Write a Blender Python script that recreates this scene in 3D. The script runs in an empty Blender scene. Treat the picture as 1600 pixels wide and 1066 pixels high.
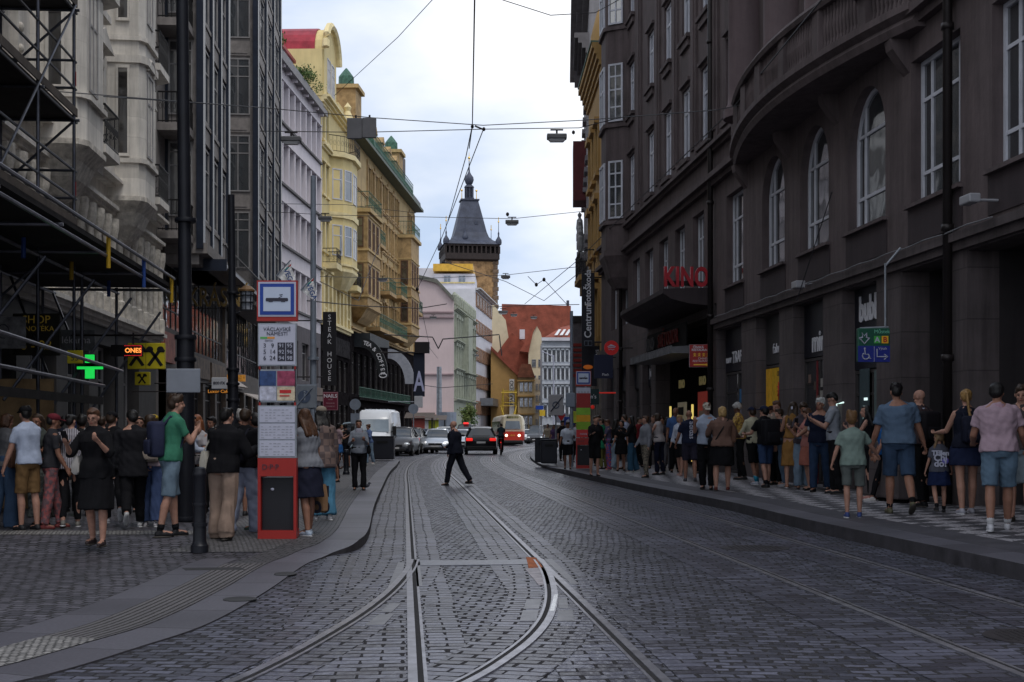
import bpy, bmesh, math, random
import numpy as np
from mathutils import Vector, Matrix
random.seed(7)
SC = bpy.context.scene
COL = SC.collection
PI = math.pi
R = math.radians
# ------------------------------------------------------------------ camera
F = 2100.0; HZ = 672.0; CH = 1.44        # focal length in photo pixels, horizon row, eye height
cd = bpy.data.cameras.new('camera'); cam = bpy.data.objects.new('camera', cd); COL.objects.link(cam)
cd.sensor_width = 36; cd.lens = F / 1600 * 36; cd.shift_y = (HZ - 533) / 1600; cd.clip_end = 5000; cd.clip_start = .1
cam.location = (0, 0, CH); cam.rotation_euler = (PI / 2, 0, 0)
SC.camera = cam
SC.render.resolution_x = 1024; SC.render.resolution_y = 682
# ------------------------------------------------------------------ sky
W = bpy.data.worlds.new('World'); SC.world = W; W.use_nodes = True
nt = W.node_tree; nt.nodes.clear()
def N(nt, t, **k):
 n = nt.nodes.new(t)
 for a, b in k.items(): setattr(n, a, b)
 return n
def setin(n, **k):
 for a, b in k.items(): n.inputs[a.replace('_', ' ')].default_value = b
sky = N(nt, 'ShaderNodeTexSky', sky_type='NISHITA', sun_disc=False, sun_elevation=R(64), sun_rotation=R(150), air_density=1.0, dust_density=2.0, ozone_density=1.0)
tc = N(nt, 'ShaderNodeTexCoord')
mp = N(nt, 'ShaderNodeMapping'); mp.inputs['Scale'].default_value = (1.0, 1.0, 2.6); mp.inputs['Location'].default_value = (0.35, 0.2, 0.6)
nz = N(nt, 'ShaderNodeTexNoise'); setin(nz, Scale=2.4, Detail=7.0, Roughness=0.5, Distortion=0.25)
rp = N(nt, 'ShaderNodeValToRGB'); rp.color_ramp.elements[0].position = .30; rp.color_ramp.elements[1].position = .58
nz2 = N(nt, 'ShaderNodeTexNoise'); setin(nz2, Scale=2.2, Detail=7.0, Roughness=0.5)
rp2 = N(nt, 'ShaderNodeValToRGB'); rp2.color_ramp.elements[0].position = .38; rp2.color_ramp.elements[1].position = .56
rp2.color_ramp.elements[0].color = (5.4, 6.6, 8.7, 1); rp2.color_ramp.elements[1].color = (10.6, 10.8, 11.3, 1)
mx = N(nt, 'ShaderNodeMix', data_type='RGBA')
mul = N(nt, 'ShaderNodeMath', operation='MULTIPLY_ADD'); mul.inputs[1].default_value = .22; mul.inputs[2].default_value = .78
bg = N(nt, 'ShaderNodeBackground'); bg.inputs['Strength'].default_value = .10
wo = N(nt, 'ShaderNodeOutputWorld')
L = nt.links.new
L(tc.outputs['Generated'], mp.inputs[0]); L(mp.outputs[0], nz.inputs['Vector']); L(mp.outputs[0], nz2.inputs['Vector'])
L(nz.outputs['Fac'], rp.inputs[0]); L(nz2.outputs['Fac'], rp2.inputs[0]); L(rp.outputs[0], mul.inputs[0]); L(mul.outputs[0], mx.inputs[0])
L(sky.outputs[0], mx.inputs[6]); L(rp2.outputs[0], mx.inputs[7]); L(mx.outputs[2], bg.inputs[0]); L(bg.outputs[0], wo.inputs[0])
sd = bpy.data.lights.new('sun', 'SUN'); sd.energy = 1.1; sd.angle = R(18); sd.color = (1, .96, .9)
so = bpy.data.objects.new('sun', sd); COL.objects.link(so)
so.rotation_euler = (R(26), 0, R(30))
SC.view_settings.view_transform = 'Standard'; SC.view_settings.look = 'None'; SC.view_settings.exposure = 0.16; SC.view_settings.gamma = 1
SC.render.engine = 'CYCLES'
SC.cycles.max_bounces = 5
# ------------------------------------------------------------------ pixel -> place
def at(px, D, z=0.0): return Vector(((px - 800) / F * D, D, z))
def gr(px, py, z=0.0):
 D = (CH - z) * F / (py - HZ); return Vector(((px - 800) / F * D, D, z))
def pz(px, py, D): return Vector(((px - 800) / F * D, D, CH + (HZ - py) / F * D))
# ------------------------------------------------------------------ object helpers
def tag(o, label=None, cat=None, group=None, kind=None):
 if label: o['label'] = label
 if cat: o['category'] = cat
 if group: o['group'] = group
 if kind: o['kind'] = kind
 return o
def empty(name, loc=(0, 0, 0), rz=0, label=None, cat=None, group=None):
 o = bpy.data.objects.new(name, None); COL.objects.link(o); o.location = loc; o.rotation_euler = (0, 0, rz); o.empty_display_size = .2
 return tag(o, label, cat, group)
def copy_tree(o, parent=None):
 c = o.copy(); COL.objects.link(c); c.parent = parent
 for ch in list(o.children): copy_tree(ch, c)
 return c
class MB:
 def __init__(s): s.v = []; s.f = []; s.uv = {}
 def add(s, vs, fs):
  n = len(s.v); s.v += [tuple(v) for v in vs]; s.f += [tuple(i + n for i in f) for f in fs]; return s
 def quad(s, a, b, c, d): return s.add([a, b, c, d], [(0, 1, 2, 3)])
 def box(s, x0, x1, y0, y1, z0, z1):
  return s.add([(x0, y0, z0), (x1, y0, z0), (x1, y1, z0), (x0, y1, z0), (x0, y0, z1), (x1, y0, z1), (x1, y1, z1), (x0, y1, z1)],
                     [(0, 3, 2, 1), (4, 5, 6, 7), (0, 1, 5, 4), (1, 2, 6, 5), (2, 3, 7, 6), (3, 0, 4, 7)])
 def rbox(s, x0, x1, y0, y1, z0, z1, r=.02):
  b = bmesh.new(); bmesh.ops.create_cube(b, size=1)
  for v in b.verts: v.co = Vector(((x0 + x1) / 2 + v.co.x * (x1 - x0), (y0 + y1) / 2 + v.co.y * (y1 - y0), (z0 + z1) / 2 + v.co.z * (z1 - z0)))
  bmesh.ops.bevel(b, geom=b.edges[:], offset=r, segments=2, affect='EDGES', profile=.5)
  b.verts.index_update(); s.add([v.co[:] for v in b.verts], [[v.index for v in f.verts] for f in b.faces]); b.free(); return s
 def cyl(s, p0, p1, r0, r1=None, n=10, cap=True):
  r1 = r0 if r1 is None else r1
  p0 = Vector(p0); p1 = Vector(p1); d = (p1 - p0)
  if d.length < 1e-6: return s
  d.normalize(); a = d.orthogonal().normalized(); b = d.cross(a)
  vs = []
  for p, r in ((p0, r0), (p1, r1)):
   for i in range(n):
    t = 2 * PI * i / n; vs.append(p + (a * math.cos(t) + b * math.sin(t)) * r)
  fs = [(i, (i + 1) % n, n + (i + 1) % n, n + i) for i in range(n)]
  if cap: fs += [tuple(range(n - 1, -1, -1)), tuple(range(n, 2 * n))]
  return s.add(vs, fs)
 def tube(s, pts, r, n=6):
  pts = [Vector(p) for p in pts]; vs = []; fs = []
  for k, p in enumerate(pts):
   d = (pts[min(k + 1, len(pts) - 1)] - pts[max(k - 1, 0)]).normalized()
   up = Vector((0, 0, 1)) if abs(d.z) < .95 else Vector((1, 0, 0))
   a = d.cross(up).normalized(); b = d.cross(a)
   for i in range(n):
    t = 2 * PI * i / n; vs.append(p + (a * math.cos(t) + b * math.sin(t)) * r)
  for k in range(len(pts) - 1):
   for i in range(n): fs.append((k * n + i, k * n + (i + 1) % n, (k + 1) * n + (i + 1) % n, (k + 1) * n + i))
  fs += [tuple(range(n - 1, -1, -1)), tuple((len(pts) - 1) * n + i for i in range(n))]
  return s.add(vs, fs)
 def lathe(s, prof, c=(0, 0, 0), n=16, sx=1, sy=1):
  vs = []; fs = []
  for r, z in prof:
   for i in range(n):
    t = 2 * PI * (i + .5) / n; vs.append((c[0] + r * sx * math.cos(t), c[1] + r * sy * math.sin(t), c[2] + z))
  for k in range(len(prof) - 1):
   for i in range(n): fs.append((k * n + i, k * n + (i + 1) % n, (k + 1) * n + (i + 1) % n, (k + 1) * n + i))
  fs += [tuple(range(n - 1, -1, -1)), tuple((len(prof) - 1) * n + i for i in range(n))]
  return s.add(vs, fs)
 def ball(s, c, rx, ry=None, rz=None, n=10, m=7, mat=None):
  ry = rx if ry is None else ry; rz = rx if rz is None else rz
  vs = []; fs = []
  for j in range(m + 1):
   ph = PI * j / m - PI / 2
   for i in range(n):
    t = 2 * PI * i / n; v = Vector((rx * math.cos(ph) * math.cos(t), ry * math.cos(ph) * math.sin(t), rz * math.sin(ph)))
    if mat: v = mat @ v
    vs.append((c[0] + v.x, c[1] + v.y, c[2] + v.z))
  for j in range(m):
   for i in range(n): fs.append((j * n + i, j * n + (i + 1) % n, (j + 1) * n + (i + 1) % n, (j + 1) * n + i))
  return s.add(vs, fs)
 def prism(s, poly, y0, y1):
  n = len(poly)
  vs = [(x, y0, z) for x, z in poly] + [(x, y1, z) for x, z in poly]
  fs = [tuple(range(n)), tuple(range(2 * n - 1, n - 1, -1))] + [(i, n + i, n + (i + 1) % n, (i + 1) % n) for i in range(n)]
  return s.add(vs, fs)
 def slab(s, poly, z0, z1):
  n = len(poly)
  vs = [(x, y, z0) for x, y in poly] + [(x, y, z1) for x, y in poly]
  fs = [tuple(range(n - 1, -1, -1)), tuple(range(n, 2 * n))] + [(i, (i + 1) % n, n + (i + 1) % n, n + i) for i in range(n)]
  return s.add(vs, fs)
 def loft(s, rings, cap=True):
  n = len(rings[0]); vs = [v for r in rings for v in r]; fs = []
  for k in range(len(rings) - 1):
   for i in range(n): fs.append((k * n + i, k * n + (i + 1) % n, (k + 1) * n + (i + 1) % n, (k + 1) * n + i))
  if cap: fs += [tuple(range(n - 1, -1, -1)), tuple((len(rings) - 1) * n + i for i in range(n))]
  return s.add(vs, fs)
 def mesh(s, name):
  me = bpy.data.meshes.new(name); me.from_pydata(s.v, [], s.f); me.update(); return me
 def build(s, name, mat, parent=None, smooth=False, loc=None, rz=0, fix=True):
  me = s.mesh(name)
  if fix:
   b = bmesh.new(); b.from_mesh(me); bmesh.ops.remove_doubles(b, verts=b.verts, dist=1e-5); bmesh.ops.recalc_face_normals(b, faces=b.faces); b.to_mesh(me); b.free()
  o = bpy.data.objects.new(name, me); COL.objects.link(o)
  for m in (mat if isinstance(mat, (list, tuple)) else [mat]): me.materials.append(m)
  if smooth:
   me.polygons.foreach_set('use_smooth', [True] * len(me.polygons))
   if smooth == 'auto':
    sa = me.attributes.new('sharp_edge', 'BOOLEAN', 'EDGE')
    b = bmesh.new(); b.from_mesh(me)
    vals = [(len(e.link_faces) == 2 and e.calc_face_angle(0) > .6) for e in b.edges]
    b.free(); sa.data.foreach_set('value', vals)
  if parent: o.parent = parent
  if loc is not None: o.location = loc
  if rz: o.rotation_euler = (0, 0, rz)
  return o
# ------------------------------------------------------------------ materials
MATS = {}
def M(name, col, rough=.7, metal=0, var=.18, scale=2.0, bump=0.0, bscale=30, streak=0.0, coat=0, emit=0, spec=.28, ash=None, dark=.55):
 if name in MATS: return MATS[name]
 m = bpy.data.materials.new(name); m.use_nodes = True; t = m.node_tree; t.nodes.clear()
 o = N(t, 'ShaderNodeOutputMaterial'); p = N(t, 'ShaderNodeBsdfPrincipled'); l = t.links.new
 l(p.outputs[0], o.inputs[0]); p.inputs['Roughness'].default_value = rough; p.inputs['Metallic'].default_value = metal
 p.inputs['Specular IOR Level'].default_value = spec; p.inputs['Coat Weight'].default_value = coat
 c = tuple(col) + (1,)
 if var > 0:
  tcn = N(t, 'ShaderNodeTexCoord'); n1 = N(t, 'ShaderNodeTexNoise'); setin(n1, Scale=scale, Detail=6.0, Roughness=.65)
  l(tcn.outputs['Object'], n1.inputs['Vector'])
  mx = N(t, 'ShaderNodeMix', data_type='RGBA'); mx.clamp_factor = True
  mx.inputs[6].default_value = tuple(x * (1 - var * 1.3) for x in col) + (1,); mx.inputs[7].default_value = tuple(min(1, x * (1 + var)) for x in col) + (1,)
  fac = n1.outputs['Fac']
  if streak > 0:
   mp = N(t, 'ShaderNodeMapping'); mp.inputs['Scale'].default_value = (2.2, 2.2, .18); l(tcn.outputs['Object'], mp.inputs[0])
   n2 = N(t, 'ShaderNodeTexNoise'); setin(n2, Scale=2.0, Detail=5.0, Roughness=.7); l(mp.outputs[0], n2.inputs['Vector'])
   a = N(t, 'ShaderNodeMath', operation='MULTIPLY_ADD'); a.inputs[1].default_value = streak; l(n2.outputs['Fac'], a.inputs[0])
   b = N(t, 'ShaderNodeMath', operation='MULTIPLY_ADD'); b.inputs[1].default_value = 1 - streak; b.inputs[2].default_value = 0
   l(n1.outputs['Fac'], b.inputs[0]); l(b.outputs[0], a.inputs[2]); fac = a.outputs[0]
  mr = N(t, 'ShaderNodeMapRange'); mr.inputs[1].default_value = .3; mr.inputs[2].default_value = .7; l(fac, mr.inputs[0])
  l(mr.outputs[0], mx.inputs[0]); l(mx.outputs[2], p.inputs['Base Color'])
  if ash:
   sx = N(t, 'ShaderNodeSeparateXYZ'); cb = N(t, 'ShaderNodeCombineXYZ'); l(tcn.outputs['Object'], sx.inputs[0]); l(sx.outputs[0], cb.inputs[0]); l(sx.outputs[2], cb.inputs[1])
   bt = N(t, 'ShaderNodeTexBrick'); setin(bt, Scale=1.0, Brick_Width=ash[0], Row_Height=ash[1], Mortar_Size=.012, Mortar_Smooth=.3); bt.inputs['Color1'].default_value = (1, 1, 1, 1); bt.inputs['Color2'].default_value = (.78, .78, .78, 1); bt.inputs['Mortar'].default_value = (dark, dark, dark, 1); l(cb.outputs[0], bt.inputs['Vector'])
   mq = N(t, 'ShaderNodeMix', data_type='RGBA', blend_type='MULTIPLY'); mq.inputs[0].default_value = 1; l(mx.outputs[2], mq.inputs[6]); l(bt.outputs['Color'], mq.inputs[7]); l(mq.outputs[2], p.inputs['Base Color'])
 else: p.inputs['Base Color'].default_value = c
 if bump > 0:
  tcn2 = N(t, 'ShaderNodeTexCoord'); nb = N(t, 'ShaderNodeTexNoise'); setin(nb, Scale=bscale, Detail=4.0); l(tcn2.outputs['Object'], nb.inputs['Vector'])
  bn = N(t, 'ShaderNodeBump'); bn.inputs['Strength'].default_value = .6; bn.inputs['Distance'].default_value = bump; l(nb.outputs['Fac'], bn.inputs['Height']); l(bn.outputs[0], p.inputs['Normal'])
 if emit > 0:
  p.inputs['Emission Color'].default_value = c; p.inputs['Emission Strength'].default_value = emit
 MATS[name] = m; return m
def setts(name, bw, bh, c1, c2, joint, coord='Object', rot=0, mort=.006, mvar=.02, warp=.02, rough=.5, bump=.012, voff=.5, jitter=.5, freq=2):
 m = bpy.data.materials.new(name); m.use_nodes = True; t = m.node_tree; t.nodes.clear(); l = t.links.new
 o = N(t, 'ShaderNodeOutputMaterial'); p = N(t, 'ShaderNodeBsdfPrincipled'); l(p.outputs[0], o.inputs[0])
 tcn = N(t, 'ShaderNodeTexCoord'); mp = N(t, 'ShaderNodeMapping'); mp.inputs['Rotation'].default_value = (0, 0, rot)
 l(tcn.outputs[coord], mp.inputs[0])
 def noise(sc, det=3.0, vec=None):
  n = N(t, 'ShaderNodeTexNoise'); setin(n, Scale=sc, Detail=det); l(vec or mp.outputs[0], n.inputs['Vector']); return n
 w = noise(1.6 / max(bw, .05) * .35, 2.0)
 sub = N(t, 'ShaderNodeVectorMath', operation='SUBTRACT'); l(w.outputs['Color'], sub.inputs[0]); sub.inputs[1].default_value = (.5, .5, .5)
 scl = N(t, 'ShaderNodeVectorMath', operation='SCALE'); l(sub.outputs[0], scl.inputs[0]); scl.inputs['Scale'].default_value = warp * 2
 wl = noise(.5, 1.0); s2 = N(t, 'ShaderNodeVectorMath', operation='SUBTRACT'); l(wl.outputs['Color'], s2.inputs[0]); s2.inputs[1].default_value = (.5, .5, .5)
 sc2 = N(t, 'ShaderNodeVectorMath', operation='SCALE'); l(s2.outputs[0], sc2.inputs[0]); sc2.inputs['Scale'].default_value = warp * 4
 ad = N(t, 'ShaderNodeVectorMath', operation='ADD'); l(mp.outputs[0], ad.inputs[0]); l(scl.outputs[0], ad.inputs[1])
 ad2 = N(t, 'ShaderNodeVectorMath', operation='ADD'); l(ad.outputs[0], ad2.inputs[0]); l(sc2.outputs[0], ad2.inputs[1])
 br = N(t, 'ShaderNodeTexBrick'); br.offset = voff; br.offset_frequency = freq
 setin(br, Scale=1.0, Brick_Width=bw, Row_Height=bh, Mortar_Smooth=.35, Bias=0.0)
 br.inputs['Color1'].default_value = tuple(c1) + (1,); br.inputs['Color2'].default_value = tuple(c2) + (1,); br.inputs['Mortar'].default_value = tuple(joint) + (1,)
 l(ad2.outputs[0], br.inputs['Vector'])
 mn = noise(2.2 / bw * .45, 2.0); mr = N(t, 'ShaderNodeMapRange'); mr.inputs[1].default_value = .42; mr.inputs[2].default_value = .75
 mr.inputs[3].default_value = mort; mr.inputs[4].default_value = mort + mvar; l(mn.outputs['Fac'], mr.inputs[0]); l(mr.outputs[0], br.inputs['Mortar Size'])
 g = noise(.35, 5.0); gm = N(t, 'ShaderNodeMapRange'); gm.inputs[1].default_value = .3; gm.inputs[2].default_value = .7; gm.inputs[3].default_value = .62; gm.inputs[4].default_value = 1.25
 l(g.outputs['Fac'], gm.inputs[0])
 fn = noise(38, 4.0); fm = N(t, 'ShaderNodeMapRange'); fm.inputs[1].default_value = .3; fm.inputs[2].default_value = .7; fm.inputs[3].default_value = .75; fm.inputs[4].default_value = 1.2; l(fn.outputs['Fac'], fm.inputs[0])
 mm = N(t, 'ShaderNodeMath', operation='MULTIPLY'); l(gm.outputs[0], mm.inputs[0]); l(fm.outputs[0], mm.inputs[1])
 vs = N(t, 'ShaderNodeVectorMath', operation='SCALE'); l(br.outputs['Color'], vs.inputs[0]); l(mm.outputs[0], vs.inputs['Scale'])
 l(vs.outputs[0], p.inputs['Base Color'])
 rr = N(t, 'ShaderNodeMapRange'); rr.inputs[3].default_value = rough; rr.inputs[4].default_value = .95; l(br.outputs['Fac'], rr.inputs[0]); l(rr.outputs[0], p.inputs['Roughness'])
 inv = N(t, 'ShaderNodeMath', operation='SUBTRACT'); inv.inputs[0].default_value = 1; l(br.outputs['Fac'], inv.inputs[1])
 hn = noise(14, 3.0); hh = N(t, 'ShaderNodeMath', operation='MULTIPLY_ADD'); hh.inputs[1].default_value = jitter; l(hn.outputs['Fac'], hh.inputs[0]); l(inv.outputs[0], hh.inputs[2])
 bn = N(t, 'ShaderNodeBump'); bn.inputs['Strength'].default_value = .9; bn.inputs['Distance'].default_value = bump; l(hh.outputs[0], bn.inputs['Height']); l(bn.outputs[0], p.inputs['Normal'])
 MATS[name] = m; return m
def glass(name, tint=(.02, .025, .03), rough=.06):
 if name in MATS: return MATS[name]
 m = bpy.data.materials.new(name); m.use_nodes = True; t = m.node_tree; p = t.nodes['Principled BSDF']; l = t.links.new
 p.inputs['Roughness'].default_value = rough; p.inputs['IOR'].default_value = 2.1; p.inputs['Specular IOR Level'].default_value = .9
 tcn = N(t, 'ShaderNodeTexCoord'); n1 = N(t, 'ShaderNodeTexNoise'); setin(n1, Scale=.9, Detail=3.0); l(tcn.outputs['Object'], n1.inputs['Vector'])
 mx = N(t, 'ShaderNodeMix', data_type='RGBA'); mx.inputs[6].default_value = tuple(x * .5 for x in tint) + (1,); mx.inputs[7].default_value = tuple(x * 1.6 for x in tint) + (1,)
 l(n1.outputs['Fac'], mx.inputs[0]); l(mx.outputs[2], p.inputs['Base Color'])
 n2 = N(t, 'ShaderNodeTexNoise'); setin(n2, Scale=1.3, Detail=1.0); l(tcn.outputs['Object'], n2.inputs['Vector'])
 bn = N(t, 'ShaderNodeBump'); bn.inputs['Strength'].default_value = .35; bn.inputs['Distance'].default_value = .03; l(n2.outputs['Fac'], bn.inputs['Height']); l(bn.outputs[0], p.inputs['Normal'])
 MATS[name] = m; return m
def text(s, name, mat, parent, loc, size, rot=(PI / 2, 0, 0), depth=.01, align='CENTER', sx=1.0, sp=1.0, bold=0.0):
 c = bpy.data.curves.new('lettering', 'FONT'); c.body = s; c.size = size; c.extrude = depth / 2; c.align_x = align; c.align_y = 'CENTER'; c.space_character = sp; c.offset = bold; c.resolution_u = 3
 o = bpy.data.objects.new('tmp', c); COL.objects.link(o)
 dg = bpy.context.evaluated_depsgraph_get(); me = bpy.data.meshes.new_from_object(o.evaluated_get(dg))
 bpy.data.objects.remove(o); bpy.data.curves.remove(c)
 q = bpy.data.objects.new(name, me); COL.objects.link(q); me.materials.clear(); me.materials.append(mat)
 q.location = loc; q.rotation_euler = rot; q.scale = (sx, 1, 1); q.parent = parent
 return q
# ------------------------------------------------------------------ ground, road, pavements
STREET = math.atan(.08)
def cx(c, D): return c - .08 * D           # x of a line parallel to the street axis
tc_pts = [(-5, .77 + .4), (0, .77), (45, -2.83), (56, -3.52), (67, -3.85), (80, -3.75), (92, -3.1), (104, -1.9), (121, .2), (140, 3.6), (160, 8.2), (190, 16)]
def smooth_path(pts, n):
 P = [Vector((x, y)) for x, y in pts]; out = []
 for i in range(len(P) - 1):
  p0 = P[max(i - 1, 0)]; p1 = P[i]; p2 = P[i + 1]; p3 = P[min(i + 2, len(P) - 1)]
  for k in range(n):
   t = k / n; out.append(.5 * ((2 * p1) + (p2 - p0) * t + (2 * p0 - 5 * p1 + 4 * p2 - p3) * t * t + (3 * p1 - p0 - 3 * p2 + p3) * t ** 3))
 out.append(P[-1]); return out
straight = [(cx(.77, d), d) for d in (-5, 5, 15, 25, 35, 45)]
track1 = smooth_path(straight + [(-3.52, 56), (-3.85, 67), (-3.75, 80), (-3.1, 92), (-1.9, 104), (.2, 121), (3.6, 140), (8.2, 160), (16, 190)], 8)
def offset(path, d):
 out = []
 for i, p in enumerate(path):
  t = (path[min(i + 1, len(path) - 1)] - path[max(i - 1, 0)]).normalized(); out.append(p + Vector((t.y, -t.x)) * d)
 return out
def ribbon(name, a, b, z, mat, kind='structure', parent=None, zf=None, flip=False):
 me = bpy.data.meshes.new(name); vs = []; fs = []; uv = []
 s = 0; rows = []
 for i, (p, q) in enumerate(zip(a, b)):
  if i: s += ((p + q) / 2 - (a[i - 1] + b[i - 1]) / 2).length
  w = (q - p).length
  vs += [(p.x, p.y, zf(p) if zf else z), (q.x, q.y, zf(q) if zf else z)]; rows.append((s, w))
 for i in range(len(a) - 1):
  fs.append((2 * i, 2 * i + 1, 2 * i + 3, 2 * i + 2))
 me.from_pydata(vs, [], fs); ul = me.uv_layers.new(name='UVMap')
 k = 0
 for i in range(len(a) - 1):
  for (u, v) in ((0, rows[i][0]), (rows[i][1], rows[i][0]), (rows[i + 1][1], rows[i + 1][0]), (0, rows[i + 1][0])):
   ul.data[k].uv = (u, v); k += 1
 me.update()
 o = bpy.data.objects.new(name, me); COL.objects.link(o); me.materials.append(mat)
 if parent: o.parent = parent
 elif kind: o['kind'] = kind
 return o
G1 = (.102, .107, .148); G2 = (.030, .031, .043); GJ = (.006, .005, .008)
m_road = setts('granite setts', .17, .105, G1, G2, GJ, rot=STREET, mort=.008, mvar=.030, warp=.026, rough=.36, bump=.022, voff=.5)
m_side = setts('granite setts by rails', .26, .125, G1, (.036, .035, .048), GJ, coord='UV', mort=.008, mvar=.018, warp=.018, rough=.33, bump=.022, voff=.5, freq=2)
m_plaza = setts('small granite setts', .13, .12, (.088, .084, .104), (.030, .029, .038), (.010, .009, .011), rot=STREET + .12, mort=.006, mvar=.03, warp=.03, rough=.55, bump=.014)
m_slab = setts('granite kerb slabs', .9, .95, (.090, .088, .108), (.060, .058, .072), (.025, .024, .027), coord='UV', mort=.005, mvar=.006, warp=.003, rough=.5, bump=.006, voff=0, jitter=.2)
m_slabdark = setts('dark granite strip', .12, .10, (.075, .073, .08), (.05, .05, .056), (.02, .02, .02), coord='UV', mort=.006, mvar=.006, warp=.004, rough=.6, bump=.008, jitter=.3)
m_tact = setts('ribbed guide strip', .058, 30.0, (.10, .094, .098), (.075, .071, .076), (.014, .012, .013), coord='UV', mort=.010, mvar=.005, warp=.004, rough=.7, bump=.012, voff=0)
m_lightmos = setts('pale mosaic', .055, .055, (.25, .24, .235), (.14, .135, .135), (.03, .03, .03), rot=.2, mort=.006, mvar=.008, warp=.01, rough=.7, bump=.006)
m_platmos = setts('grey mosaic', .06, .06, (.125, .12, .128), (.08, .078, .085), (.03, .03, .03), rot=.2, mort=.006, mvar=.006, warp=.008, rough=.7, bump=.006)
def mosaic():
 m = bpy.data.materials.new('patterned mosaic paving'); m.use_nodes = True; t = m.node_tree; t.nodes.clear(); l = t.links.new
 o = N(t, 'ShaderNodeOutputMaterial'); p = N(t, 'ShaderNodeBsdfPrincipled'); l(p.outputs[0], o.inputs[0]); p.inputs['Roughness'].default_value = .6
 tcn = N(t, 'ShaderNodeTexCoord'); mp = N(t, 'ShaderNodeMapping'); mp.inputs['Rotation'].default_value = (0, 0, STREET + PI / 4); l(tcn.outputs['Object'], mp.inputs[0])
 nw = N(t, 'ShaderNodeTexNoise'); setin(nw, Scale=9.0, Detail=2.0); l(tcn.outputs['Object'], nw.inputs['Vector'])
 sc = N(t, 'ShaderNodeVectorMath', operation='SCALE'); sc.inputs['Scale'].default_value = .12; l(nw.outputs['Color'], sc.inputs[0])
 ad = N(t, 'ShaderNodeVectorMath', operation='ADD'); l(mp.outputs[0], ad.inputs[0]); l(sc.outputs[0], ad.inputs[1])
 ck = N(t, 'ShaderNodeTexChecker'); ck.inputs['Scale'].default_value = 2.6; l(ad.outputs[0], ck.inputs['Vector'])
 vo = N(t, 'ShaderNodeTexVoronoi'); vo.feature = 'DISTANCE_TO_EDGE'; vo.inputs['Scale'].default_value = 17; l(tcn.outputs['Object'], vo.inputs['Vector'])
 v2 = N(t, 'ShaderNodeTexVoronoi'); v2.inputs['Scale'].default_value = 17; l(tcn.outputs['Object'], v2.inputs['Vector'])
 mx = N(t, 'ShaderNodeMix', data_type='RGBA'); mx.inputs[6].default_value = (.055, .053, .062, 1); mx.inputs[7].default_value = (.33, .315, .335, 1); l(ck.outputs['Fac'], mx.inputs[0])
 mr = N(t, 'ShaderNodeMapRange'); mr.inputs[2].default_value = .12; mr.inputs[3].default_value = .35; mr.inputs[4].default_value = 1; l(vo.outputs['Distance'], mr.inputs[0])
 sp = N(t, 'ShaderNodeSeparateColor'); l(v2.outputs['Color'], sp.inputs[0]); m2 = N(t, 'ShaderNodeMapRange'); m2.inputs[3].default_value = .65; m2.inputs[4].default_value = 1.25; l(sp.outputs[0], m2.inputs[0])
 mm = N(t, 'ShaderNodeMath', operation='MULTIPLY'); l(mr.outputs[0], mm.inputs[0]); l(m2.outputs[0], mm.inputs[1])
 vs = N(t, 'ShaderNodeVectorMath', operation='SCALE'); l(mx.outputs[2], vs.inputs[0]); l(mm.outputs[0], vs.inputs['Scale']); l(vs.outputs[0], p.inputs['Base Color'])
 bn = N(t, 'ShaderNodeBump'); bn.inputs['Distance'].default_value = .006; l(mr.outputs[0], bn.inputs['Height']); l(bn.outputs[0], p.inputs['Normal'])
 return m
m_mosaic = mosaic()
MB().quad((-900, -100, -.03), (900, -100, -.03), (900, 1800, -.03), (-900, 1800, -.03)).build('ground', M('far ground', (.09, .09, .095), .9))['kind'] = 'structure'
MB().quad((-30, -12, 0), (30, -12, 0), (30, 230, 0), (-30, 230, 0)).build('road', m_road)['kind'] = 'structure'
m_steel = M('worn rail steel', (.25, .25, .285), .28, .55, var=.35, scale=6, bump=.001, bscale=60)
m_groove = M('rail groove', (.012, .011, .012), .8, 0, var=.3, scale=20)
m_rust = M('rust', (.28, .085, .03), .8, 0, var=.4, scale=12, bump=.002)
m_plate = M('steel plate', (.17, .17, .185), .38, .6, var=.25, scale=7, bump=.001)
def rail(name, path, side, label, w=1.0, grp='street rails'):
 """side=+1: groove to the right of the head"""
 root = empty(name, (0, 0, 0), 0, label, 'rail', grp)
 def strip(a, b, z, nm, m):
  pa = offset(path, a * side); pb = offset(path, b * side)
  mb = MB(); va = [(p.x, p.y) for p in pa]; vb = [(p.x, p.y) for p in pb]
  for i in range(len(va) - 1):
   mb.quad((*va[i], z), (*vb[i], z), (*vb[i + 1], z), (*va[i + 1], z))
   if z > .003:
    mb.quad((*va[i], 0), (*va[i], z), (*va[i + 1], z), (*va[i + 1], 0)); mb.quad((*vb[i], 0), (*vb[i], z), (*vb[i + 1], z), (*vb[i + 1], 0))
  mb.build(nm, m, root)
 strip(-.03 * w, .026 * w, .012, 'rail_head', m_steel); strip(.026 * w, .062 * w, .006, 'groove', m_groove); strip(.062 * w, .084 * w, .010, 'lip', m_steel)
 return root
t1l = offset(track1, -.7175); t1r = offset(track1, .7175)
track2 = offset(track1, 3.55); t2l = offset(track2, -.7175); t2r = offset(track2, .7175)
def side_bands(path, tagn, w1=.52, w2=.26):
 ribbon('sett_band', offset(path, -.06 - w1), offset(path, -.04), .004, m_side); ribbon('sett_band', offset(path, .10), offset(path, .10 + w2), .004, m_side)
for p_ in (t1l, t1r, t2l, t2r): side_bands(p_, '')
ribbon('sett_band', offset(track1, -1.65), offset(track1, -1.18), .003, m_side)
rail('tram_rail', t1l, 1, 'near straight rail at left of the left tram track, past the lower left turnout')
rail('tram_rail', t1r, -1, 'straight rail at right of the left track, passing the rusty plate', )
rail('tram_rail', t2l, 1, 'left rail of the right tram track, running below the middle of the road')
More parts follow.
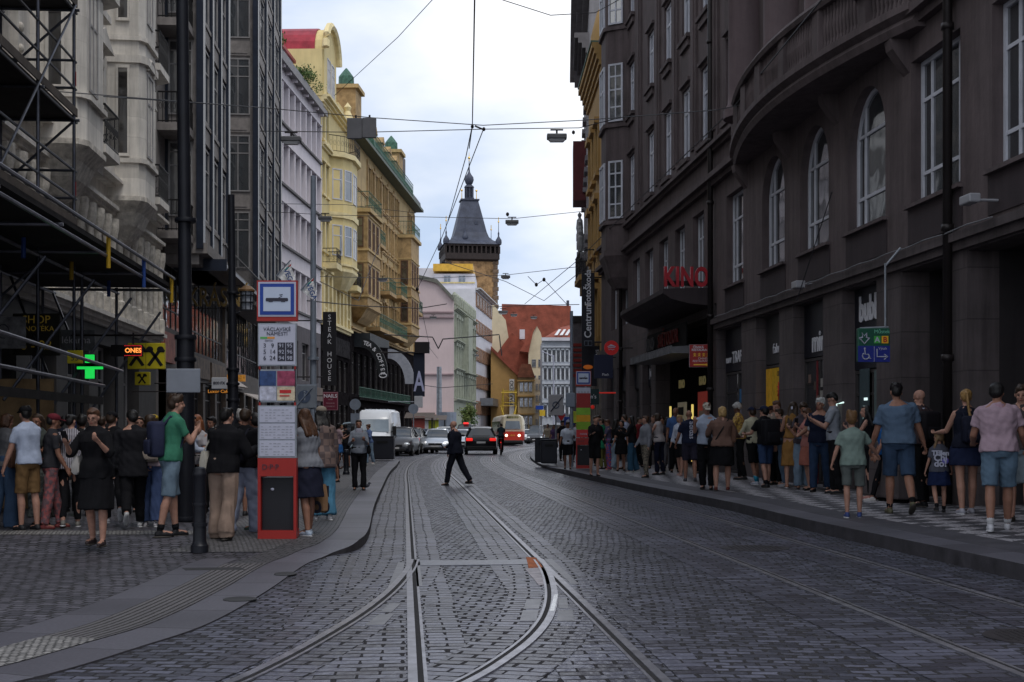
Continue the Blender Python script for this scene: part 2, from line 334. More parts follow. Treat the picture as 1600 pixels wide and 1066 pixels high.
rail('tram_rail', t2r, -1, 'rail nearest to the right hand kerb')
bl = smooth_path([(t.x, t.y) for t in (gr(643, 876), gr(636, 892), gr(610, 922), gr(565, 958), gr(500, 998), gr(430, 1036), gr(345, 1075), gr(200, 1125))], 5)
br_ = smooth_path([(t.x, t.y) for t in (gr(845, 876), gr(856, 892), gr(864, 915), gr(866, 940), gr(858, 968), gr(835, 998), gr(795, 1030), gr(740, 1064), gr(640, 1110), gr(480, 1170))], 5)
ribbon('sett_band', offset(bl, -.34), offset(bl, .06), .005, m_side); ribbon('sett_band', offset(bl, .10), offset(bl, .38), .005, m_side)
ribbon('sett_band', offset(br_, -.36), offset(br_, .0), .005, m_side); ribbon('sett_band', offset(br_, .10), offset(br_, .40), .005, m_side)
r_ = rail('turnout_rail', bl, -1, 'curved rail branching to the lower left corner from the left track', 1.0); r_.location.z = .004
r_ = rail('turnout_rail', br_, 1, 'strongly curved rail inside the left track with shiny check bar', 1.0); r_.location.z = .004
def groundpoly(pts, z=.009, h=0):
 P = [gr(x, y) for x, y in pts]; return [(p.x, p.y) for p in P]
def plate(name, pts, z, mat, label, cat):
 mb = MB(); P = groundpoly(pts); mb.slab(P, 0.001, z); o = mb.build(name, mat); tag(o, label, cat, None); return o
plate('drain_grate', [(652, 885), (835, 883), (826, 876), (652, 877)], .010, M('drain steel', (.16, .165, .19), .35, .7, var=.4, scale=24, bump=.004, bscale=45), 'long narrow steel grate crossing between the two left rails', 'drain')
plate('rust_plate', [(822, 872), (838, 873), (848, 888), (826, 889)], .012, m_rust, 'rust red steel plate beside the turnout tongue', 'metal plate')
plate('switch_cover', [(820, 890), (848, 888), (866, 913), (842, 916)], .010, M('pale plate', (.30, .28, .30), .6, .1, var=.3, scale=9), 'pale worn triangular cover beside the rust red plate', 'metal plate')
plate('switch_plate', [(648, 879), (656, 879), (660, 918), (651, 918)], .010, m_plate, 'steel plate right of the left rail at the turnout', 'metal plate')
plate('switch_plate', [(622, 880), (632, 880), (628, 906), (605, 922)], .010, m_plate, 'tapered steel plate left of the left rail at the turnout', 'metal plate')
plate('paving_slab', [(823, 938), (846, 938), (842, 953), (818, 953)], .009, m_plate, 'upper of two square slabs left of the curved rail', 'paving slab', )
plate('paving_slab', [(817, 955), (842, 955), (838, 972), (812, 972)], .009, m_plate, 'lower of two square slabs left of the curved rail', 'paving slab')
plate('paving_slab', [(872, 936), (886, 936), (888, 952), (874, 952)], .009, m_plate, 'small slab right of the curved rail', 'paving slab')
plate('paving_slab', [(872, 955), (895, 955), (897, 972), (870, 972)], .009, m_plate, 'larger slab right of the curved rail', 'paving slab')
plate('paving_slab', [(608, 945), (626, 945), (612, 958), (594, 958)], .009, m_plate, 'upper dark slab inside the left curved rail', 'paving slab')
plate('paving_slab', [(592, 962), (616, 961), (600, 978), (570, 979)], .009, m_plate, 'lower dark slab inside the left curved rail', 'paving slab')
plate('check_bar', [(866, 932), (872, 932), (866, 958), (859, 958)], .018, M('bright steel', (.75, .75, .74), .25, 1.0, var=.2, scale=10), 'bright polished bar lying in the groove of the curved rail', 'steel bar')
plate('rail_plate', [(851, 875), (862, 874), (905, 914), (893, 914)], .007, m_plate, 'long slanted steel plate right of the left track at the turnout', 'metal plate')
def manhole(x, y, r, label, z=.008):
 p = gr(x, y); root = empty('manhole_cover', (p.x, p.y, 0), 0, label, 'manhole cover', None)
 MB().lathe([(r, 0), (r, z), (r * .88, z)], n=36).build('rim', M('iron rim', (.06, .055, .06), .5, .7), root)
 mb = MB().lathe([(r * .87, 0), (r * .87, z - .002)], n=36)
 for i in range(-6, 7):
  for j in range(-6, 7):
   if math.hypot(i, j) < 6: mb.box(i * r * .135 - r * .04, i * r * .135 + r * .04, j * r * .135 - r * .04, j * r * .135 + r * .04, z - .002, z + .003)
 mb.build('lid', M('iron lid', (.045, .042, .045), .55, .6), root)
manhole(1179, 857, .42, 'round iron cover in the road near the right kerb, behind the other')
manhole(1620, 996, .36, 'round iron cover cut by the right edge of the photo')
def sst(t): t = max(0, min(1, t)); return t * t * (3 - 2 * t)
def zL(y): return .012 + .108 * sst((y - 14.9) / 1.6)
edge = smooth_path([(-5.2, 4.8), (-3.6, 6.4), (-2.8, 7.68), (-2.45, 8.9), (-2.24, 10), (-2.18, 12), (-2.2, 14.3), (-2.08, 15.3), (-1.86, 16.1), (-1.92, 18.0), (-2.42, 23.6), (-3.12, 32.5), (-3.9, 43), (-4.66, 55), (-5.4, 61), (-8.6, 66), (-9.2, 90), (-8.6, 112), (-6.2, 138), (0, 170)], 6)
def zed(p): return zL(p.y)
inner = offset(edge, -.42); tact_in = offset(edge, -.86)
ribbon('kerb_stones', inner, edge, 0, m_slab, zf=zed)
mb = MB()
for i in range(len(edge) - 1):
 a, b = edge[i], edge[i + 1]; mb.quad((a.x, a.y, -.01), (b.x, b.y, -.01), (b.x, b.y, zL(b.y)), (a.x, a.y, zL(a.y)))
mb.build('kerb_face', M('kerb side', (.045, .042, .048), .7, var=.35, scale=3, bump=.006, bscale=12))['kind'] = 'structure'
k0 = [i for i, p in enumerate(edge) if p.y < 14.4][-1]; k1 = [i for i, p in enumerate(edge) if p.y < 9.2][-1]
ribbon('tactile_strip', tact_in[k1:k0 + 1], inner[k1:k0 + 1], 0, m_tact, zf=lambda p: zL(p.y) + .005)
ribbon('tactile_patch', tact_in[:k1 + 1], inner[:k1 + 1], 0, m_lightmos, zf=lambda p: zL(p.y) + .005)
ribbon('dark_strip', offset(edge, -.78)[k0:70], inner[k0:70], 0, m_slabdark, zf=lambda p: zL(p.y) + .004)
ribbon('slab_strip', offset(edge, -1.25)[:k0 + 3], tact_in[:k0 + 3], 0, m_slab, zf=lambda p: zL(p.y) + .004)
far_l = [Vector((-40, p.y)) for p in inner]
ribbon('plaza_paving', far_l, inner, 0, m_plaza, zf=zed)
def patch(name, pts, mat, dz=.004):
 mb = MB(); rows = pts
 for (a, b) in zip(rows[:-1], rows[1:]): mb.quad((a[0], a[2], zL(a[2]) + dz), (a[1], a[2], zL(a[2]) + dz), (b[1], b[2], zL(b[2]) + dz), (b[0], b[2], zL(b[2]) + dz))
 o = mb.build(name, mat); o['kind'] = 'structure'
def xe(y):
 for a, b in zip(edge[:-1], edge[1:]):
  if a.y <= y <= b.y: return a.x + (b.x - a.x) * (y - a.y) / (b.y - a.y)
 return edge[-1].x
patch('platform_mosaic', [(xe(y) - 1.9 - .0 * y, xe(y) - .79, y) for y in (15.4, 15.9, 16.5, 17.2, 18, 20, 23, 27, 32, 38, 45, 52, 56)], m_platmos, .007)
patch('pale_line', [(-11.0, xe(y) - 1.9, y) for y in (16.9, 17.25, 17.55)], m_lightmos, .006)
plate('gully_cover', [(284, 890), (376, 889), (384, 893), (290, 894)], .018, M('dark iron', (.04, .04, .042), .6, .4), 'long dark gully cover in the left pavement', 'gully cover')
def spot(px, py, w, d, nm, lab):
 p = gr(px, py); MB().lathe([(1, 0), (1, .004)], n=20, sx=w, sy=d).build(nm, M('damp stain', (.045, .043, .05), .35), None, loc=(p.x, p.y, .013));
 o = bpy.data.objects[-1] if False else None
for (x, y, w, d, lab) in ((375, 939, .14, .16, 'round dark valve cap in the left kerb slabs, lower one'), (446, 899, .11, .17, 'round dark valve cap in the left kerb slabs, upper one')):
 p = gr(x, y); o = MB().lathe([(1, 0), (1, .006), (.8, .008)], n=24, sx=w, sy=d).build('valve_cap', M('dark iron', (.04, .04, .042), .6, .4), None, loc=(p.x, p.y, .012)); tag(o, lab, 'valve cap')
redge = smooth_path([(6.2, -6), (5.95, 2), (5.3, 7), (4.86, 12.8), (4.22, 19.3), (3.86, 24.2), (3.0, 31.2), (1.75, 43.0), (1.25, 50), (1.0, 58), (.95, 70), (1.5, 84), (3.2, 98), (6.2, 115), (11, 135), (18, 156)], 6)
def zR(p):
 c = p[0] + .08 * p[1]; base = .16 if p[1] < 44 else .16 - .06 * min(1, (p[1] - 44) / 4)
 return base + .045 * max(0, min(3.2, c - 5.8))
rin = offset(redge, .42); rin2 = offset(redge, .88); rfar = [Vector((max(14, p.x + 6), p.y + 1)) for p in redge]
ribbon('kerb_stones', redge, rin, 0, m_slab, zf=lambda p: zR(p) )
ribbon('dark_strip', rin, rin2, 0, M('smooth asphalt strip', (.060, .058, .068), .6, var=.25, scale=3, bump=.003, bscale=60), zf=lambda p: zR(p))
mb = MB()
for i in range(len(redge) - 1):
 a, b = redge[i], redge[i + 1]; mb.quad((a.x, a.y, -.01), (b.x, b.y, -.01), (b.x, b.y, zR(b)), (a.x, a.y, zR(a)))
mb.build('kerb_face', MATS['kerb side'])['kind'] = 'structure'
rows = []; NP = 12
mb = MB()
for i in range(len(rin2) - 1):
 for k in range(NP):
  def P(p, q, t): v = p + (q - p) * t; return (v.x, v.y, zR(v))
  mb.quad(P(rin2[i], rfar[i], k / NP), P(rin2[i], rfar[i], (k + 1) / NP), P(rin2[i + 1], rfar[i + 1], (k + 1) / NP), P(rin2[i + 1], rfar[i + 1], k / NP))
mb.build('pavement', m_mosaic)['kind'] = 'structure'
m_litter = M('litter', (.6, .55, .4), .8)
# ------------------------------------------------------------------ buildings
WCACHE = {}
m_frame_w = M('white window paint', (.52, .53, .58), .5, var=.15)
m_frame_d = M('dark window paint', (.05, .045, .045), .5)
m_frame_g = M('grey window paint', (.27, .26, .26), .6)
m_glass = glass('window glass', (.035, .04, .045)); m_glass_l = glass('pale sky-painted glass', (.26, .28, .33), .10); m_glass_d = glass('dark glass', (.012, .012, .014), .1)  # m_glass_l: pale tint paints in the sky reflected by the panes
class Bld:
 def __init__(s, name, p0, p1, label, cat='building', group=None):
  s.p0 = Vector(p0); s.p1 = Vector(p1); s.L = (s.p1 - s.p0).length; s.u = (s.p1 - s.p0).normalized(); s.v = Vector((-s.u.y, s.u.x))
  s.root = empty(name, (p0[0], p0[1], 0), math.atan2(s.u.y, s.u.x), label, cat, group)
 def x(s, px, y=0):                        # distance along the facade seen at photo column px
  o = s.p0 + s.v * y; k = (px - 800) / F
  return (k * o.y - o.x) / (s.u.x - k * s.u.y)
 def D(s, x, y=0): return (s.p0 + s.u * x + s.v * y).y
 def z(s, px, py, y=0): return CH + (HZ - py) * s.D(s.x(px, y), y) / F
 def loc(s, X, Y): d = Vector((X, Y)) - s.p0; return d.dot(s.u), d.dot(s.v)
def wall(b, name, x0, x1, z0, z1, ops, mat, recess=.3, y=0, back=6, sides=True, label=None, parent=None):
 mb = MB(); xs = sorted(set([x0, x1] + [v for o in ops for v in o[:2] if x0 < v < x1])); zs = sorted(set([z0, z1] + [v for o in ops for v in o[2:4] if z0 < v < z1]))
 for i in range(len(xs) - 1):
  for j in range(len(zs) - 1):
   cxm = (xs[i] + xs[i + 1]) / 2; czm = (zs[j] + zs[j + 1]) / 2
   if any(o[0] < cxm < o[1] and o[2] < czm < o[3] for o in ops): continue
   mb.quad((xs[i], y, zs[j]), (xs[i + 1], y, zs[j]), (xs[i + 1], y, zs[j + 1]), (xs[i], y, zs[j + 1]))
 for o in ops:
  a, c, za, zb = o[:4]; r = y + recess
  if len(o) > 4:                        # round arch
   rad = (c - a) / 2; zc = zb - rad; n = 14; m = (a + c) / 2
   pts = [(m + rad * math.cos(PI * k / n), zc + rad * math.sin(PI * k / n)) for k in range(n + 1)]
   for k in range(n):
    (xa, zA), (xb, zB) = pts[k], pts[k + 1]
    mb.quad((xb, y, zB), (xa, y, zA), (xa, y, zb), (xb, y, zb)); mb.quad((xa, y, zA), (xb, y, zB), (xb, r, zB), (xa, r, zA))
   mb.quad((a, y, za), (a, y, zc), (a, r, zc), (a, r, za)); mb.quad((c, y, za), (c, r, za), (c, r, zc), (c, y, zc)); mb.quad((a, y, za), (a, r, za), (c, r, za), (c, y, za))
  else:
   mb.quad((a, y, za), (a, y, zb), (a, r, zb), (a, r, za)); mb.quad((c, y, za), (c, r, za), (c, r, zb), (c, y, zb))
   mb.quad((a, y, zb), (c, y, zb), (c, r, zb), (a, r, zb)); mb.quad((a, y, za), (a, r, za), (c, r, za), (c, y, za))
 if sides:
  mb.quad((x0, y, z0), (x0, y, z1), (x0, y + back, z1), (x0, y + back, z0)); mb.quad((x1, y, z0), (x1, y + back, z0), (x1, y + back, z1), (x1, y, z1))
  mb.quad((x0, y, z1), (x1, y, z1), (x1, y + back, z1), (x0, y + back, z1)); mb.quad((x0, y + back, z0), (x0, y + back, z1), (x1, y + back, z1), (x1, y + back, z0))
 o = mb.build(name, mat, parent or b.root, fix=False)
 if label: o['label'] = label
 return o
def winmesh(w, h, vb, hb, fr, arch, mf, mg, t=.07):
 key = (round(w, 2), round(h, 2), tuple(vb), tuple(hb), fr, arch, mf.name, mg.name)
 if key in WCACHE: return WCACHE[key]
 f = MB()
 if arch:
  r = w / 2; zc = h - r; n = 14
  A = [(r + (r) * math.cos(PI * k / n), zc + (r) * math.sin(PI * k / n)) for k in range(n + 1)]; B = [(r + (r - fr) * math.cos(PI * k / n), zc + (r - fr) * math.sin(PI * k / n)) for k in range(n + 1)]
  for k in range(n):
   (ax, az), (bx, bz) = A[k], A[k + 1]; (cx_, cz), (dx, dz) = B[k + 1], B[k]
   f.add([(ax, 0, az), (bx, 0, bz), (cx_, 0, cz), (dx, 0, dz), (cx_, t, cz), (dx, t, dz)], [(0, 1, 2, 3), (3, 2, 4, 5)])
  f.box(0, fr, 0, t, 0, zc); f.box(w - fr, w, 0, t, 0, zc); f.box(fr, w - fr, 0, t, 0, fr)
  g = MB(); g.add([(0, t * .6, 0), (w, t * .6, 0)] + [(x, t * .6, z) for x, z in A], [tuple(range(n + 3))])
  top = lambda x: zc + math.sqrt(max(0, r * r - (x - r) ** 2)) - fr * .5
 else:
  f.box(0, fr, 0, t, 0, h); f.box(w - fr, w, 0, t, 0, h); f.box(fr, w - fr, 0, t, 0, fr); f.box(fr, w - fr, 0, t, h - fr, h)
  g = MB().box(fr * .5, w - fr * .5, t * .5, t * .7, fr * .5, h - fr * .5); top = lambda x: h - fr
 for v in vb: f.box(v * w - fr * .35, v * w + fr * .35, .006, t, fr, top(v * w))
 for q in hb:
  zz = q * h; hw = w / 2
  if arch and zz > h - w / 2: hw = math.sqrt(max(0, (w / 2) ** 2 - (zz - (h - w / 2)) ** 2))
  f.box(w / 2 - hw + fr * .5, w / 2 + hw - fr * .5, .012, t - .004, zz - fr * .4, zz + fr * .4)
 fm = f.mesh('window'); fm.materials.append(mf); gm = g.mesh('pane'); gm.materials.append(mg)
 WCACHE[key] = (fm, gm); return WCACHE[key]
def window(b, x, z, w, h, vb=(.5,), hb=(.7,), fr=.07, arch=False, mf=None, mg=None, y=.25, parent=None, name='window', rz=0):
 fm, gm = winmesh(w, h, vb, hb, fr, arch, mf or m_frame_w, mg or m_glass)
 o = bpy.data.objects.new(name, fm); COL.objects.link(o); o.parent = parent or b.root; o.location = (x, y, z)
 if rz: o.rotation_euler = (0, 0, rz)
 g = bpy.data.objects.new('pane', gm); COL.objects.link(g); g.parent = o
 return o
def band(b, x0, x1, z, h, p, mat, y=0, name='cornice', steps=2, parent=None):
 mb = MB()
 for k in range(steps):
  q = p * (k + 1) / steps; mb.box(x0 - (.0 if k else 0), x1, y - q, y + .003, z + h * k / steps, z + h * (k + 1) / steps)
 return mb.build(name, mat, parent or b.root)
def railing(b, pts, z, h, mat, name='railing', n=.13, parent=None, curl=True):
 mb = MB(); P = [Vector((x, y, z)) for x, y in pts]
 for a, c in zip(P[:-1], P[1:]):
  d = c - a; k = max(1, int(d.length / n))
  mb.cyl(a + Vector((0, 0, h)), c + Vector((0, 0, h)), .03, n=5); mb.cyl(a + Vector((0, 0, .06)), c + Vector((0, 0, .06)), .02, n=5)
  for i in range(k + 1):
   q = a + d * i / k; mb.cyl(q, q + Vector((0, 0, h)), .013, n=4)
   if curl and i < k:
    m_ = a + d * (i + .5) / k; e = d.normalized() * (n * .38); ring = [m_ + Vector((0, 0, h * .55)) + e * math.cos(t) + Vector((0, 0, n * .8)) * math.sin(t) for t in np.linspace(0, 2 * PI, 7)]
    mb.tube(ring, .010, 3)
 return mb.build(name, mat, parent or b.root)
# ======== right: dark rendered building with the cinema
m_dark = M('dark brown render', (.100, .078, .079), .8, var=.42, scale=.9, bump=.012, bscale=9, streak=.55)
m_darkp = M('dark stone pillars', (.092, .076, .078), .7, ash=(1.3, .78), var=.42, scale=1.4, bump=.008, bscale=10, streak=.6)
m_dark2 = M('darker spandrel render', (.040, .030, .033), .75, var=.3, scale=1.5, streak=.5)
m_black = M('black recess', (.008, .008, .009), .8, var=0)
m_drainp = M('black drain pipe', (.022, .018, .018), .4, .3)
B = Bld('cinema_building', (cx(8.5, 58), 58), (cx(8.5, 4), 4), 'long dark brown building with cinema canopy and arched windows on the right')
def X(D): return (58 - D) * math.sqrt(1 + .08 ** 2)
ops = []; wins = []
gops = []
gedges = [(36.6, 33.9), (32.5, 30.5), (29.4, 27.3), (26.1, 24.2), (23.0, 21.1), (20.3, 17.2), (16.0, 13.6), (12.4, 9.5)]
for a, c in gedges: gops.append((X(a), X(c), .25, 4.15))
kin = (X(45.5), X(37.6), .25, 4.6)
shop_far = [(X(56.5), X(54.6), .25, 3.9), (X(53.8), X(51.6), .25, 3.9), (X(50.8), X(48.6), .25, 3.9), (X(48.0), X(46.3), .25, 3.9)]
wall(B, 'ground_floor_wall', X(36.9), B.L, 0.1, 4.3, gops, m_darkp, recess=.5, back=9)
wall(B, 'ground_floor_wall', 0, X(36.9), 0.1, 4.9, shop_far + [kin], m_darkp, recess=.5, back=9)
arch = [(31.0, 1.9), (27.9, 1.95), (24.75, 2.0)]
f1 = []
for d, w in arch: f1.append((X(d) - w / 2, X(d) + w / 2, 5.2, 7.75, 1)); window(B, X(d) - w / 2, 5.2, w, 2.55, (.22, .78), (.24, .70), .075, True, y=.17)
for d, w in ((34.6, 1.75), (21.55, 2.0), (18.3, 2.3), (15.0, 2.3), (11.6, 2.3)):
 f1.append((X(d) - w / 2, X(d) + w / 2, 5.25, 7.6)); window(B, X(d) - w / 2, 5.25, w, 2.35, (.22, .78), (.2, .72), .075, y=.17)
wall(B, 'first_floor_wall', X(36.6), B.L, 4.304, 8.1, f1, m_dark, recess=.22, back=9)
f1b = []
for d in (54.5, 51.9, 49.3, 46.7, 44.1, 41.5, 38.9):
 w = 1.5; f1b.append((X(d) - w / 2, X(d) + w / 2, 5.5, 7.7)); window(B, X(d) - w / 2, 5.5, w, 2.2, (.3, .7), (.7,), .07, y=.17)
wall(B, 'first_floor_wall', 0, X(36.6), 4.904, 8.1, f1b, m_dark, recess=.22, back=9)
for d, w in arch + [(34.6, 1.75), (21.55, 2.0), (18.3, 2.3), (15.0, 2.3), (11.6, 2.3)]:
 MB().box(X(d) - w / 2 - .1, X(d) + w / 2 + .1, -.02, .003, 4.55, 5.14).build('apron', m_dark2, B.root)
 MB().box(X(d) - w / 2 - .12, X(d) + w / 2 + .12, -.10, .05, 5.14, 5.2).build('sill', m_dark, B.root)
band(B, X(36.9), B.L, 4.18, .26, .16, m_darkp)
for z_, h_, p_ in ((8.1, .28, .28), (9.05, .2, .22)): band(B, 0, X(33.6), z_, h_, p_, m_dark); band(B, X(22.2), B.L, z_, h_, p_, m_dark)
f2 = []; cols = [50.3, 46.4, 43.4, 40.6, 38.0, 35.0]
for r_i, (za, zb) in enumerate(((9.55, 11.75), (13.25, 15.2), (16.9, 18.8))):
 for d in cols:
  w = 1.15; f2.append((X(d) - w / 2, X(d) + w / 2, za, zb)); window(B, X(d) - w / 2, za, w, zb - za, (.5,), (.68,), .09, y=.07, mg=m_glass_l)
  MB().box(X(d) - w / 2 - .14, X(d) + w / 2 + .14, -.14, .0, za - .12, za - .003).box(X(d) - w / 2 - .02, X(d) + w / 2 + .02, -.08, .0, za - .34, za - .123).build('sill', m_dark, B.root)
  MB().box(X(d) - w / 2 - .1, X(d) + w / 2 + .1, -.09, 0, zb + .1, zb + .2).build('lintel', m_dark, B.root)
 for d in (31.0, 28.0, 25.0, 20.0, 16.5, 13, 9.5):
  w = 1.3; f2.append((X(d) - w / 2, X(d) + w / 2, za + .1, zb + .2)); window(B, X(d) - w / 2, za + .1, w, zb - za + .1, (.5,), (.68,), .09, y=.07, mg=m_glass_l)
wall(B, 'upper_wall', 0, B.L, 8.104, 21.5, f2, m_dark, recess=.16, back=9)
for a in (52.3, 48.4, 44.9, 42.0, 39.3, 36.6):            # flat pilaster strips with panels
 MB().box(X(a) - .35, X(a) + .35, -.07, .003, 9.3, 20.4).box(X(a) - .16, X(a) + .16, -.11, -.06, 9.6, 20.1).build('pilaster', m_dark, B.root)
band(B, -.2, B.L, 20.6, .8, .9, m_dark, steps=4)
for d in (32.7, 29.5, 26.5, 23.3):                        # giant engaged columns over the balcony
 MB().lathe([(.62, 9.0), (.62, 9.2), (.52, 9.35), (.50, 9.6), (.50, 12.2), (.53, 12.25), (.53, 12.4), (.44, 12.45), (.46, 18.6), (.6, 18.9)], (X(d), -.12, 0), n=20).build('column', M('column plaster', (.135, .10, .105), .7, var=.2, scale=2, streak=.5), B.root, smooth='auto')
n = 24; xa, xb = X(33.9), X(21.9); P_ = []
for k in range(n + 1):
 t = k / n; P_.append((xa + (xb - xa) * t, -.16 - .8 * math.sin(PI * t) ** .9))
def strip_loft(path, prof, close=True):
 mb = MB(); rings = [[(x, y - dy, z) for dy, z in prof] for x, y in path]; mb.loft(rings); return mb
strip_loft(P_, [(-1.5, 8.02), (0, 8.02), (.06, 8.14), (.02, 8.22), (.14, 8.30), (.14, 8.42), (-1.5, 8.42)]).build('balcony_slab', m_dark, B.root)
bal = strip_loft(P_, [(-.20, 9.22), (.10, 9.22), (.14, 9.3), (.10, 9.38), (-.20, 9.38)]).build('balustrade', m_dark, B.root)
mb = MB(); strip_ = MB()
P2 = []
for k in range(96 + 1):
 t = k / 96; P2.append((xa + (xb - xa) * t, -.16 - .8 * math.sin(PI * t) ** .9))
for k, (x, y) in enumerate(P2):
 seg = (k // 14) % 2
 if k % 14 == 0: mb.box(x - .2, x + .2, y - .06, y + .24, 8.42, 9.22)
 elif seg or 1: mb.lathe([(.05, 8.42), (.05, 8.5), (.035, 8.6), (.06, 8.85), (.035, 9.1), (.05, 9.22)], (x, y + .04, 0), n=6)
mb.build('baluster_row', m_dark, bal)
for x in (X(33.3), X(29.6), X(26.3), X(22.6)):
 MB().prism([(-.34, 8.02), (-.3, 7.85), (-.12, 7.6), (.0, 7.45), (.0, 8.02)], 0, .3).build('bracket', m_dark, B.root, loc=(x, -.0, 0), rz=PI / 2)
mbb = MB(); base = [(4.6, 0), (4.75, -.6), (5.0, -.74), (6.4, -.78), (6.55, -.72), (7.05, 0)]
mbb.slab([(x, y) for x, y in base] + [(7.05, .5), (4.6, .5)], 8.1, 20.2)
bay = mbb.build('bay', m_dark, B.root)
cb = []
for s_, z_ in ((.45, 6.9), (.75, 7.3), (.95, 7.8), (1.1, 8.1), (1.1, 8.3)): cb.append([(5.85 + (x - 5.85) * s_, y * s_ if y < 0 else .3, z_) for x, y in base])
MB().loft(cb).build('corbel', m_dark, bay)
for za in (9.5, 13.2, 16.9):                              # windows on the front and on the side that looks down the street
 window(B, 5.15, za, 1.1, 2.2, (.5,), (.6,), .09, y=-.84, parent=bay)
 p0 = Vector((6.63, -.70)); p1 = Vector((6.97, -.20)); d = p1 - p0
 window(B, p0.x, za, d.length, 2.2, (.5,), (.25, .55, .78), .07, y=p0.y - .02, parent=bay, rz=math.atan2(d.y, d.x))
 MB().slab([(5.85 + (x - 5.85) * 1.06, y * 1.14 if y < 0 else .0) for x, y in base], za - .22, za - .08).build('sill', m_dark, bay)
def poster(b, x0, x1, z0, z1, y, col, name='poster', parent=None, lit=0):
 return MB().box(x0, x1, y - .02, y, z0, z1).build(name, M('poster ' + name + str(col), col, .6, var=.2, scale=5, emit=lit), parent or b.root)
mg_shop = glass('shop glass', (.02, .022, .026), .05)
for i, (a, c) in enumerate(gedges):
 x0, x1 = X(a), X(c)
 if i in (4, 5, 6):
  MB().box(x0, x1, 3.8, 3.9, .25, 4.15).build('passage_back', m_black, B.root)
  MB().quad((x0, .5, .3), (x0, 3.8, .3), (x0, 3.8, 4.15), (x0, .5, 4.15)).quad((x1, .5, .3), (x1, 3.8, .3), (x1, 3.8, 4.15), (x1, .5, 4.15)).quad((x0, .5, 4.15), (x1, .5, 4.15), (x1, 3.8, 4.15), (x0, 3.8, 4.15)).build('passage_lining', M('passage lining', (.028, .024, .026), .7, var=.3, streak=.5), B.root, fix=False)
  continue
 MB().box(x0, x1, .25, .32, 3.0 if i != 3 else 2.6, 4.15).build('fascia', M('black fascia', (.012, .013, .02), .4, var=.1) if i != 1 else M('grey fascia', (.045, .043, .045), .5), B.root)
 w = window(B, x0, .3, x1 - x0, 2.68 if i != 3 else 2.28, (.5,), (.8,), .06, mf=m_frame_d, mg=mg_shop, y=.26, name='shop_window')
m_letter = M('pale letters', (.62, .62, .66), .5, var=0)
def fx(i, t): return X(gedges[i][0]) + (X(gedges[i][1]) - X(gedges[i][0])) * t
text('TRAFIKA', 'lettering', m_letter, B.root, (fx(0, .62), .23, 3.35), .42, depth=.02, bold=.01); text('RELAY', 'lettering', m_letter, B.root, (fx(0, .16), .23, 3.3), .2, depth=.02)
text('fabrica', 'lettering', m_letter, B.root, (fx(1, .6), .23, 3.35), .33, depth=.02, sx=1.2)
text('mini', 'lettering', m_letter, B.root, (fx(2, .55), .23, 3.3), .62, depth=.02, bold=.015); text('8', 'lettering', m_letter, B.root, (fx(2, .86), .23, 3.62), .5, depth=.02)
text('bubble', 'lettering', m_letter, B.root, (fx(3, .56), .23, 3.72), .66, depth=.02, bold=.02, sx=.85); text('po nt', 'lettering', m_letter, B.root, (fx(3, .53), .23, 3.12), .66, depth=.02, bold=.02, sx=.85)
MB().ball((fx(3, .555), .23, 3.28), .05, .02, .05).build('dot', M('red dot', (.5, .02, .03), .5, var=0), B.root)
poster(B, fx(1, .15), fx(1, .95), 1.0, 1.95, .24, (.55, .45, .45)); p_ = poster(B, fx(1, .30), fx(1, .95), 1.95, 2.9, .24, (.62, .36, .02)); poster(B, fx(1, .05), fx(1, .28), 1.95, 2.9, .24, (.75, .40, .03))
text('OPEN', 'lettering', M('dark print', (.03, .01, .01), .6, var=0), B.root, (fx(1, .65), .215, 2.75), .17, depth=.006)
mb = MB()
for k in range(12): a = k * PI / 6; mb.cyl((fx(1, .65), .215, 2.35), (fx(1, .65) + .22 * math.cos(a), .215, 2.35 + .24 * math.sin(a)), .03, .01, n=5)
mb.build('emblem', M('red print', (.45, .03, .02), .6, var=0), B.root)
mb = MB()
for k in range(5): mb.box(fx(1, .2 + .15 * k), fx(1, .2 + .15 * k) + .1, .212, .22, 1.1, 1.5 + .1 * (k % 3))
mb.build('print', M('orange print', (.55, .16, .08), .6, var=0), B.root)
for (x, z, w, h, c) in ((.62, 2.15, .35, .35, (.03, .14, .30)), (.62, 1.6, .3, .45, (.2, .2, .26)), (.6, 1.05, .3, .35, (.10, .12, .16))): poster(B, fx(0, x), fx(0, x) + w, z, z + h, .23, c)
rnd = random.Random(5)
for k in range(16): x = fx(2, .08 + .8 * rnd.random()); z = .9 + 1.6 * rnd.random(); poster(B, x, x + .14, z, z + .18, .24 - .002 * k, rnd.choice([(.3, .28, .26), (.18, .12, .1), (.25, .25, .28), (.08, .06, .05)]))
MB().box(fx(2, .5) - .03, fx(2, .5) + .03, .2, .225, .3, 2.9).build('door_post', M('dark red post', (.16, .015, .02), .5), B.root)
MB().tube([(fx(3, -.12), -.04, .6), (fx(3, -.12), -.04, 1.95), (fx(3, .10), -.04, 1.97)], .018).build('neon_tube', M('white neon', (.8, 1.0, .95), .5, var=0, emit=.7), B.root)
for (t, z, w, h, c, l) in ((.2, 1.3, .5, 1.3, (.05, .075, .085), 0), (.62, 1.35, .35, 1.2, (.10, .14, .14), 0), (.34, 2.0, .18, .05, (.7, .9, .9), .9), (.7, 1.9, .1, .3, (.4, .55, .55), .4), (.3, 1.6, .1, .3, (.4, .55, .55), .3)): poster(B, fx(3, t), fx(3, t) + w, z, z + h, .235 - l * .01, c, 'lit_display' if l else 'display', lit=l)
kx0, kx1 = kin[0], kin[1]
MB().box(kx0, kx1, 4.0, 4.1, .25, 4.6).build('foyer_back', m_black, B.root)
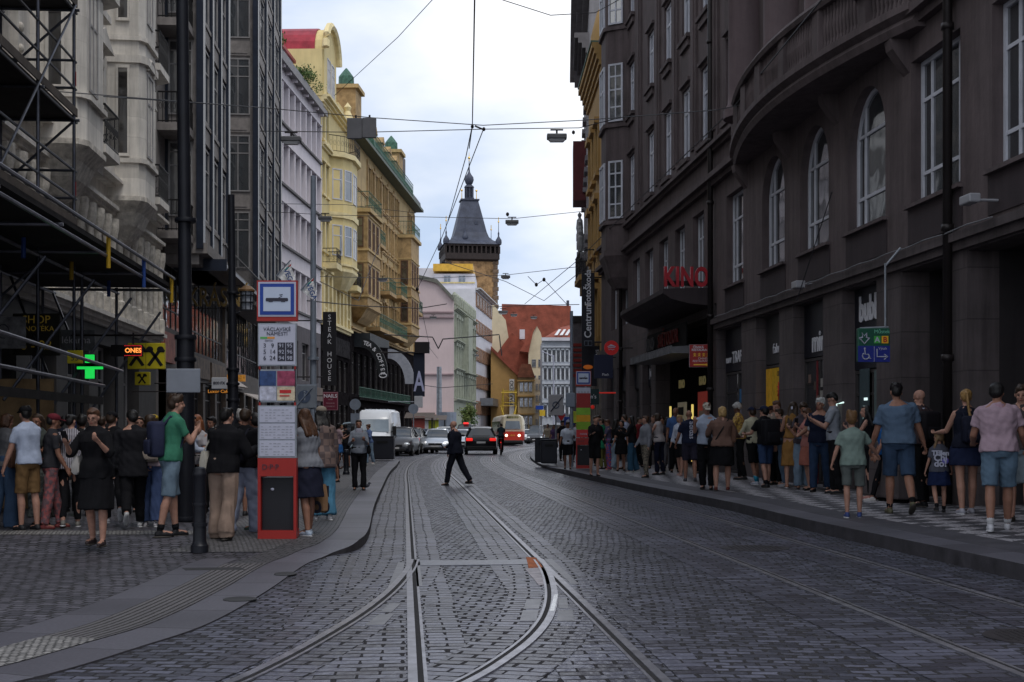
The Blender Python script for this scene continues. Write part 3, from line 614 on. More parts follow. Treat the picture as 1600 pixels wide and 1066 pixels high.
MB().quad((kx0, .5, .32), (kx0, 4, .32), (kx0, 4, 4.6), (kx0, .5, 4.6)).quad((kx1, .5, .32), (kx1, 4, .32), (kx1, 4, 4.6), (kx1, .5, 4.6)).quad((kx0, .5, 4.6), (kx1, .5, 4.6), (kx1, 4, 4.6), (kx0, 4, 4.6)).build('foyer_lining', m_black, B.root, fix=False)
cp = []
for k in range(17):
 t = k / 16; cp.append((X(47.0) + (X(37.0) - X(47.0)) * t, -1.35 + .9 * max(0, 1 - t * 3.2) ** 2))
can = strip_loft(cp, [(-1.35, 4.86), (-.7, 4.92), (-.2, 5.04), (0, 5.16), (.05, 5.2), (.05, 5.32), (-1.35, 5.36)]).build('canopy', m_dark2, B.root)
kl = M('red cinema letters', (.36, .02, .03), .5, var=.15)
ang = math.atan2(-B.u.y, -B.u.x)
sgn = empty('cinema_sign', (0, 0, 0)); sgn.parent = can
MB().box(X(37.2), X(37.15), -1.34, .1, 5.42, 5.55).build('sign_rail', m_drainp, sgn)
text('KINO', 'lettering', kl, sgn, (X(37.0), -.76, 5.62), .74, rot=(PI / 2, 0, PI / 2), depth=.08, sx=.66, sp=1.05, bold=.025)
aw = MB()
x0_ = X(44.5); x1_ = X(37.8)
aw.prism([(-.0, 3.55), (-1.0, 3.62), (-1.0, 3.74), (0, 3.85)], 0, 1)
aw = MB().add([(x0_, 0, 3.6), (x1_, 0, 3.6), (x1_, -1.0, 3.6), (x0_, -1.0, 3.6), (x0_, 0, 3.85), (x1_, 0, 3.85), (x1_, -1.0, 3.78), (x0_, -1.0, 3.78)], [(0, 1, 2, 3), (7, 6, 5, 4), (3, 2, 6, 7), (0, 3, 7, 4), (1, 5, 6, 2)])
for k in range(26): x = x0_ + (x1_ - x0_) * k / 25; aw.box(x - .02, x + .02, -1.03, -.99, 3.6, 3.82)
aw.build('glass_awning', M('grey awning edge', (.17, .17, .18), .4, .3), B.root)
text('KINO', 'lettering', M('dim letters', (.10, .10, .11), .6, var=0), B.root, (X(43.8), -.5, 4.2), .6, depth=.04, sx=.9); text('SVĚTOZOR', 'lettering', M('dim red letters', (.13, .012, .012), .6, var=0), B.root, (X(40.9), -.5, 4.2), .6, depth=.04, sx=1.0)
MB().box(X(44.6), X(38.5), -.45, -.40, 3.86, 4.55).build('sign_board', m_black, B.root)
for x, c in ((X(43.2), 1), (X(39.9), 1)):
 MB().cyl((x, .05, .5), (x, .05, 2.2), .035, n=8).build('light_tube', M('yellow light tube', (1, .75, .2), .5, var=0, emit=.55), B.root)
MB().box(X(42.3), X(41.2), .1, .16, .5, 2.3).build('poster_case', M('cream poster case', (.55, .48, .32), .5, var=.1, emit=.06), B.root)
MB().box(X(42.1), X(41.4), .07, .098, 1.9, 2.15).box(X(41.9), X(41.6), .07, .098, 1.5, 1.62).build('print', m_black, B.root)
MB().box(X(39.4), X(38.2), .1, .16, .9, 2.55).build('poster_case', M('red poster case', (.5, .05, .03), .5, var=.1, emit=.08), B.root)
MB().box(X(39.15), X(38.35), .07, .098, 1.0, 2.0).build('print', M('tan print', (.35, .25, .18), .6), B.root)
text('KINO', 'lettering', M('gold letters', (.6, .5, .2), .5, var=0, emit=.05), B.root, (X(41.6), .08, 2.85), .34, depth=.02, bold=.01); text('KINO', 'lettering', MATS['gold letters'], B.root, (X(38.7), .08, 2.85), .34, depth=.02, bold=.01)
for k, (a, c, z0_, z1_) in enumerate(shop_far):
 window(B, a, .3, c - a, 2.7, (.5,), (.75,), .06, mf=m_frame_d, mg=mg_shop, y=.26, name='shop_window'); MB().box(a, c, .2, .28, 3.0, 3.9).build('fascia', MATS['black fascia'], B.root)
text('Julius', 'lettering', m_letter, B.root, ((shop_far[3][0] + shop_far[3][1]) / 2, .18, 3.45), .42, depth=.02)
for d, z1_ in ((36.75, 20.6), (20.7, 20.6), (52.0, 20.6)):
 mb = MB().cyl((X(d), -.14, .3), (X(d), -.14, z1_), .075, n=10)
 for z_ in (2.5, 4.5, 7.6, 9.3, 12, 15, 18): mb.cyl((X(d), -.14, z_), (X(d), -.14, z_ + .1), .10, n=10)
 mb.build('drain_pipe', m_drainp, B.root, smooth='auto')
mb = MB(); pts = [(X(36) + (X(19) - X(36)) * k / 40, -.20, 4.46 + .012 * math.sin(k * 1.7)) for k in range(41)]; mb.tube(pts, .012, 5).build('cable', M('pale cable', (.16, .16, .17), .6), B.root)
MB().rbox(X(27.6) - .25, X(27.6) + .1, -.5, -.3, 4.35, 4.5).cyl((X(27.7), -.3, 4.45), (X(27.7), 0, 4.45), .02).build('spotlight', M('white plastic', (.28, .28, .3), .4, var=0), B.root)
MB().rbox(X(19.2) - .12, X(19.2) + .25, -.55, -.38, 4.65, 4.78).cyl((X(19.2), -.4, 4.72), (X(19.2), 0, 4.72), .02).build('camera_box', MATS['white plastic'], B.root)
MB().rbox(X(23.4), X(21.6), -.6, -.06, .32, 1.25, .03).build('stone_block', m_darkp, B.root)
RB = B
# ======== right: ochre building further on
m_och = M('ochre plaster', (.38, .235, .085), .75, var=.22, scale=1.2, streak=.4, bump=.006)
B = Bld('ochre_corner_building', (3.78, 66.2), (3.95, 58.06), 'narrow ochre building with deep cornice behind the dark cinema building')
ow = [(x, x + 1.1, z, z + 2.1) for z in (5.6, 9.6, 13.0) for x in (.9, 3.0, 5.1)]
wall(B, 'wall', 0, B.L, 0, 18.2, ow, m_och, recess=.2, back=3)
for o in ow: window(B, o[0], o[2], 1.1, 2.1, mf=m_frame_d, y=.15); MB().box(o[0] - .15, o[0] + 1.25, -.25, 0, o[3] + .05, o[3] + .3).box(o[0] - .2, o[0], -.1, 0, o[2], o[3] + .04).box(o[0] + 1.1, o[0] + 1.3, -.1, 0, o[2], o[3] + .04).box(o[0] - .15, o[0] + 1.25, -.2, 0, o[2] - .2, o[2] - .004).build('window_surround', m_och, B.root)
band(B, -.3, B.L, 17.0, 1.2, .5, m_och, steps=5)
MB().lathe([(1.2, 18.2), (1.15, 19.2), (.9, 20.2), (.5, 20.9), (.12, 21.2), (.12, 21.5), (.28, 21.8), (.2, 22.1), (.0, 22.3)], (5.6, .8, 0), n=16).build('gable_dome', m_och, B.root, smooth='auto')
MB().box(0, B.L, -.55, 3, 18.2, 18.27).build('roof_edge', M('verdigris', (.10, .19, .15), .6, var=.3, scale=4), B.root)
m_iron = M('wrought iron', (.018, .017, .018), .5, .5, var=0)
bl_ = MB().slab([(1.6, 0), (1.6, -.6), (2.2, -.85), (5.2, -.85), (5.8, -.6), (5.8, 0)], 8.25, 8.5).build('balcony', m_och, B.root)
railing(B, [(1.65, 0), (1.65, -.58), (2.2, -.8), (5.2, -.8), (5.75, -.58), (5.75, 0)], 8.5, 1.05, m_iron, parent=bl_, n=.16)
MB().slab([(2.2, 0), (2.2, -.6), (5.2, -.6), (5.2, 0)], 7.8, 8.24).slab([(2.6, 0), (2.6, -.3), (4.8, -.3), (4.8, 0)], 7.4, 7.79).build('corbel', m_och, bl_)
for k in range(7): MB().box(.2 + k * 1.15, .75 + k * 1.15, -.12, 0, .3, 4.9).build('pilaster', M('rusticated stone', (.15, .135, .12), .8, var=.3, bump=.03, bscale=8), B.root)
B = Bld('grey_stucco_building', (4.6, 86), (3.85, 66.8), 'tall pale grey building with projecting cornice behind the ochre one, right side')
m_gst = M('grey stucco', (.22, .21, .22), .8, var=.25, scale=1, streak=.4)
ow = [(x, x + 1.1, z, z + 2) for z in (5, 9, 13, 17) for x in (2, 5, 8, 11, 14, 17)]
wall(B, 'wall', 0, B.L, 0, 24, ow, m_gst, recess=.2, back=5)
for o in ow: window(B, o[0], o[2], 1.1, 2.0, mf=m_frame_d, y=.12); MB().box(o[0] - .15, o[0] + 1.25, -.2, 0, o[3] + .05, o[3] + .3).build('window_head', m_gst, B.root)
band(B, 13, B.L, 20.2, 1.0, .75, M('dark grey cornice', (.12, .11, .115), .7), steps=4); band(B, 0, B.L, 23, 1, .9, m_gst, steps=3)
MB().box(6.5, 9.0, -.75, -.003, 14.6, 18).build('oriel', M('dark red oriel', (.10, .018, .02), .6), B.root)
mb = MB()
for k, (x, z) in enumerate(((3, 13.0), (4.5, 12.2), (2.0, 11.6), (1.0, 13.8))): mb.box(x - .3, x + .3, -.5, -.003, z - .4, z); mb.lathe([(.15, z), (.25, z + .4), (.2, z + .9), (.08, z + 1.05), (.15, z + 1.25), (.0, z + 1.45)], (x, -.28, 0), n=8)
mb.build('roof_statues', M('grey stone', (.25, .25, .25), .8), B.root)
band(B, 0, 13, 10.6, .4, .5, m_gst)
# ======== left: pale baroque building
m_bar = M('pale stucco', (.72, .68, .62), .75, ash=(2.2, .55), dark=.8, var=.30, scale=1.1, bump=.008, bscale=10, streak=.6)
m_bar2 = M('ornamental stucco', (.56, .52, .46), .8, var=.35, scale=5, bump=.02, bscale=14)
m_barw = M('pale flat stucco', (.60, .58, .55), .8, var=.2, scale=1.2, streak=.5)
B = Bld('baroque_building', (cx(-8, 14), 14), (cx(-8, 43.3), 43.3), 'pale ornate stucco building with oriel bays behind the scaffolding on the left'); LB = B
def XL(D): return (D - 14) * math.sqrt(1 + .08 ** 2)
go = [(XL(d) - 1.1, XL(d) + 1.1, .1, 3.7) for d in (17, 20.2, 23.4, 26.6, 29.8, 33, 36.2, 39.4)]
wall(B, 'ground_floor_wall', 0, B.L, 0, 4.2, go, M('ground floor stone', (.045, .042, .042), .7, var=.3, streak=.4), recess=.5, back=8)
for o in go: window(B, o[0], .1, 2.2, 3.6, (.33, .66), (.75,), .08, mf=m_frame_g, mg=mg_shop, y=.35, name='shop_window')
ao = [(XL(d) - .5, XL(d) + .5, 4.95, 7.0, 1) for d in np.arange(16, 43, 1.75)]
wall(B, 'arcade_wall', 0, B.L, 4.2, 7.4, ao, m_bar, recess=.3, back=8)
for o in ao: window(B, o[0], 4.95, 1.0, 2.05, (.5,), (.6,), .06, True, mf=m_frame_d, mg=m_glass_d, y=.22)
for d in np.arange(15.1, 43.2, .875):
 MB().lathe([(.15, 4.5), (.15, 4.95), (.10, 5.0), (.085, 5.5), (.095, 6.5), (.13, 6.6), (.17, 6.85), (.17, 7.1)], (XL(d), -.16, 0), n=10).build('colonnette', m_bar2, B.root, smooth='auto')
band(B, 0, B.L, 4.18, .32, .35, m_bar, steps=3); band(B, 0, B.L, 7.15, .3, .3, m_bar, steps=3); band(B, 0, B.L, 7.98, .16, .42, m_bar)
uo = []
for z_, h_ in ((8.9, 2.3), (12.9, 2.3), (16.6, 2.2)):
 for d in (17.4, 20.4, 23.4, 26.6, 34.4, 40.6): uo.append((XL(d) - .55, XL(d) + .55, z_, z_ + h_, 1))
wall(B, 'upper_wall', 0, B.L, 7.403, 21, uo, m_bar, recess=.3, back=8)
for o in uo:
 window(B, o[0], o[2], 1.1, o[3] - o[2], (.5,), (.62,), .07, True, mf=m_frame_d, y=.2)
 mb = MB().box(o[0] - .35, o[0] - .12, -.16, 0, o[2] - .2, o[3] - .3).box(o[1] + .12, o[1] + .35, -.16, 0, o[2] - .2, o[3] - .3)
 mb.prism([(o[0] - .5, o[3] + .1), (o[1] + .5, o[3] + .1), ((o[0] + o[1]) / 2, o[3] + .55)], -.35, 0).box(o[0] - .45, o[1] + .45, -.28, 0, o[2] - .8, o[2] - .62).build('window_surround', m_bar, B.root)
 mb = MB(); rr = random.Random(int(o[0] * 10 + o[2]))
 for k in range(14): mb.ball((o[0] + rr.uniform(-.1, 1.2), -.12, o[3] + rr.uniform(-.35, .1)), rr.uniform(.06, .15), .1, rr.uniform(.06, .16), n=6, m=4)
 for k in range(8): mb.ball((rr.choice((o[0] - .24, o[1] + .24)), -.18, o[2] + rr.uniform(0, 2)), .08, .07, rr.uniform(.08, .2), n=6, m=4)
 mb.build('stucco_ornament', m_bar2, B.root, smooth=True)
for d in np.arange(16, 43, 2.2):
 MB().box(XL(d) - .5, XL(d) + .5, -.16, 0, 8.14, 8.62).box(XL(d) - .38, XL(d) + .38, -.2, -.15, 8.22, 8.54).build('panel', m_bar, B.root)
for d in (29.0, 34.4, 37.4, 42):
 MB().box(XL(d) - .3, XL(d) + .3, -.12, 0, 8.6, 20.5).build('pilaster', m_bar, B.root)
def oriel(D0, D1, p, zb, rail_):
 x0, x1 = XL(D0), XL(D1)
 pl = [(x0, 0), (x0 + .05, -p * .86), (x0 + .3, -p), (x1 - .7, -p), (x1 - .2, -p * .6), (x1, 0)]
 o = MB().slab(pl, zb, 21.5).build('oriel', m_bar, B.root)
 cc = ((x0 + x1) / 2)
 rg = []
 for s_, z_ in ((.15, zb - 1.25), (.45, zb - 1.1), (.7, zb - .75), (.85, zb - .4), (1.0, zb - .2), (1.06, zb - .12), (1.06, zb)): rg.append([(cc + (x - cc) * s_, y * s_ , z_) for x, y in pl])
 MB().loft(rg).build('corbel', m_bar2, o)
 for k, z_ in enumerate((zb + .9, zb + 3.6, zb + 4.2, zb + 7.2, zb + 8, zb + 11)):
  MB().slab([(cc + (x - cc) * 1.05, y * 1.09) for x, y in pl], z_, z_ + (.2 if k % 2 else .12)).build('ledge', m_bar, o)
 for z_ in (zb + 1.15, zb + 4.8, zb + 8.5):
  q = MB().box(x0 - .05, x0 + .0, -p * .62, -p * .56, z_, z_ + 2.3).box(x0 - .05, x0, -p * .30, -p * .24, z_, z_ + 2.3).box(x0 - .05, x0, -p * .62, -p * .24, z_ + 2.3, z_ + 2.38).box(x0 - .05, x0, -p * .62, -p * .24, z_ - .08, z_)
  q = q.build('window', m_bar, o); MB().box(x0 - .015, x0 - .005, -p * .56, -p * .30, z_, z_ + 2.3).build('pane', m_glass_d, q); MB().box(x0 - .035, x0 - .016, -p * .56, -p * .3, z_ + 1.55, z_ + 1.6).build('glazing_bar', m_frame_d, q)
  window(B, x0 + .5, z_, .8, 2.3, (.5,), (.65,), .06, mf=m_frame_g, y=-p - .03, parent=o)
  MB().tube([(x0 + .45 + .45 * (1 - math.cos(t)), -p - .02, z_ + 2.35 + .35 * math.sin(t)) for t in np.linspace(0, PI, 9)], .08, 5).build('arch_moulding', m_bar2, o)
 return o
o1 = oriel(29.0, 31.6, 1.05, 7.75, 1); o2 = oriel(36.2, 38.6, .95, 7.75, 1)
for z_ in (8.2, 12.1, 15.8):
 for (dd, p) in ((32.6, .95), (39.9, .9)):
  s_ = MB().slab([(XL(dd) - .95, 0), (XL(dd) - .95, -p), (XL(dd) + .6, -p), (XL(dd) + .9, -p * .5), (XL(dd) + .9, 0)], z_ - .2, z_).slab([(XL(dd) - .6, 0), (XL(dd) - .6, -p * .6), (XL(dd) + .5, -p * .6), (XL(dd) + .6, 0)], z_ - .5, z_ - .2).build('balcony', m_bar, B.root)
  railing(B, [(XL(dd) - .92, -p * .75), (XL(dd) - .9, -p + .04), (XL(dd) + .6, -p + .04), (XL(dd) + .86, -p * .5), (XL(dd) + .86, 0)], z_, .95, m_iron, parent=s_, n=.12)
band(B, 0, B.L, 20, 1.0, .8, m_bar, steps=4)
# ======== left: dark modernist building with angular bays
m_navy = M('navy glazed pilaster', (.020, .026, .042), .35, .2, var=.25, scale=2)
m_spn = M('grey brown spandrel', (.23, .21, .20), .7, var=.3, scale=3, streak=.3)
B = Bld('dark_bay_building', (cx(-8, 43.3), 43.3), (cx(-8, 74.2), 74.2), 'dark building with navy pilasters and angular bays, left of the pale striped block'); DB = B
def XD(D): return (D - 43.3) * math.sqrt(1 + .08 ** 2)
wall(B, 'wall', 0, B.L, 7.7, 26.5, [], m_spn, back=8)
rows_ = [(8.6, 2.5), (12.0, 2.5), (15.4, 2.5), (18.8, 2.5), (22.2, 2.5)]
def dbay(D0, D1, p):
 x0, x1 = XD(D0), XD(D1)
 o = MB().slab([(x0, 0), (x0, -p), (x1, -p), (x1 + .0, 0)], 7.7, 25.5).build('bay', m_spn, B.root)
 nb = 3; w = (x1 - x0) / nb
 for k in range(nb + 1):
  xx = x0 + k * w; hw = .24 if k in (0, nb) else .16
  MB().box(xx - hw, xx + hw, -p - .18, -p + .05, 7.5, 26.3).build('pilaster', m_navy, o)
 for z_, h_ in rows_:
  for k in range(nb): window(B, x0 + k * w + .24, z_, w - .48, h_, (.5,), (.7,), .07, mf=m_frame_g, y=-p - .07, parent=o)
  fw = p - .30
  window(B, x0 - .06, z_, fw, h_, (.5,), (.68, .86), .055, mf=m_frame_g, mg=m_glass, y=-.10, parent=o, rz=-PI / 2)
  MB().box(x0 - .05, x0 + .02, -p + .2, -.12, z_ - .78, z_ - .15).box(x0 - .075, x0 - .05, -p + .32, -.24, z_ - .68, z_ - .25).build('spandrel', m_spn, o)
  MB().box(x0 + .2, x1 - .2, -p - .13, -p, z_ - .2, z_ - .06).box(x0 + .2, x1 - .2, -p - .09, -p, z_ - .75, z_ - .22).build('spandrel', m_spn, o)
 MB().slab([(x0 - .15, 0), (x0 - .15, -p - .3), (x1, -p - .3), (x1 + .15, 0)], 7.35, 7.7).slab([(x0 , 0), (x0, -p ), (x1, -p ), (x1, 0)], 7.0, 7.35).build('ledge', m_spn, o)
 MB().box(x0 - .12, x0 + .14, -.10, .05, 7.5, 26.3).build('pilaster', m_navy, o)
 return o
dbay(45.0, 51.5, 1.1); dbay(59.5, 70.5, 1.35)
for d0 in (52.6, 56.0, 71.6):
 for z_, h_ in rows_: window(B, XD(d0), z_, 1.6, h_, (.5,), (.7,), .07, mf=m_frame_g, y=-.06)
for z_ in (7.9, 11.4, 14.8, 18.2):
 q = MB().box(.15, XD(45.0) - .02, -.95, 0, z_ - .25, z_).build('balcony', m_spn, B.root); railing(B, [(.2, -.02), (.2, -.9), (XD(45.0) - .05, -.9)], z_, 1.0, m_iron, parent=q)
 q = MB().box(XD(71.2), XD(73.8), -1.0, 0, z_ - .35, z_).build('balcony', m_spn, B.root); railing(B, [(XD(71.2), -.95), (XD(73.8), -.95), (XD(73.8), 0)], z_, 1.0, m_iron, parent=q)
gl = glass('street glazing', (.05, .055, .065), .05)
wall(B, 'lower_wall', 0, B.L, 0, 7.69, [(.4, XD(50), 4.9, 7.2), (XD(50.4), XD(60), 4.4, 7.2), (XD(60.4), B.L - .3, 4.2, 7.2), (.4, XD(46.5), .1, 3.5)] + [(XD(d), XD(d) + 2.8, .1, 3.3) for d in (47.2, 50.6, 54, 57.4, 60.8, 64.2, 67.6, 71)], M('brown fascia', (.10, .075, .06), .6, var=.4, scale=2), recess=.25, back=8)
for (a, c, z0_, z1_) in ((.4, XD(50), 4.9, 7.2), (XD(50.4), XD(60), 4.4, 7.2), (XD(60.4), B.L - .3, 4.2, 7.2)):
 k = int((c - a) / .95); window(B, a, z0_, c - a, z1_ - z0_, [i / k for i in range(1, k)], (.3,), .06, mf=m_frame_d, mg=gl, y=.12, name='glazing')
for d in (47.2, 50.6, 54, 57.4, 60.8, 64.2, 67.6, 71): window(B, XD(d), .1, 2.8, 3.2, (.33, .66), (.8,), .07, mf=m_frame_d, mg=mg_shop, y=.2, name='shop_window')
for (a, c, z0_, z1_, col) in ((XD(44.2), XD(46.2), 3.7, 4.7, (.35, .12, .09)), (XD(50.5), XD(54.5), 3.45, 4.25, (.20, .14, .10)), (XD(55), XD(59), 3.4, 4.2, (.22, .15, .10)), (XD(61), XD(66), 3.4, 4.0, (.15, .13, .12))):
 MB().box(a, c, -.12, .003, z0_, z1_).build('shop_fascia', M('fascia ' + str(col), col, .6, var=.45, scale=2.5), B.root)
MB().box(XD(59.8), XD(60), -.9, -.1, 3.6, 3.9).build('lit_sign', M('orange cafe sign', (.7, .30, .05), .5, var=.5, scale=8, emit=.15), B.root)
can = MB().box(XD(46.0), XD(58.0), -1.9, -.05, 7.0, 7.12).build('gallery', m_navy, B.root)
railing(B, [(XD(46.0), -1.85), (XD(58), -1.85)], 7.12, .65, m_drainp, parent=can, n=.3, curl=False)
MB().box(XD(46.0) - .03, XD(46.0), -1.9, -.1, 6.9, 7.3).build('gallery_edge', m_navy, can)
sg = empty('rooftop_letter_sign', (XD(50), -1.4, 6.35)); sg.parent = B.root; sg.name = 'letter_sign'
mgold = M('dull gold letters', (.30, .20, .07), .5, .4)
text('KRÁSNÝ', 'lettering', mgold, sg, (0.0, .30, 0), 1.0, rot=(PI / 2, 0, -PI / 2), depth=.08, sx=.62, bold=.01)
mb = MB();
for z_ in (-.4, .45): mb.box(-.03, .0, -1.0, 1.6, z_, z_ + .03)
mb.build('frame', m_drainp, sg)
# ======== white striped block
m_lil = M('pale lilac render', (.62, .575, .61), .7, var=.14, scale=.8, streak=.5)
m_dkt = M('dark ledge', (.06, .055, .06), .6)
B = Bld('striped_office_building', (-13.85, 74.4), (-13.10, 92), 'pale lilac block with bands of windows between fins and roof terrace plants, left'); WB = B
nw = 10; mod = B.L / nw; ops = []
for z_ in (19.7, 16.1, 12.5, 8.9):
 ops.append((.15, B.L - .15, z_, z_ + 2.45))
wall(B, 'wall', 0, B.L, 8.0, 23.0, ops, m_lil, recess=.55, back=8)
for z_ in (19.7, 16.1, 12.5, 8.9):
 for k in range(nw): window(B, .15 + k * mod, z_, mod - .3, 2.45, (.5,), (), .08, mf=M('taupe window frame', (.25, .23, .23), .5), mg=m_glass_l, y=.42)
 MB().box(0, B.L, -.14, .003, z_ - .14, z_ - .003).build('ledge', m_dkt, B.root)
 MB().box(0, B.L, -.10, .003, z_ + 2.46, z_ + 2.55).build('ledge', m_lil, B.root)
 for k in range(nw + 1): MB().box(max(0, k * mod - .14), k * mod + .14, -.05, .4, z_, z_ + 2.45).build('fin', m_lil, B.root)
MB().box(-.1, B.L + .15, -.4, .3, 22.9, 23.15).box(-.1, B.L + .15, -.46, -.38, 22.88, 23.24).build('eaves', M('eaves', (.20, .19, .20), .6), B.root)
mb = MB()
for k in range(nw): mb.box((k + .5) * mod - .1, (k + .5) * mod + .1, -.36, 0, 22.72, 22.9)
mb.build('eaves_bracket', m_lil, B.root)
m_red = M('red sheet roof', (.30, .03, .045), .45, .2, var=.3, scale=1.5)
MB().box(.0, B.L - 1.5, 1.6, 7, 23.15, 26.2).build('penthouse', m_lil, B.root)
MB().box(-.1, B.L - 1.2, 1.45, 7.2, 26.2, 26.4).build('roof_edge', m_red, B.root)
MB().box(-.0, B.L, -.2, -.12, 23.3, 23.75).build('parapet', M('terrace parapet', (.2, .2, .21), .6), B.root)
mb = MB().lathe([(.17, 26.8), (.17, 31.0), (.02, 31.2)], (5, 2.2, 0), n=8); mb.box(4.0, 6.0, 1.8, 3.0, 26.85, 27.2).build('antenna', M('antenna white', (.55, .58, .6), .5), B.root)
MB().ball((1.6, 1.6, 27.5), .42, .12, .42).cyl((1.6, 1.7, 26.8), (1.6, 1.7, 27.5), .04).build('satellite_dish', M('dish grey', (.12, .13, .15), .5), B.root)
MB().box(-.05, .05, -.3, .0, 8, 23).build('edge_trim', m_lil, B.root)
m_leaf = M('leaf green', (.055, .10, .02), .6, var=.6, scale=3); m_leaf2 = M('leaf olive', (.10, .13, .03), .6, var=.5, scale=3)
def foliage(c, r, n, sz, mat, seed=1, name='foliage', parent=None, smat=None):
 rr = random.Random(seed); mb = MB()
 cl = [Vector((rr.gauss(0, .45), rr.gauss(0, .45), rr.gauss(0, .4))) for _ in range(max(3, n // 60))]
 for _ in range(n):
  k = rr.choice(cl); p = Vector((k.x + rr.gauss(0, .22), k.y + rr.gauss(0, .22), k.z + rr.gauss(0, .22)))
  p = Vector((c[0] + p.x * r[0], c[1] + p.y * r[1], c[2] + p.z * r[2]))
  a = Vector((rr.gauss(0, 1), rr.gauss(0, 1), rr.gauss(0, 1))).normalized() * sz * rr.uniform(.6, 1.4); b = a.orthogonal().normalized() * sz * .5
  mb.add([p - a, p + b, p + a, p - b], [(0, 1, 2, 3)])
 return mb.build(name, mat, parent, fix=False)
for k, (t, w) in enumerate(((1.2, 1.0), (2.9, .8), (4.4, .5), (10.8, .9), (12.3, 1.1), (13.8, .8))):
 pl = empty('terrace_shrub', (*(B.p0 + B.u * t - B.v * .0 + B.v * .35), 23.15), 0, ['bushy green shrub nearest on the roof terrace of the pale striped block', 'green shrub second from the near end of the roof terrace', 'small green shrub third on the roof terrace', 'green shrub fourth on the roof terrace, first of the far clump', 'largest shrub of the far clump on the roof terrace', 'last green shrub at the far end of the roof terrace'][k], 'shrub', 'shrubs on the roof terrace')
 foliage((0, 0, 1.0), (w, .5, .9), 420, .10, m_leaf if k % 2 else m_leaf2, k, 'foliage', pl); MB().cyl((0, 0, 0), (0, 0, 1.0), .04).build('stem', M('bark', (.06, .045, .03), .9), pl)
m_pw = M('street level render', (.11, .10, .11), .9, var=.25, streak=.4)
go = [(1 + k * 3.4, 3.2 + k * 3.4, .1, 3.1) for k in range(5)] + [(1 + k * 3.4, 3.2 + k * 3.4, 4.6, 7.0) for k in range(5)]
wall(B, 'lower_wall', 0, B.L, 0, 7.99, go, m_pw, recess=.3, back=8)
for o in go: window(B, o[0], o[2], 2.2, o[3] - o[2], (.5,), (.75,), .07, mf=m_frame_g, mg=mg_shop, y=.2)
MB().box(.2, B.L, -.15, .003, 3.4, 4.3).build('shop_fascia', M('brown shop fascia', (.12, .08, .06), .6, var=.3), B.root)
text('&', 'lettering', M('gold sign', (.6, .4, .08), .4, .2, emit=.1), B.root, (6.3, -.3, 6.9), 1.5, depth=.08, bold=.03)
# ======== yellow house
m_yel = M('yellow plaster', (.64, .52, .25), .75, var=.14, scale=.8, streak=.4); m_yel2 = M('light yellow plaster', (.70, .59, .33), .75, var=.16)
B = Bld('yellow_gabled_building', (-13.10, 92.2), (-12.62, 104), 'bright yellow building with red roofed arched gable, round oriel and balcony'); YB = B
ops = [(x, x + .95, z, z + 2.2) for z in (10.0, 13.9, 17.8, 21.6) for x in (.5, 2.0)] + [(10.3, 11.2, z, z + 2.2) for z in (10.0, 13.9, 17.8)]
wall(B, 'wall', 0, B.L, 8.7, 24.4, ops, m_yel, recess=.25, back=9)
for o in ops: window(B, o[0], o[2], o[1] - o[0], 2.2, (.5,), (.65,), .08, y=.15); MB().box(o[0] - .12, o[1] + .12, -.14, 0, o[2] - .16, o[2] - .003).box(o[0] - .12, o[1] + .12, -.12, 0, o[3] + .02, o[3] + .2).build('window_surround', m_yel2, B.root)
pl = [(3.4, 0), (4.1, -.85), (5.2, -1.3), (7.6, -1.3), (8.8, -.85), (9.6, 0)]
ori = MB().slab(pl, 13.0, 21.0).build('oriel', m_yel, B.root)
cc = 6.5
MB().loft([[(cc + (x - cc) * s_, y * s_, z_) for x, y in pl] for s_, z_ in ((.5, 11.6), (.7, 12.0), (.95, 12.6), (1.04, 12.8), (1.04, 13.0))]).build('corbel', m_yel2, ori)
MB().slab([(cc + (x - cc) * 1.14, y * 1.2) for x, y in pl], 20.9, 21.25).slab([(cc + (x - cc) * 1.05, y * 1.08) for x, y in pl], 16.6, 17.0).slab([(cc + (x - cc) * 1.05, y * 1.08) for x, y in pl], 13.2, 13.35).build('ledge', m_yel2, ori)
for z_ in (13.9, 17.9):
 for (a, c_) in (((3.5, -.12), (4.02, -.76)), ((4.22, -.9), (5.1, -1.27)), ((5.6, -1.3), (7.2, -1.3)), ((7.8, -1.2), (8.6, -.93))):
  d = Vector(c_) - Vector(a); window(B, a[0], z_, d.length, 2.2, (.5,) if d.length > 1.2 else (), (.65,), .08, y=a[1] - .05, parent=ori, rz=math.atan2(d.y, d.x))
railing(B, [(cc + (x - cc) * 1.1, y * 1.15) for x, y in pl], 21.25, 1.15, m_iron, parent=ori, n=.25)
for (x0, x1, z_) in ((.6, 2.6, 13.0), (9.7, 11.6, 12.4)):
 q = MB().box(x0, x1, -1.0, 0, z_ - .4, z_).build('balcony', m_yel2, B.root); railing(B, [(x0 + .05, 0), (x0 + .05, -.95), (x1 - .05, -.95), (x1 - .05, 0)], z_, 1.0, m_iron, parent=q, n=.2)
for k in range(8): MB().box(.2 + k * 1.6, .75 + k * 1.6, -.16, 0, 8.9, 12.4).build('pilaster', m_yel2, B.root)
band(B, 0, B.L, 12.3, .35, .25, m_yel2); band(B, 0, B.L, 8.7, .4, .35, m_yel2); band(B, 0, B.L, 24.0, .5, .6, m_yel2, steps=3); band(B, 0, 3.3, 20.9, .35, .3, m_yel2)
g = [(.1, 24.4), (4.9, 24.4), (4.9, 27.6)] + [(2.5 + 2.4 * math.cos(t), 27.6 + 1.9 * math.sin(t)) for t in np.linspace(.1, PI - .1, 12)] + [(.1, 27.6)]
gb = MB().prism(g, -.2, .5).build('gable', m_yel, B.root)
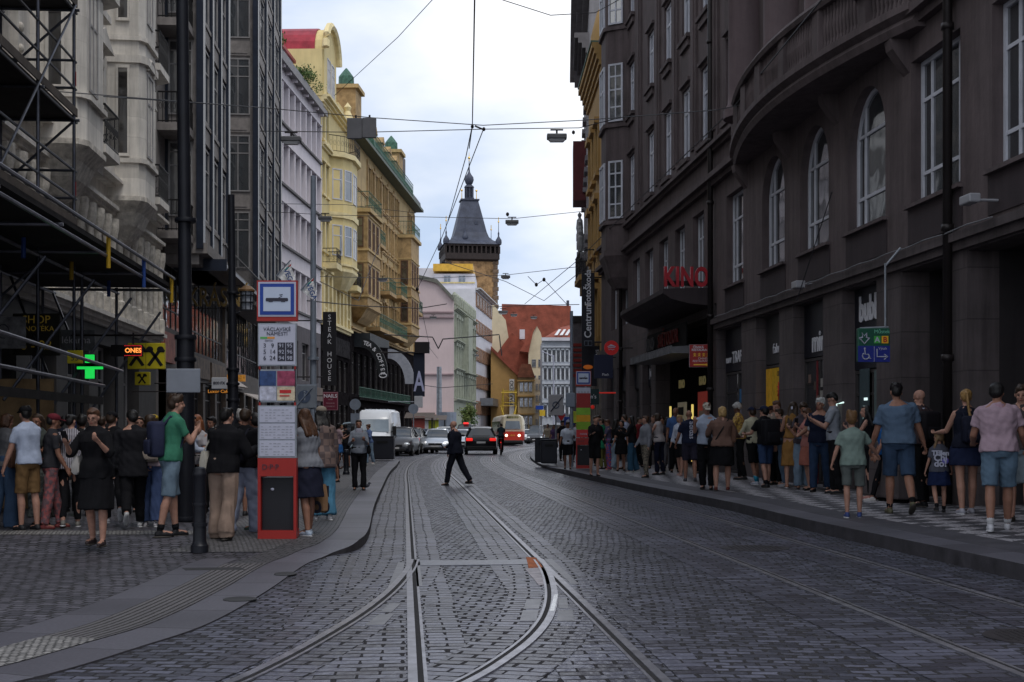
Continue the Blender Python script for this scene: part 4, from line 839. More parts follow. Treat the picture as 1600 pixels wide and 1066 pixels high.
MB().tube([(2.5 + 2.6 * math.cos(t), -.35, 27.7 + 2.05 * math.sin(t)) for t in np.linspace(0, PI, 14)], .26, 6).build('gable_moulding', m_yel2, gb)
window(B, 1.2, 24.9, 1.1, 2.4, parent=gb, y=-.27); window(B, 2.8, 24.9, 1.1, 2.4, parent=gb, y=-.27)
MB().loft([[(2.5 + 2.5 * math.cos(t), y_, 27.6 + 2.0 * math.sin(t)) for t in np.linspace(0, PI, 12)] for y_ in (.45, 5.5)]).build('gable_roof', m_red, B.root)
MB().prism([(5.0, 24.4), (9, 24.4), (9, 26.6), (5.0, 27.2)], 1.3, 6).build('mansard', m_red, B.root)
MB().box(9.2, B.L, .4, 6, 24.4, 26.2).build('mansard', m_yel, B.root)
for k, x in enumerate((5.6, 7.4)): MB().box(x, x + .9, .5, 1.5, 24.4, 26.2).build('dormer', m_yel2, B.root)
MB().box(-.04, .09, -.1, 5, 24.4, 27.6).build('gable_flank', m_yel, B.root)
MB().lathe([(.4, 24.5), (.45, 25.2), (.2, 25.8), (.3, 26.1), (0, 26.5)], (10.6, -.1, 0), n=10).build('urn', m_yel2, B.root)
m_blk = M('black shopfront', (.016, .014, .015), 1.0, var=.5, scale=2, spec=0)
sf = [(.6 + 2.25 * k, 2.3 + 2.25 * k, z0_, z1_) for k in range(5) for z0_, z1_ in ((.1, 3.3), (4.3, 6.6))]
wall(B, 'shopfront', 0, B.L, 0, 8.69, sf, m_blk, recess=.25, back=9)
for o in sf: window(B, o[0], o[2], 1.7, o[3] - o[2], (.33, .66), (.8,), .06, mf=m_frame_d, mg=glass('shopfront glass', (.05, .045, .04), .1), y=.15, name='shop_window')
MB().box(.2, B.L - .2, -.12, .003, 6.9, 8.2).build('shop_fascia', M('dark fascia', (.04, .038, .04), .95, spec=0, var=.5, scale=4), B.root)
MB().box(2.0, 5.0, -.2, .003, 3.4, 4.1).build('shop_fascia', M('pale fascia', (.14, .14, .145), .6, var=.3), B.root)
# ======== ochre art nouveau house
m_oc2 = M('ochre render', (.43, .305, .14), .75, var=.32, scale=.8, streak=.4); m_oc3 = M('deep ochre render', (.36, .24, .11), .75, var=.32)
m_verd = M('verdigris copper', (.05, .125, .09), .6, var=.45, scale=5)
B = Bld('ochre_ornate_building', (-12.6, 104.2), (-10.28, 142), 'long ochre ornate building with green copper balconies and roof edge'); OB = B
ops = []
for z_ in (10.6, 14.2, 17.8, 21.2):
 for x in np.arange(8.5, 36, 1.85):
  if not (25.5 < x < 32): ops.append((float(x), float(x) + .85, z_, z_ + 2.2))
wall(B, 'wall', 0, B.L, 9.4, 24.6, ops, m_oc2, recess=.3, back=8)
for o in ops: window(B, o[0], o[2], .85, 2.2, (.5,), (.65,), .08, mf=M('brown window paint', (.10, .05, .03), .6), y=.2)
mb = MB()
for o in ops: mb.box(o[0] - .16, o[1] + .16, -.12, -.003, o[2] - .18, o[2] - .004); mb.box(o[0] - .16, o[1] + .16, -.14, -.003, o[3] + .02, o[3] + .22); mb.box(o[0] - .16, o[0] - .02, -.09, -.003, o[2], o[3]); mb.box(o[1] + .02, o[1] + .16, -.09, -.003, o[2], o[3])
mb.build('window_surround', m_oc3, B.root)
for x in (8.0, 11.8, 15.5, 19.2, 22.9, 33.5, 37.2): MB().box(x - .15, x + .15, -.1, 0, 9.6, 24).build('pilaster', m_oc3, B.root)
for z_ in (13.6, 17.2, 20.7): band(B, 0, B.L, z_, .2, .14, m_oc3)
def obay(x0, x1, p, z0_, z1_, nm):
 o = MB().slab([(x0, 0), (x0 + .1, -p), (x1 - .6, -p), (x1, 0)], z0_, z1_).build('oriel', m_oc3, B.root)
 MB().loft([[(x0 + (1 - s_) * (x1 - x0) * .3, 0, z_), (x0 + .1 + (1 - s_) * 1.0, -p * s_, z_), (x1 - .6 - (1 - s_), -p * s_, z_), (x1 - (1 - s_), 0, z_)] for s_, z_ in ((.3, z0_ - 1.3), (.6, z0_ - .9), (.9, z0_ - .35), (1.05, z0_ - .2), (1.05, z0_))]).build('corbel', m_oc3, o)
 for z_ in np.arange(z0_ + .9, z1_ - 2, 3.6):
  window(B, x0 - .02 + .0, float(z_), p * .55, 2.3, (), (.7,), .08, mf=MATS['brown window paint'], mg=m_glass_d, y=-p * .22, parent=o, rz=-PI / 2)
  for k in range(3): window(B, x0 + .5 + k * (x1 - x0 - 1.2) / 3, float(z_), .85, 2.2, (.5,), (.65,), .08, mf=MATS['brown window paint'], y=-p - .06, parent=o)
  MB().slab([(x0 - .08, 0), (x0, -p - .12), (x1 - .55, -p - .12), (x1 + .08, 0)], float(z_) - .3, float(z_) - .15).slab([(x0 - .05, 0), (x0 + .05, -p - .08), (x1 - .55, -p - .08), (x1 + .05, 0)], float(z_) + 2.4, float(z_) + 2.52).build('ledge', m_oc2, o)
 MB().slab([(x0 - .15, 0), (x0 - .05, -p - .25), (x1 - .5, -p - .25), (x1 + .15, 0)], z1_, z1_ + .3).build('ledge', m_oc2, o)
 return o
b1 = obay(.3, 7.2, 1.35, 11.2, 18.4, ''); b2 = obay(25.6, 32, 1.3, 11.0, 20.0, '')
railing(B, [(.3, 0), (.4, -1.45), (6.6, -1.45), (7.2, 0)], 18.7, 1.3, m_verd, parent=b1, n=.28); railing(B, [(25.6, 0), (25.7, -1.4), (31.4, -1.4), (32, 0)], 20.3, 1.3, m_verd, parent=b2, n=.28)
for (x0, x1, z_, p) in ((7.5, 24, 10.0, 1.2), (13.5, 17.5, 13.6, 1.1), (9, 12, 17.2, 1.0), (33, 37, 13.6, 1.0), (20, 24, 13.9, 1.2)):
 q = MB().box(x0, x1, -p, 0, z_ - .3, z_).build('balcony', m_oc3, B.root); railing(B, [(x0 + .05, 0), (x0 + .05, -p + .05), (x1 - .05, -p + .05), (x1 - .05, 0)], z_, 1.15, m_verd, parent=q, n=.24)
MB().box(.1, B.L, -.95, .5, 24.4, 24.65).build('eaves', M('dark eaves', (.075, .10, .08), .6), B.root)
MB().loft([[(x, .0, 24.75), (x, -.9, 24.75), (x, -.8, 25.4), (x, .8, 27.6), (x, 4, 28.0), (x, 4, 24.75)] for x in (6.6, 30.5)]).build('mansard', m_verd, B.root)
MB().loft([[(x, .0, 24.75), (x, -.7, 24.75), (x, -.6, 25.4), (x, 1.0, 26.6), (x, 4, 26.8), (x, 4, 24.75)] for x in (30.8, B.L)]).build('mansard', M('dark slate', (.05, .055, .065), .6), B.root)
railing(B, [(7, -.9), (30, -.9)], 24.75, 1.1, m_verd, n=.4)
for (x0, w, zt) in ((1.0, 2.6, 29.0), (24.5, 2.4, 28.8)):
 t = MB().box(x0, x0 + w, -.3, 2.5, 24.7, zt - .8).build('turret', m_oc3, B.root); MB().box(x0 - .2, x0 + w + .2, -.55, 2.7, zt - .8, zt - .5).build('ledge', m_oc2, t)
 MB().lathe([(.62, zt - .5), (.6, zt + .3), (.3, zt + .7), (.05, zt + 1.0)], (x0 + .9, .6, 0), n=12).build('copper_cap', m_verd, t)
for x in (10, 14, 18, 22): MB().box(x, x + 1.1, -.3, 2, 25.2, 26.7).prism([(x - .15, 26.7), (x + 1.25, 26.7), (x + .55, 27.3)], -.4, 2).build('dormer', m_oc3 if x % 8 else m_verd, B.root)
MB().box(30.6, 33, .3, 3, 24.7, 29).build('chimney', M('chimney', (.12, .10, .09), .8), B.root)
sf = [(x, x + 2.0, z0_, z1_) for x in np.arange(1.0, 36, 2.9) for z0_, z1_ in ((.1, 3.3), (4.3, 7.6))]
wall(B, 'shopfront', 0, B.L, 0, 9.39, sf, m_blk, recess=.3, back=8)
for o in sf: window(B, float(o[0]), o[2], 2.0, o[3] - o[2], (.33, .66), (.75,), .07, mf=m_frame_d, mg=glass('shopfront glass', (.05, .045, .04), .1), y=.2, name='shop_window')
band(B, 0, B.L, 9.2, .3, .3, m_oc3)
railing(B, [(1, -.6), (30, -.6)], 4.0, .8, m_verd, n=.5)
MB().box(1, 30, -.65, 0, 3.8, 4.0).build('balcony', m_blk, B.root)
mb = MB()
for k in range(18): mb.box(2 + k * .55, 2.3 + k * .55, -1.3, -.02, 8.0 + .03 * k, 9.1)
mb.build('ribbed_canopy', M('dark ribs', (.03, .035, .04), .5), B.root)
def arcsign(D, x0p, y0p, x1p, y1p, wd, mat, label, words=None, name='arch_sign'):
 A = pz(x0p, y0p, D); Bp = pz(x1p, y1p, D); rx = Bp.x - A.x; rz_ = A.z - Bp.z
 n = 16; out = [(A.x + rx * math.sin(t), Bp.z + rz_ * math.cos(t)) for t in np.linspace(0, PI / 2, n)]; inn = [(A.x + (rx - wd) * math.sin(t), Bp.z + (rz_ - wd) * math.cos(t)) for t in np.linspace(0, PI / 2, n)]
 root = empty(name, (A.x, D, 0), 0, label, 'sign'); mb = MB()
 for k in range(n - 1): mb.prism([(out[k][0] - A.x, out[k][1]), (out[k + 1][0] - A.x, out[k + 1][1]), (inn[k + 1][0] - A.x, inn[k + 1][1]), (inn[k][0] - A.x, inn[k][1])], 0, .25)
 mb.build('board', mat, root)
 if words:
  for k, ch in enumerate(words):
   if ch == ' ': continue
   t = .10 + (PI / 2 - .12) * (k + .5) / len(words)
   text(ch, 'letter', m_letter, root, ((rx - wd / 2) * math.sin(t), -.03, Bp.z + (rz_ - wd / 2) * math.cos(t)), .44, rot=(PI / 2, t * .97, 0), depth=.03, bold=.004)
  MB().tube([((rx - wd / 2) + .28 * math.cos(a), -.03, Bp.z + .05 + .16 * math.sin(a)) for a in np.linspace(0, 2 * PI, 15)], .035, 5).build('cup_emblem', m_letter, root)
arcsign(103.0, 565, 528, 606, 588, .75, M('black sign', (.012, .014, .016), .5), 'black quarter arch sign reading tea and coffee on the ochre building', 'TEA & COFFEE')
arcsign(118.0, 606, 545, 648, 600, .85, M('grey arch', (.30, .31, .35), .5), 'plain grey quarter arch beside the black arched sign')
# ======== end of the street
def flat(name, pts, D, mat, depth, label, cat='building', group=None, pname='wall'):
 """front wall facing the camera from an outline of photo points"""
 P = [pz(x, y, D) for x, y in pts]; x0 = P[0].x
 root = empty(name, (x0, D, 0), 0, label, cat, group)
 MB().prism([(p.x - x0, max(p.z, 0)) for p in P], 0, depth).build(pname, mat, root)
 class Q: pass
 q = Q(); q.root = root; q.x0 = x0; q.D = D
 q.box = lambda nm, xa, ya, xb, yb, y0, y1, m, par=None: MB().box(pz(xa, ya, D).x - x0, pz(xb, yb, D).x - x0, y0, y1, pz(xb, yb, D).z, pz(xa, ya, D).z).build(nm, m, par or root)
 q.P = lambda x, y: (pz(x, y, D).x - x0, pz(x, y, D).z)
 return q
m_pink = M('pink plaster', (.52, .42, .42), .8, var=.10, scale=.3, streak=.3)
q = flat('pink_building', [(640, 700), (709, 700), (709, 471), (697, 458), (683, 443), (640, 432)], 165, m_pink, 14, 'plain pink building end wall behind the parked cars')
for y_ in (487, 495, 584): q.box('ledge', 640, y_, 709, y_ + 2, -.3, -.003, M('grey pink ledge', (.30, .22, .23), .8))
q.box('awning', 655, 648, 708, 654, -1.6, -.01, M('rust brown awning', (.22, .10, .05), .7)); q.box('shop_opening', 650, 655, 706, 697, -.08, -.003, m_black)
MB().prism([(q.P(640, 432)[0], q.P(640, 432)[1]), q.P(683, 443), q.P(697, 458), q.P(709, 471), (q.P(709, 471)[0], q.P(709, 471)[1] + .5), (q.P(697, 458)[0], q.P(697, 458)[1] + .5), (q.P(683, 443)[0], q.P(683, 443)[1] + .5), (q.P(640, 432)[0], q.P(640, 432)[1] + .4)], -.4, 14).build('roof', M('grey olive roof', (.13, .13, .11), .8), q.root)
m_grn = M('grey green stucco', (.32, .34, .27), .8, var=.30, scale=1.2, streak=.4)
B = Bld('green_ornate_building', (-7.15, 165.5), (-5.25, 190), 'pale green ornate building between the pink wall and the banded block')
ops = [(x, x + 1.2, z, z + 2.4) for z in (5.9, 9.4, 12.9) for x in np.arange(1.2, 23, 2.7)]
wall(B, 'wall', 0, B.L, 0, 17.0, ops, m_grn, recess=.3, back=8)
for o in ops: window(B, float(o[0]), o[2], 1.2, 2.4, mf=m_frame_g, y=.2)
mb = MB()
for o in ops: mb.box(o[0] - .3, o[1] + .3, -.25, 0, o[3] + .1, o[3] + .5); mb.box(o[0] - .45, o[0] - .1, -.2, 0, o[2] - .3, o[3] + .1); mb.box(o[1] + .1, o[1] + .45, -.2, 0, o[2] - .3, o[3] + .1)
mb.build('window_surround', m_grn, B.root)
for z_ in (5.0, 8.8, 12.3, 16.2): band(B, 0, B.L, z_, .35, .5, m_grn, steps=3)
MB().box(8.5, 13.5, -.9, 0, 8.8, 16.0).build('oriel', m_grn, B.root)
mb = MB()
for k in range(12): mb.box(k * 2.05 + .2, k * 2.05 + 1.0, -.3, .3, 17.0, 17.7 + .4 * (k % 2)); mb.lathe([(.3, 17.7), (.35, 18.1), (.1, 18.5)], (k * 2.05 + .6, 0, 0), n=8)
mb.build('parapet_ornament', m_grn, B.root)
m_wht = M('white render', (.58, .57, .61), .7, var=.12, scale=.5); m_brw = M('brown panel', (.28, .16, .10), .7, var=.2, scale=1)
B = Bld('banded_building', (-5.2, 190.5), (-3.2, 214), 'white and brown banded block in front of the old tower')
wall(B, 'wall', 0, B.L, 0, 21.5, [], m_wht, back=9)
for z_ in (3.6, 7.4, 11.3, 15.2, 19.0):
 MB().box(.5, B.L - .5, -.12, .003, z_, z_ + 2.0).build('panel_band', m_brw, B.root)
 for k in range(6): window(B, 1 + k * 3.8, z_ + .15, 2.6, 1.7, (.33, .66), (), .06, mf=m_brw, mg=glass('brown glass', (.15, .09, .065), .25), y=-.18)
band(B, 0, B.L, 21.3, .3, .8, M('pale edge', (.5, .5, .5), .6))
MB().box(6, 15, -1.9, -.01, 5.0, 6.1).build('glass_oriel', M('grey glass oriel', (.16, .17, .19), .3), B.root)
q = flat('rooftop_penthouse', [(678, 470), (742, 470), (742, 428), (678, 428)], 200, m_wht, 12, 'white rooftop storey with an orange yellow parapet left of the tower')
q.box('parapet', 677, 413, 739, 424, -.6, 12, M('orange yellow parapet', (.62, .36, .05), .6)); q.box('rooftop_shed', 646, 414, 679, 434, 4, 8, m_wht);
for x_ in (693, 716): w = window(q, *([q.P(x_, 444)[0], q.P(x_, 444)[1]]), 1.1, 1.3, y=-.1)
q.box('band', 678, 441, 742, 443, -.15, -.003, M('pale yellow band', (.55, .45, .2), .7))
m_stone = M('old sandstone', (.33, .20, .095), .85, var=.55, scale=.55, bump=.15, bscale=2.5)
m_slate = M('slate roof', (.052, .060, .088), .55, var=.3, scale=.6, bump=.05, bscale=6)
m_tw = M('dark gallery timber', (.035, .026, .024), .7)
m_gold = M('gilded metal', (.70, .45, .08), .35, .8, var=0)
TD = 310.0; tz = lambda py: CH + (HZ - py) * TD / F; tw = lambda n: n * TD / F
T = empty('gothic_tower', (pz(733, 0, TD).x, TD, 0), R(9), 'old stone tower with dark gallery and steep slate roof with onion finial', 'tower')
def sq(w, z, d=None): d = d or w; return [(-w, -d, z), (w, -d, z), (w, d, z), (-w, d, z)]
hw = tw(36.5); MB().loft([sq(hw, 0), sq(hw, tz(411))]).build('wall', m_stone, T)
mb = MB()
for k in range(24):
 for s_ in (0, 1):
  for (sx_, sy_) in ((-1, -1), (1, -1)): mb.box(sx_ * hw - .7 + .2 * (k % 2), sx_ * hw + .7 - .2 * (k % 2), sy_ * hw - .12, sy_ * hw + .7, tz(411) - 1.0 * k - .9, tz(411) - 1.0 * k)
mb.build('quoins', M('dark quoins', (.16, .11, .075), .85, var=.4, scale=1), T)
wn = MB(); r = tw(5); zc = tz(433)
wn.prism([(-r, tz(452)), (r, tz(452)), (r, zc)] + [(r * .7, zc + 1.0), (0, zc + 1.9), (-r * .7, zc + 1.0)] + [(-r, zc)], -hw - .1, -hw + .1)
w_ = wn.build('window', m_frame_d, T); w_.location.x = tw(-6 + 4); MB().prism([(-r * .6, tz(450)), (r * .6, tz(450)), (r * .6, zc), (0, zc + 1.2), (-r * .6, zc)], -hw - .16, -hw - .101).build('pane', m_glass_d, w_)
gw = tw(42)
MB().loft([sq(hw, tz(413)), sq(gw, tz(410)), sq(gw, tz(407)), sq(gw - .3, tz(407))]).build('gallery_floor', m_tw, T)
mb = MB()
for z0_, z1_ in ((tz(407), tz(401)), (tz(390), tz(385))):
 mb.loft([sq(gw, z0_), sq(gw, z1_)])
mb.loft([sq(gw - 1.6, tz(407)), sq(gw - 1.6, tz(386))])
for k in range(13):
 t = -gw + 2 * gw * k / 12
 for (a, c_) in ((t, -gw + .15), (t, gw - .15), (-gw + .15, t), (gw - .15, t)): mb.box(a - .16, a + .16, c_ - .16, c_ + .16, tz(401), tz(390))
mb.build('gallery', m_tw, T)
prof = [(tw(44.5), 387), (tw(42), 384), (tw(33), 379.5), (tw(27.5), 374), (tw(24.5), 366), (tw(17.8), 337), (tw(12.3), 314)]
MB().loft([sq(w, tz(y)) for w, y in prof]).build('roof', m_slate, T)
ln = MB().loft([sq(tw(14.5), tz(315)), sq(tw(14.5), tz(313)), sq(tw(7), tz(312)), sq(tw(7), tz(310))]);
for a in range(8): ln.cyl((tw(5.6) * math.cos(a * PI / 4), tw(5.6) * math.sin(a * PI / 4), tz(312)), (tw(5.6) * math.cos(a * PI / 4), tw(5.6) * math.sin(a * PI / 4), tz(294)), .24, n=5)
ln.lathe([(tw(3.5), tz(312)), (tw(3.5), tz(294)), (tw(8), tz(293.5)), (tw(7), tz(291)), (tw(4), tz(289)), (tw(5.5), tz(287)), (tw(7.4), tz(282)), (tw(6.6), tz(277)), (tw(3.5), tz(273)), (tw(1.5), tz(269)), (tw(1.1), tz(264)), (tw(.5), tz(252))], n=14)
ln.build('lantern', m_slate, T, smooth='auto')
MB().ball((0, 0, tz(247)), tw(2.0)).cyl((0, 0, tz(252)), (0, 0, tz(238)), .12, .03).build('finial', m_gold, T)
for sx_ in (-1, 1):
 for sy_ in (-1, 1):
  c_ = (sx_ * tw(40.5), sy_ * tw(40.5), 0); MB().lathe([(tw(4.5), tz(387)), (tw(5), tz(384)), (tw(4.6), tz(380)), (tw(2.5), tz(377)), (tw(1), tz(374)), (tw(1.4), tz(370)), (tw(.5), tz(367)), (tw(.4), tz(354))], c_, n=10).build('corner_turret', m_slate, T, smooth='auto'); MB().ball((c_[0], c_[1], tz(352)), tw(1.3)).cyl((c_[0], c_[1], tz(354)), (c_[0], c_[1], tz(345)), .08).build('finial', m_gold, T)
 c_ = (sx_ * tw(11.5), 0, 0); MB().cyl((c_[0], 0, tz(314)), (c_[0], 0, tz(297)), tw(.7), tw(.4), n=6).ball((c_[0], 0, tz(298)), tw(1.7)).build('finial', m_gold, T)
MB().lathe([(tw(4.5), tz(378)), (tw(5), tz(376)), (tw(4.6), tz(373)), (tw(2.2), tz(370)), (tw(1), tz(366)), (tw(.5), tz(360)), (tw(.4), tz(348))], (tw(-10), -tw(29), 0), n=10).build('corner_turret', m_slate, T, smooth='auto')
MB().box(tw(6), tw(11), -tw(22.5), -tw(15), tz(354), tz(349)).build('dormer', m_slate, T)
m_tile = M('red roof tiles', (.25, .066, .040), .8, var=.35, scale=.5, bump=.05, bscale=5)
m_crm = M('cream render', (.56, .48, .33), .8, var=.12, scale=.5)
q = flat('long_roofed_church', [(784, 560), (902, 560), (892, 530), (892, 478), (784, 475)], 280, m_tile, 10, 'big red tiled roof stretching behind all other roofs', pname='roof')
q.box('wall', 784, 560, 902, 690, .5, 9, m_crm); q.box('pinnacle', 886, 468, 890, 480, 2, 3.5, m_slate)
q = flat('cream_gable_building', [(764, 700), (800, 700), (800, 560), (790, 500), (770, 475), (764, 475)], 235, m_crm, 12, 'cream gable wall right beside the foot of the tower')
q = flat('red_roofed_house', [(772, 560), (812, 600), (850, 600), (850, 560), (800, 520), (785, 540)], 228, m_tile, 9, 'steep red roof with a white chimney in front of the big roof', pname='roof')
q.box('wall', 790, 592, 850, 700, .4, 8, m_crm); q.box('chimney', 812, 515, 820, 530, -.2, 2, m_wht)
q = flat('cream_gabled_house', [(826, 700), (851, 700), (851, 549), (845, 520), (839, 510), (833, 519), (826, 549)], 222, m_crm, 8, 'narrow cream house with a pointed gable below the big red roof')
for z_ in (560, 585, 610, 640):
 for x_ in (831, 841): window(q, q.P(x_, z_ + 14)[0], q.P(x_, z_ + 14)[1], .7, 1.3, y=-.1, mf=m_frame_g)
MB().prism([q.P(826, 551), q.P(833, 519), q.P(839, 509), q.P(839, 506), q.P(832, 516), q.P(812, 549)], -.4, 9).build('roof', m_tile, q.root)
m_ow = M('ochre end wall', (.43, .26, .095), .8, var=.15, scale=.4)
q = flat('ochre_house', [(767, 700), (810, 700), (810, 589), (767, 547)], 205, m_ow, 12, 'ochre end wall carrying a tall pale banner, right of the banded block')
MB().prism([q.P(767, 547), q.P(810, 589), q.P(810, 583), q.P(767, 541)], -.5, 12).build('roof', m_tile, q.root)
bn = MB().box(*[q.P(796, 0)[0], q.P(803.5, 0)[0]], -1.2, -1.0, q.P(0, 650)[1], q.P(0, 593)[1]).build('banner', M('pale banner', (.55, .53, .50), .7), q.root)
text('MARI EDO', 'lettering', m_black, bn, ((q.P(796, 0)[0] + q.P(803.5, 0)[0]) / 2, -1.23, (q.P(0, 608)[1]) - .6), .8, rot=(PI / 2, -PI / 2, 0), depth=.02)
mb = MB()
for x_ in (786, 806): mb.cyl((q.P(x_, 0)[0], -1.5, q.P(0, 648)[1]), (q.P(x_, 0)[0], -1.5, q.P(0, 608)[1]), .10)
for y_ in (612, 630): mb.cyl((q.P(786, 0)[0], -1.5, q.P(0, y_)[1]), (q.P(806, 0)[0], -1.5, q.P(0, y_)[1]), .07)
mb.build('lattice_frame', M('yellow lattice', (.55, .38, .04), .6), q.root)
q = flat('mansard_corner_house', [(809, 700), (835, 700), (835, 590), (809, 590)], 203, M('tan render', (.45, .33, .18), .8, var=.2, scale=1), 9, 'tan house with a brown mansard roof beside the ochre end wall')
MB().prism([q.P(808, 590), q.P(836, 590), q.P(831, 576), q.P(829, 569), q.P(815, 569), q.P(811, 578)], -.5, 8).build('roof', M('brown mansard tiles', (.16, .055, .03), .75, var=.4, scale=1.5), q.root)
for y_ in (598, 622, 650, 680):
 for x_ in (812, 819, 826): window(q, q.P(x_, y_ + 14)[0], q.P(x_, y_ + 14)[1], .55, 1.4, y=-.1, mf=m_frame_g, mg=m_glass_l)
 q.box('ledge', 808, y_ - 4, 836, y_ - 2, -.3, -.003, m_ow)
q = flat('beige_narrow_house', [(835, 700), (849, 700), (849, 596), (835, 590)], 206, M('beige render', (.42, .35, .26), .8), 9, 'narrow beige house between the tan house and the pale blue grey one')
for y_ in (600, 618, 636, 655):
 for x_ in (837, 842): window(q, q.P(x_, y_ + 10)[0], q.P(x_, y_ + 10)[1], .35, 1.0, y=-.1, mf=m_frame_g)
m_blue = M('blue grey stucco', (.44, .46, .50), .75, var=.12, scale=.6)
q = flat('blue_white_building', [(847, 700), (905, 700), (905, 528), (847, 533)], 190, m_blue, 12, 'pale blue grey building with rows of tall windows and red roof, far right end')
for r_, y_ in enumerate((548, 576, 605, 634)):
 for k in range(8):
  x_ = 850.5 + k * 6.8; px_, pz_ = q.P(x_, y_ + 17); o = window(q, px_, pz_, .3, 1.45, (), (), .05, y=-.12, mf=m_frame_d, mg=m_glass_d)
 mb = MB()
 for k in range(9): x_ = 848.4 + k * 6.8; a = q.P(x_ - .9, y_ + 18); c_ = q.P(x_ + .9, y_ - 1); mb.box(a[0], c_[0], -.25, -.003, a[1], c_[1])
 for k in range(8): x_ = 850 + k * 6.8; a = q.P(x_ - .4, y_ - 1); c_ = q.P(x_ + 4, y_ - 3); mb.box(a[0], c_[0], -.35, -.003, a[1], c_[1])
 mb.build('pilaster_row', M('white stucco', (.55, .57, .6), .7), q.root)
 q.box('ledge', 847, y_ - 7, 905, y_ - 4.5, -.5, -.003, m_blue)
q.box('cornice', 846, 528, 906, 533, -.8, -.003, m_wht)
MB().add([(*q.P(845, 531)[:1], -.8, q.P(845, 531)[1]), (q.P(907, 526)[0], -.8, q.P(907, 526)[1]), (q.P(907, 506)[0], 6, q.P(907, 500)[1] + 0), (q.P(880, 506)[0], 6, q.P(880, 506)[1])], [(0, 1, 2, 3)]).build('roof', m_tile, q.root)
q.box('chimney', 897, 510, 902, 526, 1, 3, m_wht)
for xx in (866, 874, 882): MB().add([(q.P(xx, 524)[0], -.35, q.P(xx, 524)[1]), (q.P(xx + 5, 524)[0], -.35, q.P(xx + 5, 524)[1]), (q.P(xx + 12, 514)[0], 2.9, q.P(xx + 12, 514)[1] + .15), (q.P(xx + 8, 514)[0], 2.9, q.P(xx + 8, 514)[1] + .15)], [(0, 1, 2, 3)]).build('skylight', M('skylight', (.6, .6, .6), .3), q.root)
q.box('shopfront', 849, 664, 904, 692, -.1, -.003, M('dark shopfront', (.06, .055, .055), .6, var=.6, scale=.8))
p = gr(722, 691); tr = empty('street_tree', (pz(731, 0, 155).x, 155, 0), 0, 'small green street tree before the green ornate building', 'tree')
foliage((0, 0, 3.5), (.8, .7, 1.3), 900, .15, m_leaf2, 3, 'crown', tr); foliage((0, .1, 3.4), (.8, .7, 1.3), 500, .15, m_leaf, 4, 'crown', tr)
mb = MB().cyl((0, 0, 0), (.05, 0, 2.6), .09, .05)
for a in range(5): mb.cyl((0.04, 0, 2.1 + a * .1), (math.cos(a * 1.3) * .6, math.sin(a * 1.3) * .5, 3.3 + a * .15), .03, .01, n=5)
mb.build('trunk', M('bark', (.06, .045, .03), .9), tr)
# ------------------------------------------------------------------ street furniture and vehicles
m_pole = M('black painted pole', (.010, .011, .016), .45, .1, var=.2, scale=3)
m_galv = M('galvanised steel', (.26, .28, .31), .5, .5, var=.25, scale=3)
m_gp = M('grey painted pole', (.20, .23, .28), .5, .2, var=.15)
m_sred = M('sign red', (.42, .018, .02), .45, var=.15); m_blue_s = M('sign blue', (.012, .045, .26), .4, var=.1); m_swhite = M('sign white', (.40, .41, .50), .5, var=.06)
m_print = M('dark printed text', (.03, .03, .045), .6, var=0); m_ygreen = M('timetable green', (.10, .34, .10), .5, var=0); m_oran = M('timetable orange', (.6, .25, .05), .5, var=0)
def lean(base, top): return (top - base)
def mast(px_b, D, px_t, z0, zt, r0, r1, label):
 b = at(px_b, D, z0); t = at(px_t, D, zt); root = empty('tram_mast', b, 0, label, 'mast'); d = t - b
 MB().cyl((0, 0, 2.6), d, r1, r1 * .85, n=16).build('upper_pole', m_pole, root, smooth='auto').location = (d.x * 2.6 / d.z * 0, 0, 0)
 MB().cyl((0, 0, 0), (0, 0, 2.65), r0, r0 * .92, n=16).build('lower_pole', m_pole, root, smooth='auto')
 mb = MB()
 for z in (.02, 1.2, 1.95, 2.3, 2.62, 4.3): mb.lathe([(r0 * 1.12, z), (r0 * 1.18, z + .03), (r0 * 1.12, z + .06)], n=16)
 mb.build('collar', m_pole, root, smooth='auto'); return root
mast(290, 19.3, 279, .12, 13.0, .135, .095, 'tall black mast nearest the camera at left, carrying the white round cornered board')
mast(364, 29.5, 361, .12, 6.6, .125, .09, 'second tall black mast at left with a hanging lantern')
b = pz(386, 470, 29.5); ln = empty('wall_lantern', (b.x, b.y, b.z), 0, 'caged lantern with a brown cap hanging from the second black mast', 'lantern')
mb = MB()
for k in range(8): a = k * PI / 4; mb.cyl((.13 * math.cos(a), .13 * math.sin(a), -.22), (.15 * math.cos(a), .15 * math.sin(a), .2), .012, n=4)
for z in (-.22, -.05, .1, .2): mb.lathe([(.155, z), (.155, z + .02)], n=16)
mb.cyl((-.15, 0, .1), (-.33, 0, .1), .02).cyl((-.15, 0, -.25), (-.33, 0, -.3), .02).build('cage', m_pole, ln)
MB().cyl((0, 0, -.2), (0, 0, .19), .11, .125, n=12).build('lamp_glass', M('frosted lamp glass', (.30, .32, .36), .3, var=.1), ln)
MB().lathe([(.17, .2), (.17, .24), (.08, .32), (.02, .34)], n=14).build('cap', M('bronze cap', (.16, .09, .04), .5, .3), ln)
b = pz(293, 596, 19.2); o = MB().rbox(-.24, .24, -.26, -.23, -.17, .17, .012).build('board', M('pale board', (.20, .22, .26), .45, var=.1), None); o.name = 'round_cornered_board'
o.location = (b.x, b.y, b.z); tag(o, 'blank pale board with rounded corners fixed across the near black mast', 'sign board')
